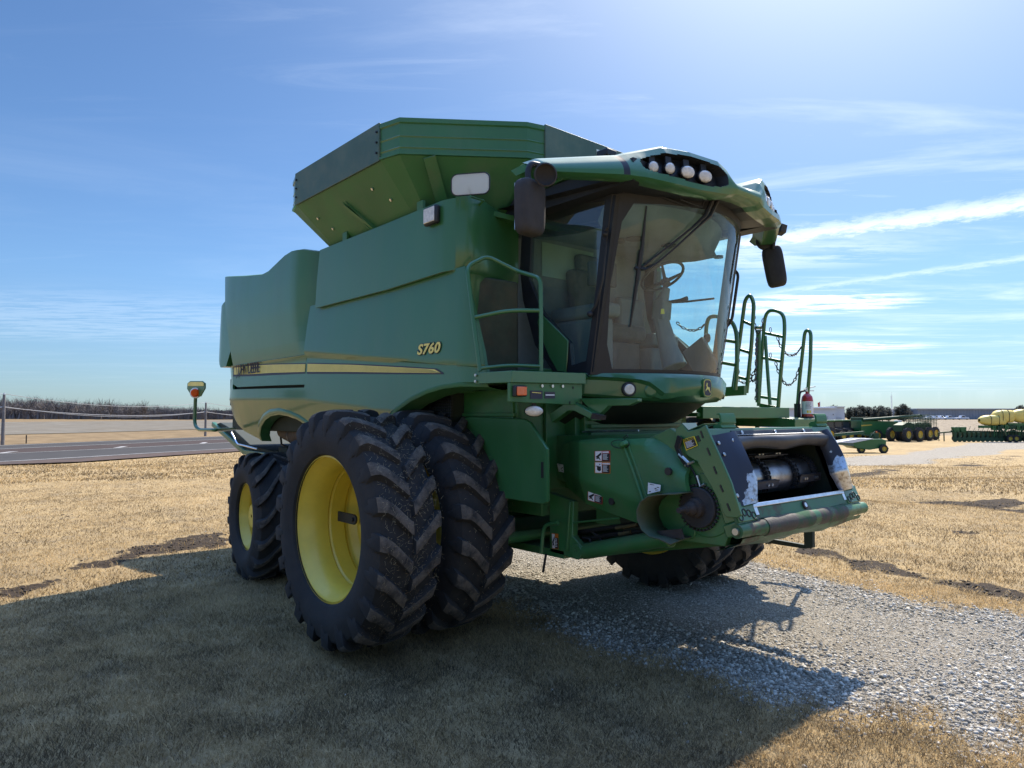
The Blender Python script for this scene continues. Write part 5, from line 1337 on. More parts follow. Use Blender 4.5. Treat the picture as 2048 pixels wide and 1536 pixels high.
b = MB(); b.bx(-.2, .98, -1.30, -1.27, 1.60, 2.02); b.bx(-.2, .98, -1.335, -1.30, 1.80, 1.83); b.build('inner_wall', GREEN_D, HARV, bevel=.005)

# ---------------------------------------------------------------- cab
def wsx(y, z, off=0): return 1.78+.22*(z-2.16)/1.3-.5*y*y+off
YC = .88
# glass and frames
g = MB(); rows = []
for i in range(25):
    y = -.855+1.71*i/24; rows.append([(wsx(y, z), y, z) for z in [2.17+1.31*k/12 for k in range(13)]])
g.grid(rows); wsg = g.build('windscreen', GLASS_W, HARV, smooth=60)
for z0, z1 in ((2.135, 2.175), (3.455, 3.60)):
    fr = MB()      # black border round the windscreen
    rows = [[(wsx(y, z0, .006), y, z0), (wsx(y, z1, .006), y, z1), (wsx(y, z1, -.03), y, z1), (wsx(y, z0, -.03), y, z0)] for y in [-.86+1.72*i/24 for i in range(25)]]
    fr.grid(rows, closed=True); fr.build('windscreen_frame', BLACK, wsg, smooth=40)
for s in (-1, 1):
    p = MB(); rows = []
    for k in range(13):
        z = 2.13+1.42*k/12; w_ = .040+.035*abs(k-6)/6
        if k < 2: w_ += .05*(2-k)/2
        if k > 10: w_ += .09*(k-10)/2
        ya = s*(.865); x = wsx(.865, z)
        rows.append([(x-.055, s*.895, z), (x-.005, s*.893, z), (wsx(s*(.87-w_*.5), z, .008), s*(.87-w_*.55), z), (wsx(s*(.87-w_), z, .007), s*(.87-w_), z), (x-.07, s*.83, z)])
    p.grid(rows, closed=True); p.build('a_pillar', BLACK, HARV, smooth=45)
O_ = [(0.885,-0.885,3.684),(1.666,-0.885,3.505),(1.532,-0.885,2.747),(1.417,-0.885,2.151),(0.989,-0.885,2.154),(0.743,-0.885,2.416),(0.588,-0.885,2.825),(0.548,-0.885,3.098),(0.575,-0.885,3.452)]
I_ = [(0.921,-0.885,3.58),(1.553,-0.885,3.485),(1.443,-0.885,2.758),(1.342,-0.885,2.242),(1.181,-0.885,2.215),(1.159,-0.885,2.4),(0.826,-0.885,2.697),(0.667,-0.885,2.992),(0.694,-0.885,3.393)]
sf = MB()
n = len(O_)
for i in range(n):
    j = (i+1) % n; q = [O_[i], O_[j], I_[j], I_[i]]
    sf.prism(q, (0, .045, 0))
sf.build('door_frame', BLACK, HARV, smooth=30); sf.mirror().build('door_frame', BLACK, HARV, smooth=30)
sg = MB(); sg.add([(x, -.872, z) for x, y, z in I_], [tuple(range(n))]); a = sg.build('side_window', GLASS, HARV); 
sg.mirror().build('side_window', GLASS, HARV)
gp = [(0.818,-0.89,2.684),(0.935,-0.89,2.599),(1.158,-0.89,2.421),(1.146,-0.89,2.261),(1.128,-0.89,2.16),(1.029,-0.89,2.177),(0.934,-0.89,2.295),(0.849,-0.89,2.45),(0.787,-0.89,2.606)]
b = MB(); b.prism([(x, -.888, z) for x, y, z in gp], (0, -.012, 0)); b.build('door_lower_panel', GREEN, HARV, bevel=.006)
b.mirror().build('door_lower_panel', GREEN, HARV, bevel=.006)
# cab lower shell in black, sweeping rubber edge at the rear of the cab
b = MB(); b.bx(.40, 1.34, -.86, .86, 2.06, 2.14); b.bx(.35, .42, -.86, .86, 2.06, 3.62); b.build('cab_shell', CREAM, HARV)
# nose under the windscreen
ns = MB(); rows = []
NY = [-.90+1.80*i/30 for i in range(31)]
for y in NY:
    a = abs(y)/.9; xb = wsx(y, 2.16); e = a**6*.05
    crease = interp(a, [(0, 2.05), (.30, 2.02), (.45, 1.96), (.62, 2.075), (.9, 2.10), (1, 2.105)])
    zbm = interp(a, [(0, 1.925), (.5, 1.925), (.8, 1.945), (1, 1.965)])
    inset = interp(a, [(0, .0), (.38, .0), (.52, .035), (1, .05)])
    rows.append([(xb-.03-e, y, 2.150), (xb+.030-e, y, 2.143), (xb+.055-e, y, 2.11), (xb+.070-e, y, crease+.012), (xb+.066-inset-e, y, crease-.012), (xb+.045-inset*.6-e, y, (crease+zbm)/2-.01), (xb+.01-e, y, zbm+.018), (xb-.02-e, y, zbm), (xb-.16, y, zbm-.01)])
ns.grid(rows)
for r_ in (rows[0], rows[-1]):
    k = len(ns.v); y = r_[0][1]; ns.v += r_+[(xx, y, zz) for xx, zz in ((.95, 1.99), (.95, 2.15))]; ns.f.append(tuple(range(k, k+len(r_)+2))); ns.m.append(0)
nose = ns.build('cab_nose', GREEN, HARV, smooth=28)
bl = MB(); rows = []
for i in range(21):
    y = -.84+1.68*i/20; xb = wsx(y, 2.16)
    rows.append([(xb-.14, y, 1.935), (xb-.28, y, 1.85), (xb-.50, y, 1.74), (.85, y, 1.70), (.85, y, 2.05)])
bl.grid(rows); bl.build('cab_belly', DARK, HARV, smooth=50)
# nose lamps and badge
for s in (-1, 1):
    y = s*.655; xb = wsx(y, 2.16)
    n_ = Vector((1, s*.62, -.06)).normalized(); c_ = Vector((xb+.02, y, 2.015))
    b = MB(); b.cyl(c_-n_*.02, c_+n_*.020, .058, 28); lm = b.build('nose_lamp', BLACK, nose, bevel=.006)
    b = MB(); b.cyl(c_+n_*.0, c_+n_*.026, .042, 28); b.build('lens', LENS, lm, bevel=.006)
    c2 = Vector((wsx(s*.49, 2.16)+.005, s*.49, 2.01)); b = MB(); b.cyl(c2-n_*.03, c2+n_*.028, .072, 28, r2=.052); b.build('lamp_blank', GREEN, nose, bevel=.015, seg=3)
bc = Vector((wsx(0, 2.16)+.066, .02, 2.035))
def badge(pts, d0, d1, name, m, parent):
    # pts in (right, up), flat on the nose facing forward
    b = MB(); b.prism([(bc.x+d0, bc.y+px_, bc.z+pz_) for px_, pz_ in pts], (d1-d0, 0, 0)); return b.build(name, m, parent)
def shield_pts(w, h, k=1):
    out = []
    for a in range(0, 360, 15):
        ca, sa = math.cos(R(a)), math.sin(R(a)); out.append((w*abs(ca)**.55*(1 if ca > 0 else -1), h*abs(sa)**.62*(1 if sa > 0 else -1)*(1.0)))
    return out
bd = badge(shield_pts(.062, .078), -.05, .010, 'badge', GREEN_D, nose)
badge(shield_pts(.054, .070), .010, .013, 'badge_edge', DECAL_Y, bd); badge(shield_pts(.049, .065), .013, .015, 'badge_field', DECAL_B, bd)
deer = [(-.030, -.028), (-.022, -.018), (-.010, -.012), (.004, -.012), (.014, -.022), (.030, -.040), (.034, -.036), (.026, -.020), (.022, -.004), (.024, .002), (.012, .006), (-.004, .008), (-.010, .018), (-.008, .028), (-.002, .040), (-.005, .042), (-.012, .032), (-.016, .042), (-.020, .040), (-.018, .029), (-.026, .022), (-.026, .018), (-.018, .014), (-.018, .002), (-.022, -.006), (-.034, -.016), (-.036, -.026)]
badge([(-x, z) if False else (x, z) for x, z in deer], .015, .017, 'badge_deer', DECAL_Y, bd)

# roof: brow, underside, cap
TOP = [(0, 2.235, 3.61), (.17, 2.235, 3.62), (.24, 2.225, 3.70), (.32, 2.20, 3.755), (.55, 2.10, 3.80), (.75, 2.00, 3.815), (1.02, 1.87, 3.735), (1.07, 1.85, 3.715), (1.58, 1.53, 3.655), (1.64, 1.46, 3.63)]
BOT = [(0, 2.27, 3.525), (.17, 2.265, 3.52), (.25, 2.25, 3.50), (.5, 2.19, 3.495), (.75, 2.12, 3.51), (.95, 2.03, 3.535), (1.1, 1.93, 3.55), (1.56, 1.64, 3.545), (1.64, 1.52, 3.575)]
def tb(y):
    a = abs(y); return (interp(a, [(p[0], p[1]) for p in TOP]), interp(a, [(p[0], p[2]) for p in TOP]), interp(a, [(p[0], p[1]) for p in BOT]), interp(a, [(p[0], p[2]) for p in BOT]))
NV = 30
ys = []
y = -1.64
while y < 1.6401: ys.append(round(y, 4)); y += .01
def recess(y, v):
    a = abs(y); c_, hw, hh = .62, .345, .33
    dx = abs(a-c_)/hw; dv = abs(v-.50)/hh
    # wider towards the middle of the cab
    hh2 = 1.05-.25*max(0, (a-.6)/.35)
    return (dx**4+(dv/hh2)**4) < 1
bw = MB(); G = []
for y in ys:
    xt, zt_, xb, zb_ = tb(y); row = []
    for k in range(NV+1):
        v = k/NV; bulge = .030*math.sin(math.pi*min(1, v*1.0))
        x = xb+(xt-xb)*v+bulge; z = zb_+(zt_-zb_)*v
        if recess(y, v): x -= .10
        row.append((x, y, z))
    G.append(row)
n0 = 0; bw.v = [p for r_ in G for p in r_]; mcol = []
W_ = NV+1
for i in range(len(ys)-1):
    for k in range(NV):
        bw.f.append((i*W_+k, (i+1)*W_+k, (i+1)*W_+k+1, i*W_+k+1))
        ins_ = any(recess(ys[i+a_], (k+b_)/NV) for a_ in (0, 1) for b_ in (0, 1)); seam = 1.065 < abs(ys[i]+.005) < 1.10
        bw.m.append(1 if (ins_ or seam) else 0)
# top: sweeps back to a low crown; under: rolls back
tr = []; ur = []
for i, y in enumerate(ys):
    xt, zt_, xb, zb_ = tb(y); a = abs(y)
    back = .34 if a < 1.0 else max(.34, interp(a, [(1.0, .34), (1.12, xt-.34), (1.64, xt-.06)]))
    tr.append([G[i][-1], (xt-.03, y, zt_+.014), (xt-(xt-back)*.35, y, zt_+(.03 if a < 1 else .006)), (back, y, zt_-.0+(.02 if a < 1 else -.0))])
    ub = .9 if a < .9 else interp(a, [(.9, .9), (1.0, xb-.55), (1.12, xb-.30), (1.64, xb-.04)])
    ur.append([G[i][0], (xb-.05, y, zb_-.018), (xb-.16, y, zb_-.008)])
bw.grid(tr); bw.m[-(len(ys)-1)*3:] = [0]*((len(ys)-1)*3); bw.grid(ur)
brow = bw.build('roof_brow', [GREEN, BLACK], HARV, smooth=32)
un = MB(); rows = []
for i, y in enumerate(ys):
    xt, zt_, xb, zb_ = tb(y); a = abs(y)
    if a > 1.10: continue
    rows.append([(xb-.13, y, zb_-.006), (xb-.30, y, zb_+.005), (max(.40, xb-.75), y, zb_+.03+(.02 if a < .9 else 0)), (.40, y, 3.62), (.40, y, 3.70)])
un.grid(rows)
un.bx(.38, 1.95, -1.02, -.86, 3.52, 3.69); un.bx(.38, 1.95, .86, 1.02, 3.52, 3.69)
un.build('roof_lining', BLACK, HARV, smooth=40)
# outboard arms: a closed beam from the brow end forward edge
for s in (-1, 1):
    b = MB(); rows = []
    for t in range(9):
        a = 1.08+.56*t/8; xt, zt_, xb, zb_ = tb(a)
        rows.append([(xt-.02, s*a, zt_), (xb, s*a, zb_), (xb-.16, s*a, zb_-.01), (xt-.16, s*a, zt_-.01)])
    b.grid(rows, closed=True); k = len(b.v)-4; b.f.append((k, k+1, k+2, k+3)); b.m.append(0)
    b.build('mirror_arm', GREEN_M, HARV, smooth=30)
# roof lights in the recesses
def roof_lamp(c_, nrm_, rx, rz, oval):
    n_ = Vector(nrm_).normalized(); sd_ = Vector((0, 0, 1)).cross(n_).normalized(); up = n_.cross(sd_)
    b = MB()
    rows = []
    for d, sc in ((-.06, .55), (-.02, .95), (.012, 1.0), (.016, .93)):
        rows.append([Vector(c_)+n_*d+sd_*(rx*sc*math.cos(t))+up*(rz*sc*math.sin(t)) for t in [2*math.pi*k/24 for k in range(24)]])
    b.grid(rows, closed=True)
    b.beam(Vector(c_)+up*rz*.8-n_*.02, Vector(c_)+up*(rz+.045)-n_*.03, .05, .025, up=tuple(n_))
    lm = b.build('roof_lamp', BLACK, brow, smooth=40)
    b = MB(); rows = []
    for d, sc in ((.008, .90), (.020, .86), (.026, .55), (.027, .02)):
        rows.append([Vector(c_)+n_*d+sd_*(rx*sc*math.cos(t))+up*(rz*sc*math.sin(t)) for t in [2*math.pi*k/24 for k in range(24)]])
    b.grid(rows, closed=True); b.build('lens', LENS, lm, smooth=60)
for s in (-1, 1):
    for a, rx, rz in ((.845, .047, .047), (.720, .047, .047), (.575, .066, .052), (.425, .066, .052)):
        xt, zt_, xb, zb_ = tb(a); c_ = (xb*.55+xt*.45-.035, s*a, zb_*.54+zt_*.46)
        roof_lamp(c_, (1, s*.33, -.10), rx, rz, rx > .05)
# antenna block and beacon bracket on the roof
b = MB(); b.bx(1.55, 1.66, -.98, -.86, 3.80, 3.86); b.build('roof_antenna', BLACK, HARV, bevel=.01)
b = MB(); b.rail([(2.10, .10, 3.60), (2.08, .10, 3.68), (2.0, .34, 3.74), (1.98, .40, 3.64)], .010, 6, .02); b.build('roof_grab_rail', BLACK, HARV)
# cover between arm and cab side seen from below (light edge strip)
b = MB(); b.beam((1.02, -1.03, 3.71), (1.50, -1.03, 3.735), .03, .05); b.build('roof_side_strip', GREEN, HARV, bevel=.005)

# mirrors
def mirror_head(c_, w, h, d, yaw_, tilt, par, s):
    M_ = Matrix.Rotation(yaw_, 3, 'Z') @ Matrix.Rotation(tilt, 3, 'Y')
    b = MB(); rows = []
    for t, sc in ((-.5, .55), (-.42, .85), (-.25, .97), (.0, 1.0), (.30, 1.0), (.42, .985), (.5, .94)):
        ring_ = []
        for k in range(32):
            a = 2*math.pi*k/32; ca, sa = math.cos(a), math.sin(a)
            y = abs(ca)**.38*(1 if ca > 0 else -1)*w/2*sc; z = abs(sa)**.42*(1 if sa > 0 else -1)*h/2*(1-(1-sc)*.5)
            y *= 1+.06*z/h
            ring_.append(Vector(c_)+M_ @ Vector((-t*d, y, z)))
        rows.append(ring_)
    b.grid(rows, closed=True); k = len(b.v); b.f.append(tuple(range(32))); b.m.append(0); b.f.append(tuple(range(k-32, k))[::-1]); b.m.append(0)
    o = b.build('mirror', BLACK_G, par, smooth=50)
    g_ = MB(); g_.prism([Vector(c_)+M_ @ Vector((-.505*d, y, z)) for y, z in ((-w*.44, -h*.42), (w*.44, -h*.42), (w*.44, h*.42), (-w*.44, h*.42))], M_ @ Vector((-.004, 0, 0)))
    g_.build('mirror_glass', STEEL_B, o)
    return o
mc = [(1.544,-1.66,3.285)][0]
mR = mirror_head(mc, .235, .40, .12, R(6), 0, HARV, -1)
b = MB(); b.rail([(1.56, -1.60, 3.60), (1.55, -1.67, 3.60), (1.535, -1.69, 3.52), (1.56, -1.67, 3.42)], .022, 10, .05); b.build('mirror_stalk', BLACK, mR, smooth=60)
rc = [(1.637,-1.62,3.497)][0]
b = MB(); n_ = Vector((1, -.55, -.15)).normalized(); c_ = Vector(rc)
b.lathe([(.001, .0), (.03, .0), (.055, .012), (.078, .03), (.080, .045), (.07, .05)], (0, 0, 0), 'y', 24)
Mr = Vector((0, 1, 0)).rotation_difference(n_).to_matrix(); b.v = [tuple(c_+Mr @ (Vector(v)*1.05)) for v in b.v]
b.build('round_mirror', BLACK_G, mR, smooth=50)
mc2 = [(1.555,1.68,3.324)][0]
mL = mirror_head((0, 0, 0), .20, .42, .12, R(-58), R(3), HARV, 1)
for _o in [mL]+list(mL.children):
    _vd = (Vector(mc2)-cam.location).normalized(); _o.data.transform(Matrix.Translation(Vector(mc2)) @ Matrix.Rotation(R(-9), 4, _vd))
b = MB(); a = [(1.53,1.62,3.735),(1.593,1.62,3.63),(1.574,1.62,3.491)]; b.tube([(1.58, 1.60, 3.60)]+a, [.05, .035, .02, .018], 10)
aa = [(1.514,1.62,3.749),(1.681,1.62,3.73),(1.664,1.62,3.657),(1.615,1.62,3.631),(1.523,1.62,3.67)]; b.prism(aa, (0, .10, 0)); b.build('mirror_stalk', BLACK_G, mL, smooth=40)
rc = [(1.517,1.58,3.577)][0]; b = MB(); b.lathe([(.001, 0), (.06, .0), (.09, .012), (.092, .02), (.001, .025)], (0, 0, 0), 'y', 24)
n_ = Vector((-.55, -.83, .0)).normalized(); n_ = Vector((-.68, .70, 0)); Mr = Vector((0, 1, 0)).rotation_difference(n_).to_matrix(); b.v = [tuple(Vector(rc)+Mr @ Vector(v)) for v in b.v]
b.tube([rc, (rc[0]+.0, rc[1]+.07, rc[2]-.005)], .008, 6); b.build('round_mirror', BLACK_G, mL, smooth=50)

# wipers
W1 = [(2.05,-0.16,3.539),(2.014,-0.22,3.39),(1.969,-0.324,3.289),(1.875,-0.491,3.14),(1.741,-0.671,2.963)]; W2 = [(2.057,-0.101,3.533),(2.025,-0.167,3.398),(1.989,-0.266,3.307),(1.881,-0.467,3.103),(1.804,-0.577,2.99),(1.748,-0.655,2.941)]
b = MB(); b.tube(W1, [.016, .016, .010, .008, .007], 6); b.tube(W2, [.016, .016, .010, .008, .008, .007], 6); wp_ = b.build('wiper', BLACK, HARV)
WB = [(1.791,-0.672,3.433),(1.774,-0.671,3.327),(1.745,-0.667,3.136),(1.71,-0.67,2.945),(1.674,-0.676,2.752),(1.627,-0.683,2.504)]
b = MB(); b.tube(WB, [.006, .009, .014, .018, .014, .007], 6); b.tube([(1.743,-0.678,3.095),(1.703,-0.68,2.866)], .020, 6); b.tube([(1.703,-0.709,2.956),(1.752,-0.635,2.951)], .016, 6); b.build('wiper_blade', BLACK, wp_)
WU = [(1.836,-0.642,3.531),(1.9,-0.519,3.489),(1.975,-0.324,3.447)]; b = MB(); b.tube(WU, [.006, .010, .006], 6); b.tube([(1.95,-0.459,3.494),(2.015,-0.261,3.455),(2.032,-0.243,3.526)], .008, 6); b.build('upper_wiper', BLACK, HARV)
# door handle stay bars on the near side
H_ = [(1.608,-0.92,3.258),(1.567,-0.92,3.207),(1.592,-0.92,3.124),(1.554,-0.92,2.857),(1.485,-0.92,2.67),(1.421,-0.92,2.607)]
b = MB(); b.tube(H_, .010, 8); b.build('door_grab_bar', BLACK, HARV)
hb = [(1.43,-0.93,2.605)][0]; b = MB(); b.ball(hb, .025); b.ball([(1.591,-0.93,3.209)][0], .022); b.build('door_hinge', BLACK, HARV)

# interior
IN = MB(); IN.bx(.43, .47, -.84, .84, 2.16, 3.58); IN.build('cab_rear_wall', CREAM, HARV)
# rear window as an opaque plate, the light behind it painted in pale green
b = MB(); b.bx(.472, .478, -.55, .15, 3.10, 3.42); b.build('rear_window', mat('rear_window_lit_paint', (.32, .42, .34), .15, spec=.8, dust=.3, dscale=3, dustcol=(.3, .32, .25)), HARV)
hl = MB(); rows = []
for i in range(13):
    y = -.82+1.64*i/12; e = .06*(abs(y)/.82)**3
    rows.append([(.48, y, 3.46-e), (.9, y, 3.40-e), (1.2, y, 3.37-e), (1.45, y, 3.37-e), (1.62-.3*y*y, y, 3.43-e), (1.80-.45*y*y, y, 3.50)])
hl.grid(rows); head = hl.build('headliner', CREAM, HARV, smooth=60)
b = MB(); b.bx(1.30, 1.36, .20, .34, 3.355, 3.365)
for k in range(7): b.bx(1.25, 1.285, .22+.018*k, .23+.018*k, 3.352, 3.366); b.bx(1.31, 1.345, .22+.018*k, .23+.018*k, 3.35, 3.354)
b.build('air_vent', TRIM_D, head)
b = MB(); b.cyl((1.25, -.15, 3.36), (1.25, -.15, 3.385), .085, 20); b.bx(1.10, 1.16, -.30, -.18, 3.34, 3.40); b.build('speaker', TRIM_D, head)
se = MB(); se.bx(.55, 1.06, -.26, .26, 2.50, 2.64); seat = se.build('seat', SEATM, HARV, bevel=.05, seg=4)
b = MB(); b.beam((.60, 0, 2.62), (.46+.05, 0, 3.20), .50, .12, up=(1, 0, 0)); b.build('backrest', SEATM, seat, bevel=.05, seg=4)
b = MB(); b.beam((.53, 0, 3.20), (.52, 0, 3.36), .28, .09, up=(1, 0, 0)); b.build('headrest', SEATM, seat, bevel=.03, seg=3)
b = MB(); b.bx(.60, 1.0, -.22, .22, 2.16, 2.48); b.build('seat_base', TRIM_D, seat, bevel=.02)
b = MB(); b.bx(.55, 1.22, -.52, -.30, 2.66, 2.78); b.bx(.6, 1.15, -.50, -.32, 2.2, 2.66); arm = b.build('armrest_console', CREAM, HARV, bevel=.035, seg=3)
b = MB(); b.rail([(1.10, -.41, 2.78), (1.14, -.41, 2.90), (1.10, -.38, 2.96)], .022, 8, .03); b.build('control_lever', TRIM_D, arm)
b = MB(); b.box((1.28, -.62, 2.98), (.04, .26, .20), Matrix.Rotation(R(-20), 3, 'Z')); b.tube([(1.26, -.60, 2.90), (1.15, -.52, 2.72)], .015, 6); b.build('display_screen', TRIM_D, HARV, bevel=.01)
bs = MB(); bs.bx(.62, 1.02, .40, .80, 2.48, 2.60); bs.bx(.52, .60, .40, .80, 2.60, 3.0); bs.bx(.60, 1.0, .40, .80, 2.16, 2.46); bs.build('buddy_seat', CREAM, HARV, bevel=.03, seg=3)
# steering column and wheel
cc = [(1.415,0.08,2.937),(1.365,0.08,2.832),(1.347,0.08,2.656),(1.43,0.08,2.383),(1.491,0.08,2.226)]
b = MB(); b.tube(cc, [.030, .055, .070, .085, .11], 12); b.beam(cc[1], cc[2], .13, .12); col_ = b.build('steering_column', CREAM, HARV, bevel=.01)
wc = Vector([(1.367,0.08,3.042)][0]); n_ = Vector((-.50, .05, .86)).normalized(); u1 = n_.orthogonal().normalized(); u2 = n_.cross(u1)
b = MB(); b.tube([wc+(u1*math.cos(t)+u2*math.sin(t))*.195 for t in [2*math.pi*k/36 for k in range(36)]], .013, 8, True)
hubp = wc-n_*.06
for t in (20, 150, 270): b.tube([hubp, wc+(u1*math.cos(R(t))+u2*math.sin(R(t)))*.19], [.020, .010], 8)
b.cyl(hubp-n_*.03, hubp+n_*.02, .038, 16); b.build('steering_wheel', TRIM_D, col_, smooth=50)
ks = [(1.443,0.12,2.827),(1.595,0.12,2.817)]; b = MB(); b.tube([(1.431,0.1,2.813),(1.537,0.1,2.813),(1.609,0.1,2.817)], [.01, .012, .022], 8); b.tube([(1.457,0.1,2.801),(1.614,0.1,2.79),(1.877,0.1,2.783)], .009, 8); b.build('column_stalk', TRIM_D, col_)
b = MB(); kp = [(1.5,-0.12,2.717),(1.5,-0.086,2.72),(1.5,-0.079,2.678),(1.5,-0.128,2.673)]; b.prism(kp, (.006, 0, 0)); b.build('key_tag', DEC_C, col_)
# grey box with a notice outside the left rear window (seen through the cab)
b = MB(); b.beam((1.36, .80, 2.20), (1.18, .80, 2.50), .05, .26, up=(1, 0, 0)); b.build('door_inner_panel', CREAM, HARV, bevel=.01)
b = MB(); b.tube([(1.435,0.86,3.331),(1.435,0.86,3.311)], .045, 12); b.tube([(1.285,0.86,2.557),(1.307,0.86,2.555)], .045, 12); b.build('door_knob', BLACK, HARV)

# ---------------------------------------------------------------- feeder house
LINER = bpy.data.materials.new('rubbed_liner_steel'); LINER.use_nodes = True; nt = LINER.node_tree; N = nt.nodes; L = nt.links
pb = N['Principled BSDF']; tcl = N.new('ShaderNodeTexCoord')
ps = VM('SUBTRACT', tcl.outputs['Object'], (2.76, -.09, 1.06)).outputs[0]
tt = VM('DOT_PRODUCT', ps, (-.366, 0, .930)).outputs['Value']; sy_ = N.new('ShaderNodeSeparateXYZ'); L.new(ps, sy_.inputs[0])
nz_ = N.new('ShaderNodeTexNoise'); nz_.inputs['Scale'].default_value = 9; nz_.inputs['Detail'].default_value = 6; L.new(tcl.outputs['Object'], nz_.inputs['Vector'])
def gn2(s_):
    n = N.new('ShaderNodeTexNoise'); n.inputs['Scale'].default_value = s_; n.inputs['Detail'].default_value = 8; L.new(tcl.outputs['Object'], n.inputs['Vector']); return n.outputs['Fac']
# rubbed bright where crop slides past: low on the inner side, with a torn upper edge
lim = MT('ADD', MT('MULTIPLY', MT('SUBTRACT', nz_.outputs['Fac'], .5), .42), MT('SUBTRACT', 1.33, MT('MULTIPLY', MT('ABSOLUTE', sy_.outputs['Y']), 1.42)))
wr = MR(MT('SUBTRACT', lim, tt), 0, .012)
mk = N.new('ShaderNodeMix'); mk.data_type = 'RGBA'; L.new(wr, mk.inputs[0]); mk.inputs[6].default_value = (.045, .048, .062, 1); L.new(cmix(MR(gn2(40), .45, .75), (.66, .68, .72), (.30, .27, .25)), mk.inputs[7]); L.new(mk.outputs[2], pb.inputs['Base Color'])
L.new(MR(wr, 0, 1, .45, .95), pb.inputs['Metallic']); pb.inputs['Roughness'].default_value = .34
FO = Vector((2.76, -.09, 1.06)); FT = Vector((-.366, 0, .930)); FN = Vector((.930, 0, .366))
def F3(s, t, n=0): return FO+Vector((0, s, 0))+FT*t+FN*n
def fbox(mb, s0, s1, t0, t1, n0, n1, mi=0):
    vs = [F3(s, t, n) for n in (n0, n1) for s, t in ((s0, t0), (s1, t0), (s1, t1), (s0, t1))]
    return mb.add(vs, [(3, 2, 1, 0), (4, 5, 6, 7), (0, 1, 5, 4), (1, 2, 6, 5), (2, 3, 7, 6), (3, 0, 4, 7)], mi)
fe = MB()
# body tunnel: side plates, floor, top
for s in (-.74, .74):
    y = s-.09
    fe.prism([(.90, y, 1.30), (2.40, y, .96), (2.62, y, 1.06), (2.42, y, 1.66), (2.05, y, 1.68), (.90, y, 1.64)], (0, -.03 if s < 0 else .03, 0))
fe.prism([(.90, -.83, 1.30), (2.55, -.83, .94), (2.55, -.83, .97), (.90, -.83, 1.33)], (0, 1.48, 0))
fe.prism([(.90, -.83, 1.60), (2.43, -.83, 1.66), (2.43, -.83, 1.69), (.90, -.83, 1.63)], (0, 1.48, 0))
fb = fe.build('feeder_house', GREEN_D, HARV, bevel=.006)
b = MB()
for k in range(5): 
    b.bx(1.13, 1.19, -.66, .60, 1.64+.062*k, 1.675+.062*k)
b.bx(.96, 1.15, -.70, .64, 1.56, 1.99); b.build('ribbed_wall', GREEN_D, fb, bevel=.006)
b = MB(); b.cyl((1.22, -.80, 1.675), (1.80, -.80, 1.695), .008, 8); b.build('latch_rod', STEEL, fb)
# front frame
ff = MB()
fbox(ff, -.88, .88, .615, .712, -.10, 0)
fbox(ff, -.88, -.70, .085, .615, -.10, 0); fbox(ff, .70, .88, .085, .615, -.10, 0)
fbox(ff, -.88, .88, .0, .085, -.12, -.004)
frame_ = ff.build('feeder_frame', GREEN, HARV, bevel=.008)
# near side plate with its notched top, folded slots
sp = [(2.507,-0.985,1.744),(2.357,-0.985,1.749),(2.275,-0.985,1.711),(2.274,-0.985,1.667),(2.315,-0.985,1.606),(2.33,-0.985,1.563),(2.374,-0.985,1.521),(2.433,-0.985,1.504),(2.468,-0.985,1.452),(2.539,-0.985,1.352),(2.605,-0.985,1.251),(2.633,-0.985,1.173),(2.698,-0.985,1.145),(2.745,-0.985,1.16),(2.792,-0.985,1.084),(2.695,-0.985,1.395),(2.602,-0.985,1.557)]
sp = [(2.511,-0.985,1.744),(2.46,-0.985,1.72),(2.373,-0.985,1.702),(2.325,-0.985,1.752),(2.271,-0.985,1.711),(2.27,-0.985,1.667),(2.319,-0.985,1.6),(2.334,-0.985,1.556),(2.386,-0.985,1.525),(2.441,-0.985,1.501),(2.479,-0.985,1.443),(2.543,-0.985,1.349),(2.605,-0.985,1.251),(2.633,-0.985,1.18),(2.655,-0.985,1.156),(2.738,-0.985,1.159),(2.763,-0.985,1.18),(2.695,-0.985,1.379),(2.602,-0.985,1.566)]
b = MB(); b.prism(sp, (0, .02, 0)); pl_ = b.build('side_plate', GREEN, frame_, bevel=.004)
tr_ = [(2.325,-0.985,1.752),(2.499,-0.985,1.75),(2.377,-0.985,1.706)]; q = [Vector(p) for p in tr_]; b = MB(); b.prism([q[0], q[2], q[2]+Vector((0, .12, .0)), q[0]+Vector((0, .16, 0))], (0, 0, .004)); b.prism([q[1], q[2], q[2]+Vector((0, .12, 0)), q[1]+Vector((0, .16, 0))], (0, 0, .004)); b.build('folded_flange', GREEN, pl_)
b = MB()
for u, v, u2, v2 in ((1401, 862, 1406, 876), (1414, 896, 1420, 911), (1427, 933, 1433, 948), (1440, 970, 1446, 984), (1455, 1007, 1461, 1022)):
    pass
SL = [(2.473,-0.987,1.704),(2.492,-0.987,1.658),(2.522,-0.987,1.593),(2.544,-0.987,1.545),(2.569,-0.987,1.474),(2.591,-0.987,1.427),(2.616,-0.987,1.358),(2.637,-0.987,1.314),(2.665,-0.987,1.244),(2.686,-0.987,1.198)]
for a, c_ in zip(SL[::2], SL[1::2]): b.beam(a, c_, .004, .012, up=(1, 0, .3))
H2 = [(2.445,-0.987,1.67),(2.464,-0.987,1.634)]; b.beam(H2[0], H2[1], .004, .022, up=(1, 0, .3))
b.build_each('plate_slot', DEC_K, pl_)
b = MB(); b.prism([F3(-.885, .0, -.02), F3(-.885, .71, -.02), F3(-.885, .71, .002), F3(-.885, .0, .002)], (0, .012, 0)); b.build('worn_edge', WORN_G, frame_)
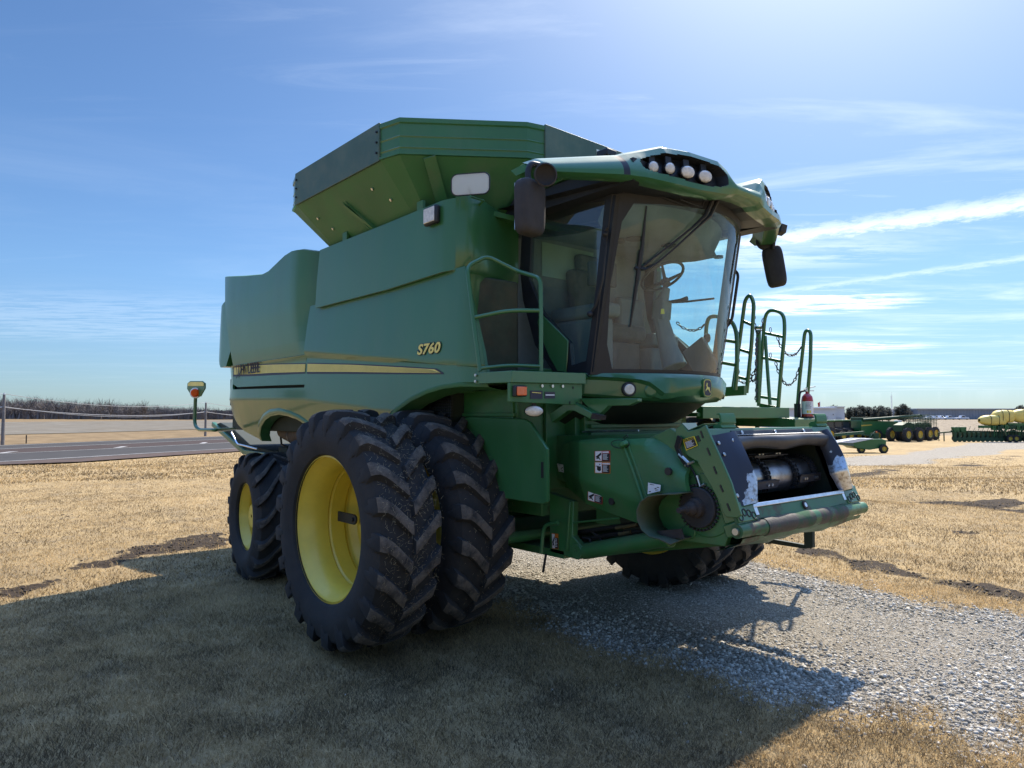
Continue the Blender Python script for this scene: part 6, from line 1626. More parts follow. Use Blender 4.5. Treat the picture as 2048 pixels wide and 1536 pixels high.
# corner plates with bolt rings at the bottom
for s in (-1, 1):
    b = MB(); fbox(b, s*.88, s*.66, .07, .20, -.004, .012); cp = b.build('corner_plate', GREEN, frame_, bevel=.005)
    for k, (ds, dt) in enumerate(((.85, .10), (.795, .128), (.745, .118), (.695, .10))):
        b = MB(); c_ = F3(s*ds, dt, .013); pts = [c_+Vector((0, .022*math.cos(a), 0))+FT*.022*math.sin(a) for a in [2*math.pi*i/16 for i in range(16)]]
        b.tube(pts, .0045, 6, True); b.build('bolt_ring', BLACK, cp)
# bottom pipe beam
b = MB(); rows = []
for s, r_, e in ((-.90, .045, 0), (-.80, .046, 0), (-.66, .048, .0), (-.64, .056, .0), (-.3, .058, -.004), (.1, .060, .0), (.5, .056, .003), (.68, .055, 0), (.70, .046, 0), (.93, .044, 0)):
    c_ = F3(s, .022, -.02+e); rows.append([c_+FN*(r_*math.cos(a))+FT*(r_*math.sin(a)) for a in [2*math.pi*i/20 for i in range(20)]])
b.grid(rows, closed=True); b.f.append(tuple(range(20))); b.m.append(0); b.f.append(tuple(range(len(b.v)-20, len(b.v)))[::-1]); b.m.append(0)
bp_ = b.build('bottom_beam', WORN_G, frame_, smooth=40)
b = MB(); rows = []
for i in range(15):
    s = -.60+1.16*i/14; c_ = F3(s, .022, -.02); r_ = .0605+.003*math.sin(i*2.1)
    rows.append([c_+FN*(r_*math.cos(a))+FT*(r_*math.sin(a)) for a in [R(-110)+R(190)*k/12 for k in range(13)]])
b.grid(rows); b.build('beam_wear_sleeve', mat('bare_worn_beam', (.060, .050, .042), .65, var=.35, vscale=5, dust=.9, dscale=5, dustcol=(.030, .095, .045), dthr=(.48, .60), bump=.3, bscale=40), bp_, smooth=60)
b = MB(); b.cyl(F3(-.90, .022, -.02), F3(-.92, .022, -.02), .022, 16); b.build('beam_pin', BOLT, bp_)
b = MB(); rows = []
for i in range(25):
    s = -.86+1.72*i/24; k = .010*math.sin(i*1.7)+.012*math.sin(i*.6)
    rows.append([F3(s, -.03, -.02), F3(s, -.055+k*.3, -.05), F3(s, -.06+k, -.16), F3(s, -.05, -.30)])
b.grid(rows); b.build('belly_pan', WORN_G, frame_, smooth=50)
# green apron with worn V and hole
b = MB(); fbox(b, -.66, .66, .065, .150, -.012, .004)
b.prism([F3(-.64, .075, .004), F3(.64, .080, .004), F3(.02, .058, .004)], FN*.010)
ap = b.build('apron', WORN_G, frame_, bevel=.003)
b = MB(); c_ = F3(.0, .112, .004); b.cyl(c_, c_+FN*.012, .030, 20); hr = b.build('sight_hole_rim', RUSTY, ap); b = MB(); b.cyl(c_, c_+FN*.014, .017, 16); b.build('sight_hole', STEEL_B, hr)
b = MB(); fbox(b, -.66, .66, .150, .178, -.03, .012); b.build('sill_strip', STEEL_B, frame_, bevel=.004)
b = MB(); fbox(b, -.68, .68, .150, .165, -.30, -.03); b.build('sill_floor', STEEL_D, frame_)
# liners
b = MB(); rows = []
for i in range(41):
    s = -.70+1.40*i/40; w_ = .5+.5*math.cos(s*2*math.pi/.70); dip = -.022*w_
    rows.append([F3(s, .650, .004), F3(s, .645, .030), F3(s, .628, .055), F3(s, .606, .060+.012*w_), F3(s, .585+dip*.4, .045+.022*w_), F3(s, .565+dip, .035), F3(s, .555+dip, .012), F3(s, .57, -.03)])
b.grid(rows); b.build('top_liner', STEEL_D, frame_, smooth=60)
b = MB(); rows = []
for i in range(21):
    s = -.70+1.40*i/20; rows.append([F3(s, .653, .008), F3(s, .650, .034), F3(s, .642, .048)])
b.grid(rows); b.build('liner_worn_edge', STEEL_B, frame_, smooth=60)
b = MB(); fbox(b, -.60, .56, .655, .690, 0, .008); tm = b.build('top_strip', STEEL_D, frame_, bevel=.003)
def fbolt(s, t, n, r_=.014, par=None, name='liner_bolt'):
    b = MB(); c_ = F3(s, t, n); b.cyl(c_, c_+FN*.010, r_, 10); return b.build(name, BOLT, par, bevel=.003)
for s in (-.48, -.03, .40): fbolt(s, .672, .008, par=tm)
for sg in (-1, 1):
    b = MB(); rows = []
    # outer flange, bulge, return into the mouth; narrower at the top
    for i in range(31):
        t = .17+.49*i/30; f = i/30
        inw = .50+.05*math.sin(f*math.pi)*1.0+.05*f
        if f < .3: inw += .10*(1-f/.3)
        bul = .05+.035*math.sin(f*math.pi)
        rows.append([F3(sg*.845, t, .006), F3(sg*.80, t, .012), F3(sg*.74, t, .022+bul*.5), F3(sg*.69, t, .02+bul), F3(sg*(inw+.10), t, .02+bul*1.05), F3(sg*(inw+.06), t, bul*.8), F3(sg*(inw+.055), t, -.02)])
    b.grid(rows)
    # bare, polished patch low on the liner
    nv = 7; 
    for fi, f in enumerate(b.f):
        i, k = fi//(nv-1), fi % (nv-1); b.m[fi] = 1 if (k >= 3 and i < (11, 12, 10)[k-3]) or (k == 2 and 3 <= i < 7) or i < 1 else 0
    b.m = [0]*len(b.f); ln = b.build('side_liner', LINER, frame_, smooth=50)
    for s, t, n in ((.815, .60, .010), (.80, .52, .012), (.815, .24, .010), (.71, .60, .055), (.72, .20, .05)): fbolt(sg*s, t, n+.004, par=ln)
b = MB(); fbox(b, -.84, -.62, .10, .17, .0, .008); fbox(b, .62, .84, .10, .17, 0, .008); b.build('worn_foot', STEEL_B, frame_)
# hooks on top
for s in (-.60, .76):
    b = MB(); pr = [(.712, -.06), (.755, -.06), (.765, -.03), (.755, .0), (.800, .012), (.812, -.005), (.818, -.005), (.812, .022), (.79, .026), (.745, .014), (.735, .0), (.712, .006)]
    b.prism([F3(s-.09, t+.0, n) for t, n in pr], (0, .18, 0)); b.build('latch_hook', GREEN_M, frame_, bevel=.003)
# cavity
b = MB()
b.add([F3(s, t, n) for s, t, n in ((-.70, .62, -.02), (.70, .62, -.02), (.70, .62, -1.1), (-.70, .62, -1.1), (-.70, .12, -.02), (.70, .12, -.02), (.70, .12, -1.1), (-.70, .12, -1.1))], [(0, 1, 2, 3), (4, 7, 6, 5), (0, 3, 7, 4), (1, 5, 6, 2), (3, 2, 6, 7)])
b.build('feeder_throat', DARK, HARV)
dr = Vector((2.37, 0, 1.345))
b = MB(); b.lathe([(.02, -.62), (.115, -.62), (.122, -.60), (.122, .52), (.115, .54), (.02, .54)], (dr.x, 0, dr.z), 'y', 40); b.lathe([(.126, .22), (.131, .23), (.131, .24), (.126, .25)], (dr.x, 0, dr.z), 'y', 40); drum = b.build('feeder_drum', STEEL, HARV, smooth=40)
for y in (-.55, -.20, .22, .50):
    b = MB()
    for k in range(16):
        a = R(-40+200*k/15); a2 = R(-40+200*(k+.72)/15); r_ = .140
        for dy in (-.016, .016): b.beam((dr.x+r_*math.cos(a), y+dy, dr.z+r_*math.sin(a)), (dr.x+r_*math.cos(a2), y+dy, dr.z+r_*math.sin(a2)), .008, .030, up=(math.cos(a), 0, math.sin(a)))
        b.cyl((dr.x+r_*math.cos(a), y-.024, dr.z+r_*math.sin(a)), (dr.x+r_*math.cos(a), y+.024, dr.z+r_*math.sin(a)), .009, 6)
    b.build('feeder_chain', BLACK, drum)
def slat(y0, y1, ang, r_=.165):
    a = R(ang); c_ = Vector((dr.x+r_*math.cos(a), 0, dr.z+r_*math.sin(a))); tn = Vector((-math.sin(a), 0, math.cos(a))); rd = Vector((math.cos(a), 0, math.sin(a)))
    b = MB(); p0 = c_+Vector((0, y0, 0)); p1 = c_+Vector((0, y1, 0))
    b.beam(p0, p1, .008, .055, up=tuple(tn)); b.beam(p0+tn*.026-rd*.012, p1+tn*.026-rd*.012, .035, .006, up=tuple(tn))
    n = int((y1-y0)/.014)
    for k in range(n): q = p0+Vector((0, .014*k+.004, 0))+tn*.030; b.box(q+rd*.004, (.014, .007, .010))
    o = b.build('feeder_slat', STEEL_D, drum)
    for f in (.2, .3, .72, .82): q = p0.lerp(p1, f); b = MB(); b.cyl(q, q+rd*.012, .011, 8); b.build('slat_bolt', BOLT, o)
slat(-.62, -.10, -14); slat(.22, .55, -8); slat(-.22, .26, 82)

# near-side gearbox and driven shaft behind the open chute
sx = [(2.408,-1.0,1.184)][0]; gx = (sx[0]+.03, sx[2]+.01)
b = MB(); b.cyl((gx[0], -.99, gx[1]), (gx[0], -.94, gx[1]), .135, 40); gb = b.build('drive_sprocket', BLACK_G, HARV, bevel=.006)
b = MB()
for k in range(34):
    a = 2*math.pi*k/34; b.box((gx[0]+.150*math.cos(a), -.965, gx[1]+.150*math.sin(a)), (.014, .02, .014), Matrix.Rotation(-a, 3, 'Y'))
b.build('sprocket_teeth', BLACK_G, gb)
b = MB(); b.lathe([(.065, 0), (.065, -.04), (.048, -.05), (.048, -.08), (.030, -.105), (.030, -.13), (.018, -.135), (.018, -.20), (.001, -.20)], (gx[0], -.99, gx[1]), 'y', 28); b.build('drive_shaft', RUSTY, gb, smooth=35)
b = MB(); b.prism([(2.05, -.90, .95), (2.62, -.90, .96), (2.68, -.90, 1.10), (2.52, -.90, 1.55), (2.20, -.90, 1.72), (1.9, -.90, 1.6)], (0, -.05, 0)); sdp = b.build('feeder_side', GREEN_D, HARV, bevel=.005)
b = MB(); b.cyl((gx[0]+.05, -.955, gx[1]+.02), (gx[0]+.05, -.93, gx[1]+.02), .215, 40); b.build('gear_housing', GREEN_D, sdp, bevel=.01)
# hoses on the side
b = MB()
for k in range(4):
    h0 = [(2.306,-1.0,1.668),(2.28,-1.0,1.595),(2.312,-1.0,1.529),(2.356,-1.0,1.474)]; b.tube([(x+.012*k, y-.004*k, z-.004*k) for x, y, z in h0], .009, 6)
b.tube([(2.36,-0.96,1.472),(2.399,-0.96,1.424),(2.422,-0.96,1.375),(2.437,-0.96,1.336)], .007, 6); b.build('hydraulic_hose', HOSE, HARV)
b = MB(); q = [(2.316,-1.01,1.546),(2.391,-1.01,1.489),(2.363,-1.01,1.471),(2.435,-1.01,1.501)]; b.tube(q[:2], .012, 8); b.tube(q[2:], .009, 6); q = [(2.43,-0.97,1.406),(2.456,-0.97,1.335),(2.491,-0.97,1.354)]; b.tube(q, .011, 8); b.build_each('hose_coupling', BOLT, HARV)

# moulded drive cover with its pressed shape
def cov_y(x, z):
    y = -1.05
    if x < 1.42: y += (1.42-x)*.50 if x < 1.42 else 0
    if x < 1.20: y += -(1.20-x)*.25
    zl = 1.33-.20*(x-1.35)                       # fold along the lower half
    if z < zl: y += (zl-z)*.42
    zt2 = 1.60+.02*(x-1.2)
    if z > zt2: y += (z-zt2)**1*1.1
    if x > 2.05 and z > 1.60-(x-2.05)*.62: y += (z-(1.60-(x-2.05)*.62))*1.3
    return y
cv = [(1.075,-1.05,1.498),(1.121,-1.05,1.572),(1.223,-1.05,1.599),(1.366,-1.05,1.614),(1.636,-1.05,1.64),(1.854,-1.05,1.637),(2.094,-1.05,1.65),(2.18,-1.05,1.625),(2.292,-1.05,1.567),(2.36,-1.05,1.503),(2.375,-1.05,1.427),(2.394,-1.05,1.352),(2.405,-1.05,1.304),(2.176,-1.05,1.272),(2.098,-1.05,1.234),(2.063,-1.05,1.165),(2.066,-1.05,1.107),(2.104,-1.05,1.008),(1.895,-1.05,1.039),(1.632,-1.05,1.083),(1.374,-1.05,1.133),(1.199,-1.05,1.172),(1.097,-1.05,1.212),(1.074,-1.05,1.29)]
p = panel(cv, cov_y, [1.2, 1.25, 1.3, 1.35, 1.45, 1.55, 1.6, 1.63, 1.66], (1.18, 1.20, 1.22, 1.40, 1.42, 1.44, 2.05), thick=.04, step=.045)
cover = p.build('drive_cover', GREEN_M, HARV, smooth=50)
# diagonal rib
rp = [(1.867,-1.055,1.595),(1.944,-1.055,1.437),(2.049,-1.055,1.196)]; b = MB(); b.tube(rp, .014, 8); rp = [(1.905,-1.05,1.603),(2.081,-1.05,1.219)]; b.tube(rp, .009, 8); b.build('cover_rib', GREEN_M, cover, smooth=60)
b = MB(); q = [(1.876,-1.07,1.617),(1.894,-1.07,1.585)]; b.cyl(q[0], q[1], .035, 12); b.build('rib_boss', GREEN_M, cover, bevel=.008)
b = MB(); c_ = Vector([(1.839,-1.06,1.601)][0]); b.tube([c_+Vector((.085*math.cos(a), 0, .030*math.sin(a))) for a in [2*math.pi*k/20 for k in range(20)]], .003, 5, True); b.tube([(1.859,-1.05,1.645),(1.896,-1.05,1.667),(1.906,-1.05,1.657),(1.868,-1.05,1.634)], .004, 5); b.build('lanyard', HOSE, cover)
for nm, px_ in (('a', [(2.268,-1.075,1.429)][0]), ('b', [(1.723,-1.03,1.175)][0])):
    b = MB(); b.cyl(px_, (px_[0], px_[1]+.02, px_[2]), .026, 20); b.build('cover_hole', DEC_K, cover)
# chute: half pipe guard open at the front
b = MB(); rows = []
ca = [(2.412,-1.06,1.302),(2.276,-1.06,1.287),(2.184,-1.06,1.266),(2.119,-1.06,1.223),(2.088,-1.06,1.162),(2.092,-1.06,1.097),(2.13,-1.06,1.032),(2.197,-1.06,0.993),(2.272,-1.06,0.989)]
for x, y, z in ca: rows.append([(x, -1.07, z), (x+.0, -1.20, z-.002), (x+.006, -1.245, z+.006*0)])
N_ = len(ca)
rows = []
for i, (x, y, z) in enumerate(ca):
    rows.append([(x, -.95, z), (x, -1.07, z), (x+.01, -1.20, z-.0)])
rows.append([(ca[-1][0]+.10, -.95, ca[-1][2]-.0), (ca[-1][0]+.10, -1.07, ca[-1][2]-.01), (ca[-1][0]+.12, -1.22, ca[-1][2]-.02)])
b.grid(rows); chute = b.build('shaft_guard', mat('dusty_guard_green', (.030, .075, .032), .6, dust=.9, dscale=3, dustcol=(.095, .080, .055), dthr=(.3, .7)), HARV, smooth=60)
sm = chute.modifiers.new('thickness', 'SOLIDIFY'); sm.thickness = .008
b = MB(); tipp = [(2.19,-1.1,1.023),(2.383,-1.1,1.06),(2.406,-1.1,1.0),(2.302,-1.1,0.99),(2.228,-1.1,0.994)]; b.prism(tipp, (0, .02, 0)); b.build('guard_lip', RUSTY, chute)

# decals
def decal(name, px4, off, n, split, hd, par, words, rows_n=6):
    """px4: top left, top right, bottom right, bottom left as world points"""
    P4 = [Vector(p)+Vector(n)*off for p in px4]; N_ = Vector(n)
    def Q_(a, c_, d=0): return P4[0].lerp(P4[1], a).lerp(P4[3].lerp(P4[2], a), c_)+N_*d
    def quad(nm, a0, a1, c0, c1, m, pr, d): b = MB(); b.prism([Q_(a0, c0), Q_(a1, c0), Q_(a1, c1), Q_(a0, c1)], N_*d); return b.build(nm, m, pr)
    return Q_, quad
def safety(px4, hd, word, par, n=(0, -1, 0), pict=True, kind=0):
    Q_, quad = decal('d', px4, .002, n, 0, hd, par, word)
    base = quad('warning_decal', 0, 1, 0, 1, hd, par, .0012)
    a0 = .05
    if pict:
        quad('pictogram_field', .04, .46, .04, .96, DEC_W, base, .002)
        b = MB()
        if kind == 0:
            for sh in ([(.08, .55), (.20, .42), (.30, .30), (.42, .16), (.44, .34), (.34, .50), (.22, .62), (.10, .66)], [(.20, .62), (.30, .58), (.34, .74), (.40, .84), (.34, .86), (.26, .74), (.14, .80), (.10, .74)]):
                b.prism([Q_(x, y, .002) for x, y in sh], Vector(n)*.0012)
        else:
            for sh in ([(.16, .40), (.40, .38), (.42, .74), (.30, .82), (.16, .70)], [(.08, .34), (.26, .34), (.26, .40), (.08, .40)], [(.32, .14), (.38, .24), (.30, .30)]):
                b.prism([Q_(x, y, .002) for x, y in sh], Vector(n)*.0012)
        b.build('pictogram', DEC_K, base)
        quad('text_field', .49, .97, .26, .96, DEC_K, base, .002); a0 = .50
    if not pict: quad('text_field', .06, .94, .27, .94, DEC_K, base, .002)
    b = MB(); rr_ = random.Random(5); ww = 1 if pict else 2
    for k in range(6):
        y = .32+.095*k; b.prism([Q_(a0+.04*ww, y, .003), Q_(a0+(.40-rr_.random()*.12)*ww, y, .003), Q_(a0+(.40-rr_.random()*.1)*ww, y+.04, .003), Q_(a0+.04*ww, y+.04, .003)], Vector(n)*.001)
    b.build('fine_print', DEC_W, base)
    o = Q_(a0+.01, .22, .002); ex = (P_(px4, 1)-P_(px4, 0)); w_ = ex.length
    text_mesh(word, w_*(.105 if pict else .20), frame(o, ex, Vector(px4[0])-Vector(px4[3])), DEC_W if hd is not DEC_C else DEC_K, 'warning_word', base, .0012, 0, .001, .95)
    return base
def P_(l, i): return Vector(l[i])
safety([(1.585,-1.05,1.541),(1.739,-1.05,1.55),(1.738,-1.05,1.47),(1.585,-1.05,1.466)], DEC_R, 'DANGER', cover, kind=0)
safety([(1.585,-1.05,1.459),(1.738,-1.05,1.466),(1.738,-1.05,1.382),(1.584,-1.05,1.376)], DEC_O, 'WARNING', cover, kind=1)
safety([(1.479,-1.015,1.239),(1.631,-1.015,1.217),(1.626,-1.015,1.143),(1.478,-1.015,1.163)], DEC_R, 'DANGER', cover, n=(0, -1, -.0))
safety([(2.335,-0.99,1.644),(2.427,-0.99,1.67),(2.454,-0.99,1.607),(2.362,-0.99,1.571)], DEC_C, 'CAUTION', pl_, pict=False)
def plain_decal(px4, par, m=DEC_W, marks=True, off=.003):
    Q_, quad = decal('d', px4, off, (0, -1, 0), 0, m, par, '')
    base = quad('decal', 0, 1, 0, 1, m, par, .0012)
    if marks:
        b = MB()
        for x0, x1, y0, y1 in ((.15, .5, .10, .16), (.55, .70, .5, .62), (.72, .9, .35, .45), (.10, .25, .78, .86), (.62, .85, .72, .80)): b.prism([Q_(x0, y0, .0012), Q_(x1, y0, .0012), Q_(x1, y1, .0012), Q_(x0, y1, .0012)], (0, -.001, 0))
        b.build('decal_marks', DEC_K, base)
    return base
plain_decal([(x, cov_y(x, z), z) for x, y, z in [(1.04,-1.0,1.414),(1.132,-1.0,1.411),(1.126,-1.0,1.346),(1.039,-1.0,1.349)]], cover, off=.012)
plain_decal([(2.106,-1.075,1.343),(2.213,-1.075,1.334),(2.208,-1.075,1.293),(2.101,-1.075,1.264)], cover)

# lift cylinder, legs, valves, brackets
b = MB(); a, c_, d_ = [(1.325,-0.9,0.738),(2.144,-0.9,0.951),(2.352,-0.9,1.022)]; b.cyl(a, c_, .062, 24); b.cyl(Vector(c_)-(Vector(c_)-Vector(a)).normalized()*.04, Vector(c_)+(Vector(c_)-Vector(a)).normalized()*.012, .070, 24)
lc = b.build('lift_cylinder', GREEN_D, HARV, bevel=.006); lcm = b.mirror().build('lift_cylinder', GREEN_D, HARV, bevel=.006)
b = MB(); b.cyl(c_, d_, .034, 20); b.build('cylinder_rod', STEEL_D, lc); b.mirror().build('cylinder_rod', STEEL_D, lcm)
b = MB(); b.cyl((d_[0], -.96, d_[2]), (d_[0], -.84, d_[2]), .05, 18); b.cyl((a[0]-.03, -.96, a[2]), (a[0]-.03, -.84, a[2]), .06, 18); b.build_each('cylinder_eye', GREEN_D, lc, bevel=.006)
b = MB(); lg = [(0.981,-0.95,1.175),(1.261,-0.95,1.127),(1.248,-0.95,0.854),(1.357,-0.95,0.779),(1.356,-0.95,0.713),(1.275,-0.95,0.678),(0.991,-0.95,0.692)]; b.prism(lg, (0, .06, 0)); b.beam([(1.239,-0.95,1.125)][0], [(1.203,-0.95,0.738)][0], .05, .02); leg_ = b.build('axle_bracket', GREEN_D, HARV, bevel=.006); b.mirror().build('axle_bracket', GREEN_D, HARV, bevel=.006)
b = MB(); b.rail([(1.049,-1.1,0.711),(1.067,-1.1,0.887),(1.102,-1.1,0.943),(1.238,-1.1,0.97)], .016, 8, .05); b.build('hand_rail_hook', GREEN, HARV, smooth=60)
b = MB(); b.tube([(1.049,-1.05,0.697),(1.013,-1.05,0.548)], .010, 6); b.build('drain_tube', DEC_K, HARV)
safety([(1.02,-0.955,0.85),(1.096,-0.955,0.852),(1.095,-0.955,0.728),(1.026,-0.955,0.726)], DEC_O, '', leg_, pict=True, kind=0)
plain_decal([(1.269,-0.955,0.768),(1.318,-0.955,0.77),(1.318,-0.955,0.732),(1.269,-0.955,0.729)], leg_)
b = MB(); b.tube([(0.956,-0.8,0.809),(1.509,-0.8,0.937),(2.101,-0.8,1.059)], .018, 8); b.tube([(1.13,-0.8,0.783),(1.56,-0.8,0.893),(2.034,-0.8,0.987)], .018, 8); b.tube([(1.258,-0.84,0.832),(1.334,-0.84,0.83),(1.35,-0.84,0.777)], .012, 8); b.tube([(1.297,-0.8,0.892),(1.404,-0.8,0.846),(1.456,-0.8,0.787)], .012, 8); b.build('hydraulic_line', HOSE, HARV)
b = MB(); b.tube([(1.588,-0.82,0.944),(1.798,-0.82,0.995)], .014, 8); b.tube([(1.617,-0.82,0.902),(1.735,-0.82,0.931)], .014, 8); b.build('brass_fitting', mat('brass', (.30, .24, .13), .4, metal=.8, dust=.5), HARV)
b = MB(); b.tube([(1.265,-0.95,0.962),(1.74,-0.95,1.049)], .008, 6); b.build('support_rod', GREEN_D, HARV)
b = MB(); b.bx(1.35, 1.75, -.78, -.74, .95, 1.30); b.build('valve_plate', GREEN_D, HARV)
b = MB(); b.beam((.95, -.62, .66), (2.5, -.62, .98), .10, .12); b.beam((.95, .62, .66), (2.5, .62, .98), .10, .12); b.build('subframe_beam', GREEN_D, HARV, bevel=.01)
b = MB(); b.cyl((.75, -1.3, .80), (.75, 1.3, .80), .045, 12); b.bx(.2, 1.15, -.95, .95, .66, .72); b.build('cross_tube', GREEN_D, HARV)
# front wall of the chassis under the cab: posts, bell-crank, shelf lip
b = MB(); q = [(1.029,-0.92,1.936),(1.511,-0.92,1.928),(1.307,-0.92,1.792),(1.251,-0.92,1.612),(1.022,-0.92,1.607)]; 
b.bx(.93, .98, -.98, -.70, 1.2, 2.0); b.bx(.93, 1.10, -.76, -.70, 1.2, 2.0); b.build('front_post', GREEN_D, HARV, bevel=.005)
b = MB(); bc1 = [(1.139,-1.1,1.82),(1.347,-1.1,1.916),(1.427,-1.1,1.903),(1.608,-1.1,1.826),(1.582,-1.1,1.781),(1.416,-1.1,1.842),(1.352,-1.1,1.843),(1.168,-1.1,1.749)]; b.prism(bc1, (0, .06, 0)); cr_ = b.build('bell_crank', GREEN, HARV, bevel=.006)
b = MB(); q = [(1.603,-1.1,1.826),(1.693,-1.1,1.807),(1.683,-1.1,1.774),(1.588,-1.1,1.785)]; b.prism(q, (0, .06, 0)); b.build('crank_end', RUSTY, cr_)
b = MB(); q = [(1.432,-1.05,1.939),(1.718,-1.05,1.933),(1.995,-1.05,1.928),(1.995,-1.05,1.906),(1.917,-1.05,1.879),(1.717,-1.05,1.878),(1.628,-1.05,1.811),(1.562,-1.05,1.826),(1.638,-1.05,1.912),(1.432,-1.05,1.915)]; b.prism(q[:8], (0, .05, 0)); b.build('step_bracket', GREEN, HARV, bevel=.004)

# ---------------------------------------------------------------- decks, rails, ladder, lamps
dk = MB()
dkt = [(1.022,-1.75,2.141),(1.442,-1.75,2.125)]
e0 = [(0.958,-1.7,2.139),(1.389,-1.7,2.126)]; e1 = [(1.826,-1.4,2.12)]
A0 = Vector((.98, -1.76, 2.115)); A1 = Vector((1.36, -1.66, 2.105)); A2 = Vector((1.40, -.95, 2.10))
A1 = Vector([(1.494,-1.795,2.12)][0]) if False else Vector((1.44, -1.74, 2.115))
# outline of the near deck (kerb): straight beside the shield, then angled along its front edge to the cab
KB = [(1.029,-1.76,2.043),(1.453,-1.76,2.039)]
k0, k1 = Vector(KB[0]), Vector(KB[1]); k2 = Vector([(1.449,-1.0,2.051)][0])
def kerb(a, b_, name, par=HARV):
    m = MB(); d = (b_-a); n_ = Vector((d.y, -d.x, 0)).normalized(); up = Vector((0, 0, .085))
    m.prism([a, b_, b_+up, a+up], -n_*.02); return m.build(name, GREEN, par, bevel=.004)
deck_ = MB(); deck_.prism([(k0.x, k0.y+.03, k0.z+.02), (k1.x-.01, k1.y+.03, k1.z+.02), (k2.x-.02, k2.y, k2.z+.02), (.70, -1.0, k0.z+.02), (.70, -1.5, k0.z+.02)], (0, 0, .02))
deck = deck_.build('service_deck', GREEN_D, HARV)
kerb(k0, k1, 'deck_kerb', deck); kerb(k1, k2, 'deck_kerb', deck)
b = MB()
for v in (.02, .065): 
    q = k0+Vector((.02, -.004, v)); b.cyl(q, q+Vector((0, -.012, 0)), .011, 8)
b.build_each('kerb_bolt', BOLT, deck)
# valance below the deck with lamp and plates
va = [(1.076,-1.45,2.058),(1.863,-1.45,2.023),(1.862,-1.45,1.927),(1.076,-1.45,1.966)]
def lineat(px_, t, w=1): return px_
vb_ = MB(); n2 = Vector((k2.y-k1.y, -(k2.x-k1.x), 0)).normalized(); 
def KP(f, dz, off): return k1.lerp(k2, f)+Vector((0, 0, dz))+n2*off
vb_.prism([KP(.0, 0, -.02), KP(.97, 0, -.02), KP(.97, -.165, -.02), KP(.0, -.135, -.02)], -n2*.03); val = vb_.build('deck_valance', GREEN_D, HARV, bevel=.003)
b = MB(); b.prism([KP(.02, -.02, -.018), KP(.17, -.02, -.018), KP(.17, -.10, -.018), KP(.02, -.10, -.018)], n2*.035); ol = b.build('amber_marker', BLACK, val, bevel=.008)
b = MB(); b.prism([KP(.035, -.028, .017), KP(.155, -.028, .017), KP(.155, -.092, .017), KP(.035, -.092, .017)], n2*.014); b.build('lens', AMBER, ol, bevel=.006)
b = MB(); b.prism([KP(.25, -.055, -.018), KP(.41, -.055, -.018), KP(.41, -.115, -.018), KP(.25, -.115, -.018)], n2*.002); pd = b.build('instruction_plate', DECAL_B, val)
b = MB(); b.prism([KP(.27, -.065, -.016), KP(.39, -.070, -.016), KP(.39, -.075, -.016), KP(.27, -.070, -.016)], n2*.002); b.build('plate_line', DECAL_Y, pd)
b = MB(); b.prism([KP(.44, -.062, -.018), KP(.58, -.062, -.018), KP(.58, -.112, -.018), KP(.44, -.112, -.018)], n2*.002); pd = b.build('instruction_plate', DECAL_B, val)
b = MB(); b.prism([KP(.45, -.082, -.016), KP(.57, -.082, -.016), KP(.57, -.090, -.016), KP(.45, -.090, -.016)], n2*.002); b.build('plate_line', WHITE, pd)
for f in (.40, .54, .68): b = MB(); q = KP(f, -.02, -.018); b.cyl(q, q+n2*.01, .012, 10); b.build('valance_bolt', BOLT, val)
for f, dz in ((.83, -.02), (.78, -.135), (.88, -.138)): b = MB(); b.prism([KP(f, dz, -.019), KP(f+.015, dz, -.019), KP(f+.015, dz-.018, -.019), KP(f, dz-.018, -.019)], n2*.003); b.build('valance_slot', DEC_K, val)
# oval lamp hanging below
lp = Vector([(1.398,-1.5,1.84)][0]); b = MB(); rows = []
fd = Vector((.80, -.58, -.08)).normalized(); sd_ = Vector((0, 0, 1)).cross(fd).normalized(); up_ = fd.cross(sd_)
for d, sc in ((-.07, .4), (-.04, .85), (0, 1), (.012, 1)): rows.append([lp+fd*d+sd_*(.072*sc*math.cos(t))+up_*(.042*sc*math.sin(t)) for t in [2*math.pi*k/28 for k in range(28)]])
b.grid(rows, closed=True); b.beam(lp+up_*.03-fd*.02, lp+up_*.09-fd*.02, .03, .03); ol = b.build('oval_lamp', BLACK, HARV, smooth=40)
b = MB(); rows = []
for d, sc in ((.008, .93), (.022, .85), (.030, .5), (.031, .02)): rows.append([lp+fd*d+sd_*(.072*sc*math.cos(t))+up_*(.042*sc*math.sin(t)) for t in [2*math.pi*k/28 for k in range(28)]])
b.grid(rows, closed=True); b.build('lens', LENS, ol, smooth=60)
# near-side railing: on the kerb line, its rear leg beside the shield, front leg at the corner
def railing(paths, name, r_=.017, m=GREEN, par=HARV, bend=.07):
    b = MB()
    for p in paths[:1]: b.rail(p, r_, 10, bend)
    for p in paths[1:]: b.rail(p, r_*.95, 10, .12)
    return b.build(name, m, par, smooth=60)
def on_kerb(pts):
    return pts
ra_ = [(1.064,-1.74,2.14),(0.983,-1.74,2.531),(0.9,-1.74,2.958)]; rb_ = [(0.909,-1.55,3.062)]; rc_ = [(1.061,-1.38,2.946),(1.343,-1.38,2.845),(1.347,-1.38,2.526),(1.346,-1.38,2.141)]
rm = [(0.989,-1.73,2.551)]+[(1.193,-1.58,2.596)]+[(1.342,-1.38,2.598)]; rl = [(1.058,-1.74,2.159)]+[(1.245,-1.6,2.181)]+[(1.346,-1.38,2.175)]
b = MB(); b.rail(ra_+rb_+rc_, .017, 10, .06); b.rail(rm, .016, 10, .1); b.rail(rl, .014, 10, .1); b.build('deck_railing', GREEN, HARV, smooth=60)

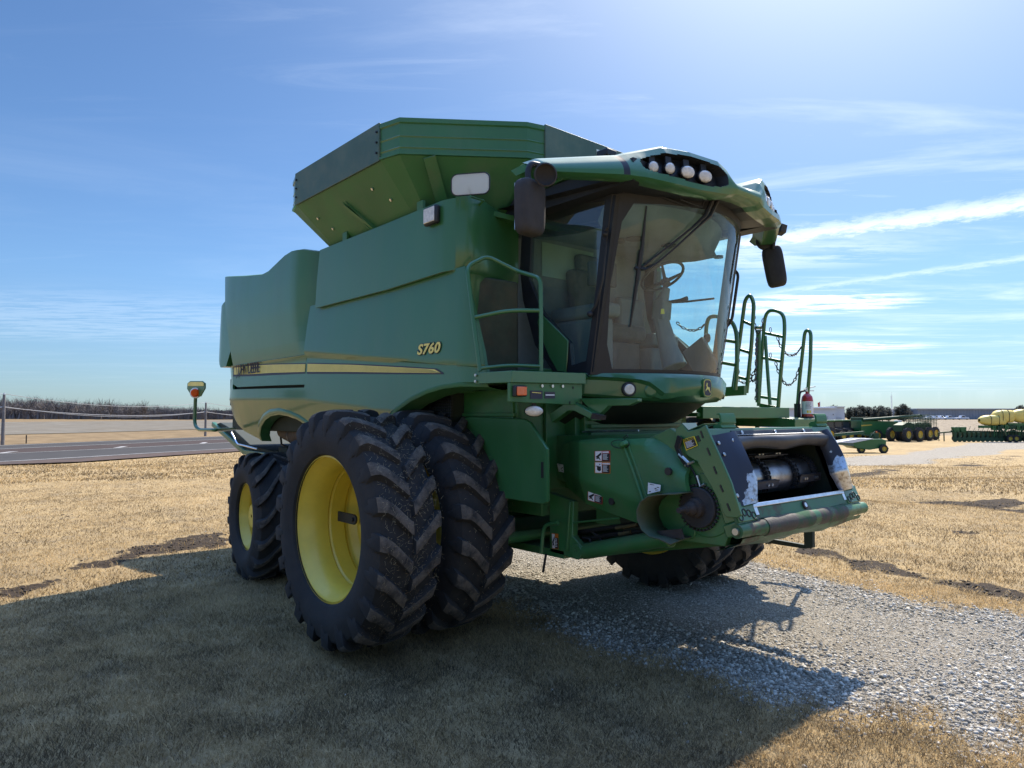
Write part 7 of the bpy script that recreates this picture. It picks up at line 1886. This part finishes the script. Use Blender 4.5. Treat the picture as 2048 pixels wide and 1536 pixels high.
# far-side deck, gates and ladder
b = MB(); b.bx(.40, 1.15, .90, 2.62, 1.80, 1.84); b.bx(1.10, 1.18, .95, 2.64, 1.78, 1.90); b.bx(.9, 1.15, 2.55, 3.05, 1.70, 1.76)
fd_ = b.build('ladder_deck', GREEN_D, HARV, bevel=.006)
q = [(1.051,1.45,2.102),(1.329,1.45,2.113),(1.327,1.45,2.017),(1.05,1.45,2.008)]; b = MB(); b.prism(q, (0, .05, 0)); b.build('deck_bracket', GREEN_D, fd_)
q = [(0.856,2.55,1.957),(1.109,2.55,1.908),(1.107,2.55,1.806),(0.854,2.55,1.829)]; b = MB(); b.prism(q, (0, .02, 0)); b.build('gate_base', GREEN_D, fd_, bevel=.003)
q = [(0.633,2.4,1.829),(1.369,2.4,1.773),(1.367,2.4,1.68),(0.631,2.4,1.689)]; b = MB(); b.prism(q, (0, .5, 0)); b.build('fuel_guard', GREEN_D, fd_, bevel=.006)
def loop(y, px, name, rungs=(), r_=.021, bend=.12, dy=0):
    b = MB(); b.rail(px, r_, 10, bend)
    for a_, c_ in rungs: b.tube([a_, c_], r_*.85, 8)
    return b.build(name, GREEN, HARV, smooth=60)
loop(1.9, [(0.91,1.9,2.036),(0.997,1.9,2.525),(1.085,1.9,3.064),(1.146,1.9,3.121),(1.191,1.9,3.018),(1.154,1.9,2.568),(1.086,1.9,2.053)], 'hand_rail', [[(1.069,1.9,2.831),(1.164,1.9,2.783)], [(1.016,1.9,2.529),(1.129,1.9,2.489)], [(0.962,1.9,2.237),(1.083,1.9,2.205)]], bend=.06)
loop(2.5, [(0.878,2.5,1.921),(0.917,2.5,2.394),(0.985,2.5,3.036),(1.204,2.5,2.977),(1.218,2.5,2.772),(1.162,2.5,2.324),(1.118,2.5,1.885)], 'hand_rail', [[(0.955,2.5,2.767),(1.205,2.5,2.694)], [(0.925,2.5,2.48),(1.176,2.5,2.419)], [(0.886,2.5,2.031),(1.126,2.5,1.992)]], bend=.16)
loop(3.0, [(1.068,3.0,1.723),(1.121,3.0,2.229),(1.199,3.0,2.814),(1.271,3.0,2.795),(1.259,3.0,2.457),(1.215,3.0,2.051)], 'hand_rail', bend=.08)
loop(1.3, [(0.988,1.3,2.489),(0.992,1.3,2.749),(1.041,1.3,2.848),(1.285,1.3,2.781),(1.35,1.3,2.639),(1.344,1.3,2.239),(1.319,1.3,2.065)], 'hand_rail', [[(1.225,1.3,2.569),(1.343,1.3,2.544)], [(1.163,1.3,2.349),(1.328,1.3,2.314)]], bend=.12)
b = MB(); b.rail([(1.087,2.3,2.701),(1.133,2.3,1.928)], .020, 8, .05); b.build('hand_rail', GREEN, HARV, smooth=60)
b = MB(); b.cyl(*[(1.066,2.2,2.762),(1.046,2.2,1.955)], .028, 12); b.cyl(*[(1.067,2.2,2.801),(1.066,2.2,2.773)], .050, 12); b.build('gate_post', GREEN, HARV, bevel=.004)
b = MB(); b.rail([(1.495,1.02,3.218),(1.547,1.02,3.161),(1.47,1.02,2.727),(1.421,1.02,2.674),(1.343,1.02,2.623)], .014, 8, .05); b.build('door_grab_handle', BLACK, HARV, smooth=60)
def chain(pts, name='safety_chain', lk=.05, r_=.0055):
    """real links, alternately turned, hung along a sagging line"""
    P3 = [Vector(p) for p in pts]; seg = []; L_ = 0
    # resample a smooth curve
    cur = []
    for i in range(len(P3)-1):
        p0 = P3[max(0, i-1)]; p1 = P3[i]; p2 = P3[i+1]; p3 = P3[min(len(P3)-1, i+2)]
        for k in range(12):
            t = k/12; cur.append(.5*((2*p1)+(-p0+p2)*t+(2*p0-5*p1+4*p2-p3)*t*t+(-p0+3*p1-3*p2+p3)*t**3))
    cur.append(P3[-1]); b = MB(); acc = 0; last = cur[0]; nodes = [cur[0]]
    for q in cur[1:]:
        if (q-nodes[-1]).length >= lk*.78: nodes.append(q)
    for i in range(len(nodes)-1):
        a, c_ = nodes[i], nodes[i+1]; d = (c_-a).normalized(); s_ = d.orthogonal().normalized()
        if i % 2: s_ = d.cross(s_)
        m_ = (a+c_)/2; ring_ = []
        for k in range(10):
            t = 2*math.pi*k/10; ring_.append(m_+d*(lk*.52*math.cos(t))+s_*(lk*.26*math.sin(t)))
        b.tube(ring_, r_, 4, True)
    return b.build(name, STEEL_D, HARV, smooth=60)
chain([(1.099,2.55,2.707),(1.128,2.55,2.613),(1.186,2.55,2.518),(1.257,2.55,2.485)]+[(1.167,2.85,2.531),(1.235,2.85,2.613)])
chain([(1.07,2.55,2.422),(1.098,2.55,2.318),(1.139,2.55,2.231),(1.192,2.55,2.161)]+[(1.1,2.85,2.179),(1.156,2.85,2.252),(1.194,2.85,2.366)])
chain([(1.072,2.1,2.92),(1.082,2.1,2.78),(1.123,2.1,2.705),(1.166,2.1,2.772),(1.186,2.1,2.891)])
chain([(1.011,2.1,2.525),(1.013,2.1,2.287),(1.054,2.1,2.174),(1.086,2.1,2.283),(1.097,2.1,2.586),(1.104,2.1,2.662)])
chain([(1.075,2.15,2.668),(1.057,2.15,2.314),(1.058,2.15,2.037),(1.045,2.15,1.982)])
chain([(0.906,2.0,2.221),(0.961,2.0,2.18),(1.04,2.0,2.166),(1.089,2.0,2.224),(1.139,2.0,2.32)])
chain([(0.629,1.3,2.812),(0.699,1.3,2.751),(0.819,1.3,2.708),(0.931,1.3,2.724),(0.992,1.3,2.786)])
chain([(1.074,1.75,2.715),(1.083,1.75,2.51),(1.078,1.75,2.189)])
b = MB()
for p in [(1.042,2.5,2.771),(1.037,2.5,2.479)]: b.tube([Vector(p)+Vector((.0, .018*math.cos(t)*1.2, .03*math.sin(t)+.02)) for t in [2*math.pi*k/12 for k in range(12)]], .004, 5, True)
b.build('chain_ring', STEEL_D, HARV)
# lower ladder frame seen beyond the front wheels
q = [(1.263,2.75,0.532),(1.368,2.75,0.544),(1.364,2.75,0.333),(1.265,2.75,0.314)]; b = MB(); b.prism(q, (0, .06, 0)); q = [(0.859,2.75,0.368),(1.277,2.75,0.355),(1.277,2.75,0.31),(0.858,2.75,0.315)]; b.prism(q, (0, .06, 0)); q = [(0.791,2.75,0.435),(0.867,2.75,0.444),(0.865,2.75,0.31),(0.788,2.75,0.3)]; b.prism(q, (0, .06, 0))
b.build('ladder_step', DARK, HARV, bevel=.004)
q = [(1.263,2.75,0.532),(1.368,2.75,0.544)]; b = MB(); b.beam(q[0], (q[0][0]-.0, 2.78, 1.75), .05, .03, up=(1, 0, 0)); b.beam((.62, 2.78, q[0][2]), (.70, 2.78, 1.75), .05, .03, up=(1, 0, 0)); b.build('ladder_stringer', DARK, HARV)

# rear: arm with marker lamp and warning board, spreader tray, exhaust duct, strut
mp_ = [(-3.613,-2.35,2.055)][0]
b = MB(); b.rail([(-3.63,-2.35,2.026),(-3.647,-2.35,1.699),(-3.476,-2.35,1.642),(-2.92,-2.35,1.65)]+[(-4.133,-1.7,1.637)], .020, 10, .09); arm_ = b.build('marker_arm', GREEN, HARV, smooth=60)
q = [(-3.918,-2.36,2.209),(-3.821,-2.36,2.23),(-3.352,-2.36,2.212),(-3.261,-2.36,2.185),(-3.258,-2.36,2.122),(-3.413,-2.36,2.033),(-3.75,-2.36,2.04),(-3.933,-2.36,2.136)]; b = MB(); b.prism(q, (0, .0, .0)) if False else b.prism(q, Vector((-.03, .02, 0))); bd_ = b.build('warning_board', GREEN_D, arm_, bevel=.006)
q = [Vector(p)+Vector((.006, -.004, 0)) for p in [(-3.878,-2.36,2.207),(-3.8,-2.36,2.217),(-3.369,-2.36,2.201),(-3.297,-2.36,2.187),(-3.295,-2.36,2.152),(-3.895,-2.36,2.171)]]; b = MB(); b.prism(q, Vector((.003, -.002, 0))); b.build('board_stripe', DECAL_Y, bd_)
c_ = Vector([(-3.534,-2.38,2.077)][0]); n_ = Vector((.86, -.51, 0)).normalized(); b = MB(); b.cyl(c_-n_*.03, c_+n_*.012, .062, 28); ml = b.build('marker_lamp', WHITE, bd_, bevel=.006)
AMB_T = translucent('amber_glow_lens', (.95, .22, .02))
b = MB(); b.cyl(c_+n_*.012, c_+n_*.045, .050, 28, r2=.042); b.build('lens', AMB_T, ml, bevel=.01)
b = MB(); q = [(-6.247,-1.3,1.698),(-5.642,-1.3,1.703),(-4.669,-1.3,1.438),(-3.637,-1.3,1.37),(-3.042,-1.3,1.513),(-2.897,-1.3,1.397),(-2.865,-1.3,1.248),(-4.664,-1.3,1.313),(-4.852,-1.3,1.306)]; b.prism([(-6.199,-1.3,1.668),(-5.905,-1.3,1.708),(-5.26,-1.3,1.589),(-4.668,-1.3,1.403),(-3.636,-1.3,1.338),(-3.634,-1.3,1.275),(-4.813,-1.3,1.294),(-4.929,-1.3,1.303)], (0, 2.4, 0)); b.build('spreader_tray', DARK, HARV, bevel=.01)
b = MB(); q = [(-6.169,-1.31,1.684),(-4.824,-1.31,1.3),(-2.871,-1.31,1.266)]; b.beam(q[0], q[1], .06, .07); b.beam(q[1], q[2], .06, .07); b.build('tray_edge', GREEN, HARV, bevel=.01)
b = MB(); b.rail([(-5.26,-1.35,1.568),(-5.011,-1.35,1.408),(-4.263,-1.35,1.363)], .012, 8, .05); b.build('tray_rod', STEEL_B, HARV)
b = MB(); b.tube([(-3.55, -1.28, 1.62), (-3.1, -1.30, 1.58), (-2.55, -1.28, 1.66), (-2.1, -1.2, 1.80)], [.10, .135, .135, .13], 20); du = b.build('air_duct', mat('duct_grey', (.075, .060, .055), .7, var=.2, dust=.4), HARV, smooth=60)
b = MB(); b.tube([(-3.12+.005*k, -1.30, 1.58) for k in range(2)], .139, 24); b.build('duct_clamp', STEEL, du)
b = MB(); b.beam((-3.7, -1.3, 1.35), (-3.0, -1.3, 1.02), .06, .05); b.beam((-2.8, -1.3, 1.45), (-2.6, -1.28, 1.0), .05, .05); b.bx(-3.4, -3.15, -1.42, -1.25, 1.22, 1.42); b.beam((-3.9, -1.35, 1.72), (-2.0, -1.35, 1.74), .05, .05); b.build('rear_strut', DARK, HARV, bevel=.005)
b = MB(); b.tube([(-3.6, -1.33, 1.70), (-3.45, -1.36, 1.45), (-3.2, -1.35, 1.40), (-3.0, -1.34, 1.55)], .014, 6); b.tube([(-3.3, -1.36, 1.40), (-3.28, -1.36, 1.18)], .03, 10); b.build('rear_hose', HOSE, HARV)

# fire extinguisher strapped to the outer rail: a thing of its own
EX = empty('fire_extinguisher', (1.215, 3.0, 1.62)); tag(EX, 'red fire extinguisher with white label strapped to the outer ladder rail', 'fire extinguisher')
def loc(o, base): 
    o.data.transform(Matrix.Translation(-Vector(base))); return o
eb = (1.215, 3.0, 1.62)
cx_, cy_ = 1.215, 2.99
b = MB(); b.lathe([(.001, 1.66), (.05, 1.66), (.064, 1.675), (.066, 1.70), (.066, 1.985), (.058, 2.03), (.035, 2.06), (.020, 2.068), (.018, 2.09), (.001, 2.09)], (cx_, cy_, 0), 'z', 32); loc(b.build('tank', RED, EX, smooth=50), eb)
n_ = Vector((cam.location.x-cx_, cam.location.y-cy_, 0)).normalized(); aa = math.atan2(n_.y, n_.x)
b = MB(); b.lathe([(.0672, 1.83), (.0672, 1.975)], (cx_, cy_, 0), 'z', 16, a0=aa-1.0, a1=aa+1.2); lb = loc(b.build('label', DEC_W, EX, smooth=50, recalc=False), eb)
b = MB()
for k, z in enumerate((1.955, 1.94, 1.925, 1.91, 1.895)): b.lathe([(.0676, z), (.0676, z+.005)], (cx_, cy_, 0), 'z', 8, a0=aa-.3, a1=aa+.7-.1*(k % 3))
loc(b.build('label_print', DEC_K, lb, recalc=False), eb)
b = MB(); b.lathe([(.0676, 1.84), (.0676, 1.87)], (cx_, cy_, 0), 'z', 6, a0=aa-.1, a1=aa+.2); b.lathe([(.0676, 1.84), (.0676, 1.87)], (cx_, cy_, 0), 'z', 6, a0=aa+.3, a1=aa+.6); loc(b.build('label_symbols', DEC_C, lb, recalc=False), eb)
b = MB(); b.beam((cx_-.02, cy_-.03, 2.12), (cx_+.06, cy_+.08, 2.15), .02, .012); b.beam((cx_-.02, cy_-.03, 2.10), (cx_+.05, cy_+.06, 2.10), .02, .012); b.cyl((cx_, cy_, 2.07), (cx_, cy_, 2.14), .016, 10); loc(b.build('handle', STEEL_B, EX), eb)
b = MB(); b.rail([(cx_-.01, cy_-.02, 2.10), (cx_-.05, cy_-.07, 2.09), (cx_-.06, cy_-.085, 1.95), (cx_-.055, cy_-.07, 1.80)], .012, 8, .04); loc(b.build('hose', HOSE, EX, smooth=60), eb)
b = MB(); b.lathe([(.070, 1.765), (.070, 1.80)], (cx_, cy_, 0), 'z', 24); b.bx(cx_-.10, cx_-.06, cy_-.12, cy_-.04, 1.66, 1.95); loc(b.build('strap_bracket', BLACK, EX), eb)
